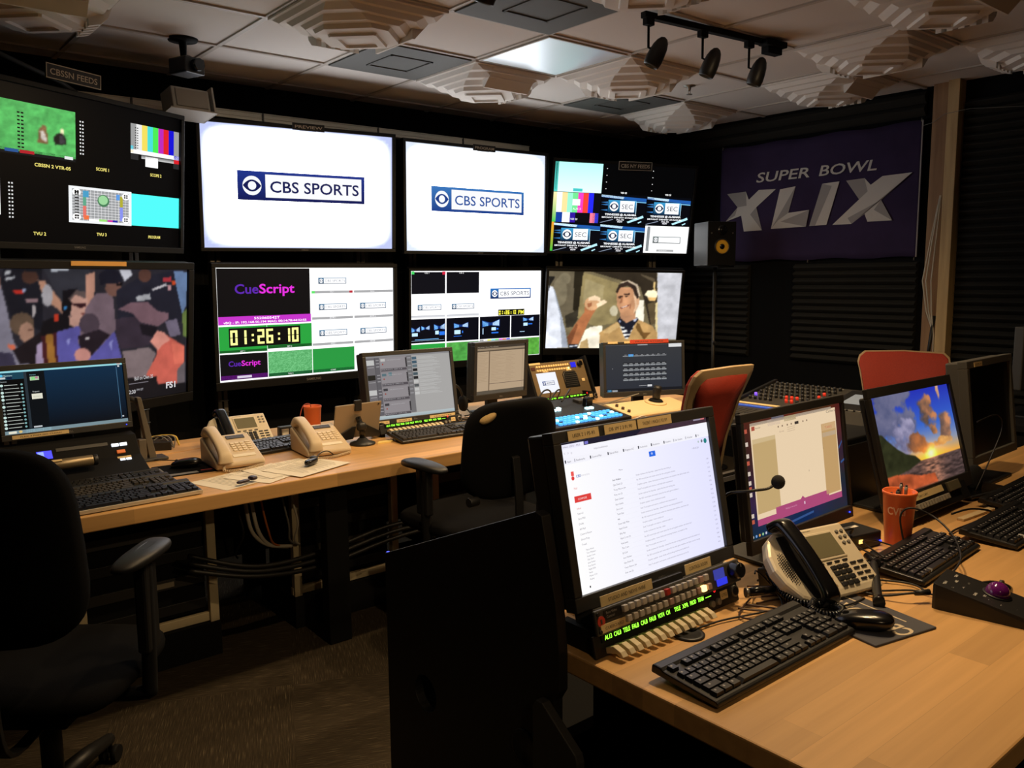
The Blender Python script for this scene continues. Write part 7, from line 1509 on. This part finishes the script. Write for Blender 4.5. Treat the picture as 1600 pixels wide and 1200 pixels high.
# ================================================================== chairs and the mixing desk
def office_chair(label, loc, rz, seat_h, back_h0, back_h1, arm_h, torn=False, bw=0.46, bd=0.25, aw=0.27):
    t = thing('office_chair', label, 'office chair', (loc[0], loc[1], 0), rz, 'black office chairs')
    MB().pad((0, 0.02, seat_h - 0.045), (0.52, 0.50, 0.095), 0.45, 36, None, None, 0.7).build('seat', M_FABRIC, t)
    zc = (back_h0 + back_h1) / 2
    bend = lambda p: (p.x * (1.0 - 0.10 * (p.z / (back_h1 - back_h0)) ), p.y + 0.9 * p.x * p.x - 0.06 * p.z, p.z)
    MB().pad((0, -bd, zc), (bw, 0.085, back_h1 - back_h0), 0.45, 40, bend, None, 0.5).build('backrest', M_FABRIC, t)
    if torn:
        f = MB(T3(-0.160, -bd - 0.008, back_h1 - 0.052) @ RX(20) @ RY(-18)).pad((0, 0, 0), (0.075, 0.05, 0.030), 0.9, 24, lambda p: (p.x + 0.12 * p.z, p.y, p.z + 0.15 * p.x))
        f.build('torn_foam', M_YFOAM, t)
    br = smooth_path([(0, -bd - 0.045, zc - 0.02), (0, -bd - 0.065, back_h0 - 0.04), (0, -bd - 0.03, seat_h - 0.12), (0, -0.06, seat_h - 0.115)])
    k = MB()
    for s in (-1, 1): k.loft([[p + Vector((s * 0.055 + a * 0.018, 0, 0)) + Vector((0, b_ * 0.006, b_ * 0.003)) for a, b_ in ((-1, -1), (1, -1), (1, 1), (-1, 1))] for p in br], True, False)
    k.build('back_bracket', M_BLK, t, 0.002)
    for s in (-1, 1):
        MB().tube(smooth_path([(s * 0.12, 0.0, seat_h - 0.11), (s * (aw - 0.02), 0.0, seat_h - 0.105), (s * aw, 0.0, seat_h - 0.06), (s * aw, 0.01, arm_h - 0.03)]), 0.020, 10).build('arm_post', M_BLKM, t)
        MB().box((s * aw, 0.01, (arm_h + seat_h) / 2), (0.034, 0.075, (arm_h - seat_h) * 0.9)).build('arm_sleeve', M_BLK, t, 0.008)
        MB(T3(s * aw, 0.035, arm_h - 0.014)).pad((0, 0, 0), (0.085, 0.27, 0.036), 0.7, 30, lambda p: (p.x + s * -0.02 * (p.y / 0.13) ** 2, p.y, p.z - 0.012 * (p.y / 0.13) ** 2)).build('arm_pad', mat('arm_pad_rubber', (25, 26, 30), 0.5), t)
    MB().cyl((-0.19, -bd + 0.02, back_h0 + 0.01), (-0.235, -bd + 0.02, back_h0 + 0.01), 0.018).build('adjustment_knob', M_BLK, t, 0.003)
    MB().box((0, 0, seat_h - 0.11), (0.26, 0.30, 0.04)).build('seat_plate', M_BLKM, t, 0.004)
    MB().cyl((0, 0, 0.10), (0, 0, seat_h - 0.12), 0.028).build('gas_column', M_BLK, t)
    for i in range(5):
        a = 2 * PI * i / 5 + 0.3; c, s_ = math.cos(a), math.sin(a)
        MB().tube([(0.02 * c, 0.02 * s_, 0.115), (0.17 * c, 0.17 * s_, 0.10), (0.30 * c, 0.30 * s_, 0.075)], [0.032, 0.025, 0.018], 10).build('base_leg', M_BLK, t)
        k = MB(T3(0.30 * c, 0.30 * s_, 0) @ RZ(math.degrees(a)))
        for q in (-1, 1): k.cyl((0.0, q * 0.010, 0.027), (0.0, q * 0.026, 0.027), 0.026, n=18)
        k.cyl((0, 0, 0.03), (0, 0, 0.075), 0.007).build('caster', M_BLKM, t)
    return t
office_chair('black office chair at the far desk, torn corner showing yellow foam', (2.03, 2.68), R(2), 0.56, 0.655, 1.035, 0.785, True, 0.46, 0.26, 0.255)
office_chair('black office chair in the dark at the left edge of the picture', (0.39, 2.47), R(-40), 0.49, 0.62, 1.115, 0.785, False, 0.47, 0.25, 0.285)
def mesh_chair(label, loc, rz, top, seat_h, W, recline, front):
    t = thing('mesh_chair', label, 'chair', (loc[0], loc[1], 0), rz, 'chairs with red mesh backs')
    H = top - seat_h - 0.10; Mb = T3(0, -0.22, seat_h + 0.06) @ RX(recline)
    def outline(m):
        P = []
        for i in range(41):
            u = -1 + 2 * i / 40; P.append((u, 1.0))
        w_ = W / 2 - m
        pts = [(-w_ * 0.70, m), (-w_ * 0.80, H * 0.35), (-w_ * 0.93, H * 0.70), (-w_, H - 0.07 - m), (-w_ * 0.97, H - 0.03 - m), (-w_ * 0.86, H - m), (0, H + 0.012 - m), (w_ * 0.86, H - m), (w_ * 0.97, H - 0.03 - m), (w_, H - 0.07 - m), (w_ * 0.93, H * 0.70), (w_ * 0.80, H * 0.35), (w_ * 0.70, m), (0, m * 0.6)]
        return pts
    bendy = lambda x, z: 0.55 * x * x + 0.25 * (z / H - 0.35) ** 2 * -0.5
    def sheet_(pts, y0, y1):
        mb = MB(Mb)
        a = [(x, bendy(x, z) + y0, z) for x, z in pts]; b_ = [(x, bendy(x, z) + y1, z) for x, z in pts]
        cx_, cz_ = 0, sum(p[1] for p in pts) / len(pts); n_ = len(pts)
        for ring, y in ((a, y0), (b_, y1)):
            inner = [(x * 0.5, bendy(x * 0.5, cz_ + (z - cz_) * 0.5) + y, cz_ + (z - cz_) * 0.5) for x, z in pts]
            vs = mb._v(ring); vi = mb._v(inner); c_ = mb._v([(0, bendy(0, cz_) + y, cz_)])[0]
            for i in range(n_):
                j = (i + 1) % n_; mb._f([vs[i], vs[j], vi[j], vi[i]], True); mb._f([vi[i], vi[j], c_], True)
            if y == y0: va = vs
            else: vb = vs
        for i in range(n_): mb._f([va[i], va[(i + 1) % n_], vb[(i + 1) % n_], vb[i]])
        return mb
    sheet_(outline(0.0), -0.012, 0.006).build('back_shell', M_SHELL, t, 0.003)
    sheet_([(x, z) for x, z in outline(0.042)], -0.0155, -0.011).build('rear_mesh', M_RED, t)
    sheet_(outline(0.010), 0.006, 0.028).build('front_mesh', M_RED, t, 0.006)
    MB().pad((0, 0.02, seat_h - 0.03), (0.48, 0.47, 0.075), 0.5, 30, None, None, 0.7).build('seat', M_RED, t)
    MB().tube(smooth_path([(0, -0.225, seat_h + 0.10), (0, -0.22, seat_h), (0, -0.12, seat_h - 0.075), (0, 0.0, seat_h - 0.075)]), 0.025, 10).build('back_stem', M_SHELL, t)
    MB().cyl((0, 0, 0.10), (0, 0, seat_h - 0.06), 0.026).build('gas_column', M_BLK, t)
    for i in range(5):
        a = 2 * PI * i / 5; c, s_ = math.cos(a), math.sin(a)
        MB().tube([(0, 0, 0.11), (0.16 * c, 0.16 * s_, 0.095), (0.28 * c, 0.28 * s_, 0.07)], [0.03, 0.022, 0.016], 10).build('base_leg', M_SHELL, t)
        MB(T3(0.28 * c, 0.28 * s_, 0.027)).pad((0, 0, 0), (0.054, 0.05, 0.054), 0.9, 14).build('caster', M_BLKM, t)
    return t
mesh_chair('red mesh chair with tan frame facing the far desk beside the joystick controller', (3.00, 2.52), R(0), 1.165, 0.52, 0.42, 12, False)
mesh_chair('chair with red mesh back facing the camera in front of the wooden posts', (4.82, 2.25), R(114), 1.075, 0.50, 0.52, 10, True)
# mixing desk
mt = tag(MB().box((3.96, 2.345, 0.70), (0.86, 1.04, 0.035)).box((3.60, 1.88, 0.34), (0.05, 0.05, 0.68)).box((4.32, 1.88, 0.34), (0.05, 0.05, 0.68)).box((3.60, 2.82, 0.34), (0.05, 0.05, 0.68)).box((4.32, 2.82, 0.34), (0.05, 0.05, 0.68)).build('mixer_table', M_BLKM, None, 0.003), 'black side table carrying the audio mixer', 'table')
mx_ = thing('audio_mixer', 'black audio mixer with knobs, faders and blue label strip on a side table', 'audio mixer', (3.95, 2.33, 0.7175), R(-90))
MW, MD = 0.84, 0.74
MB().prism([(-MD / 2, 0), (-MD / 2, 0.05), (0.02, 0.085), (MD / 2, 0.155), (MD / 2, 0)], -MW / 2, MW / 2, 'x').build('case', mat('charcoal_mixer', (58, 56, 52), 0.45), mx_, 0.006)
Mf = T3(0, -MD / 2, 0.05) @ RX(5.1); Mk_ = T3(0, 0.02, 0.085) @ RX(11.3)
for s in (-1, 1): MB().prism([(-MD / 2 - 0.01, 0), (-MD / 2 - 0.01, 0.065), (0.02, 0.10), (MD / 2 + 0.01, 0.17), (MD / 2 + 0.01, 0)], s * (MW / 2 + 0.012) - 0.010, s * (MW / 2 + 0.012) + 0.010, 'x').build('side_cheek', M_BLK, mx_, 0.003)
r3 = random.Random(3)
for i in range(14):
    x = -0.385 + i * 0.030; MB(Mf).box((x, 0.13, 0.0006), (0.005, 0.19, 0.001)).build('fader_slot', M_BLK, mx_)
    MB(Mf).box((x, 0.05 + 0.04 * r3.random() * (i % 4 == 3), 0.009), (0.014, 0.028, 0.016), taper=0.75).build('fader_cap', M_BLK, mx_)
MB(Mf).box((-0.19, 0.275, 0.003), (0.43, 0.032, 0.004)).build('label_strip', mat('blue_label_strip', (44, 78, 168), 0.5, emit=(40, 80, 190), es=0.5), mx_)
k = MB(Mf)
for i in range(12): k.text('CH%d' % (i + 1), 0.010, T3(-0.395 + i * 0.035, 0.270, 0.0055))
k.build('strip_lettering', mat('pale_strip_print', (180, 200, 235), 0.6), mx_)
MB(Mf).box((-0.19, 0.325, 0.003), (0.43, 0.028, 0.004)).build('name_tape', M_TAPE, mx_)
for r in range(6):
    for i in range(13):
        if r == 0 and r3.random() < 0.35: continue
        m_ = M_BLK
        if r in (0, 1) and 6 <= i <= 8 or r in (2, 1, 3) and i >= 11 and r3.random() < 0.7: m_ = lit('red_knob_light', (210, 50, 30), 0.4)
        if r == 1 and i == 0: m_ = lit('violet_knob_light', (130, 90, 255), 0.8)
        MB(Mk_).lathe([(0.0085, 0), (0.008, 0.018), (0.002, 0.019)], 10, (-0.385 + i * 0.0325, 0.035 + r * 0.055, 0)).build('knob', m_, mx_)
        if r3.random() < 0.5: MB(Mk_).box((-0.385 + i * 0.0325, 0.060 + r * 0.055, 0.0015), (0.012, 0.006, 0.003)).build('mark', M_GREY, mx_)
MB(Mk_).box((0.22, 0.17, 0.004), (0.30, 0.30, 0.010)).build('screen_frame', M_BLK, mx_, 0.002)
MB(Mk_).box((0.22, 0.18, 0.0095), (0.20, 0.15, 0.001)).build('screen', lit('dim_grey_screen', (120, 128, 136), 0.5), mx_)
for i in range(5): MB(Mk_).box((0.10 + i * 0.04, 0.02, 0.004), (0.026, 0.014, 0.008)).build('mute_key', lit('pale_key_light', (200, 205, 214), 0.5) if i == 0 else M_GREY, mx_)
sb = thing('patch_panel', 'dark patch panel with a few pale labels behind the mixer at the right', 'patch panel', (4.20, 1.87, 0.7175), R(-90))
MB().prism([(-0.20, 0), (-0.20, 0.02), (0.14, 0.10), (0.14, 0)], -0.0, 0.06, 'x').build('case', M_BLK, sb)
for i in range(4): MB(T3(0.03, -0.20, 0.02) @ RX(13)).box((0, 0.08 + i * 0.07, 0.001), (0.03, 0.015, 0.002)).build('label_tape', M_TAPE, sb)
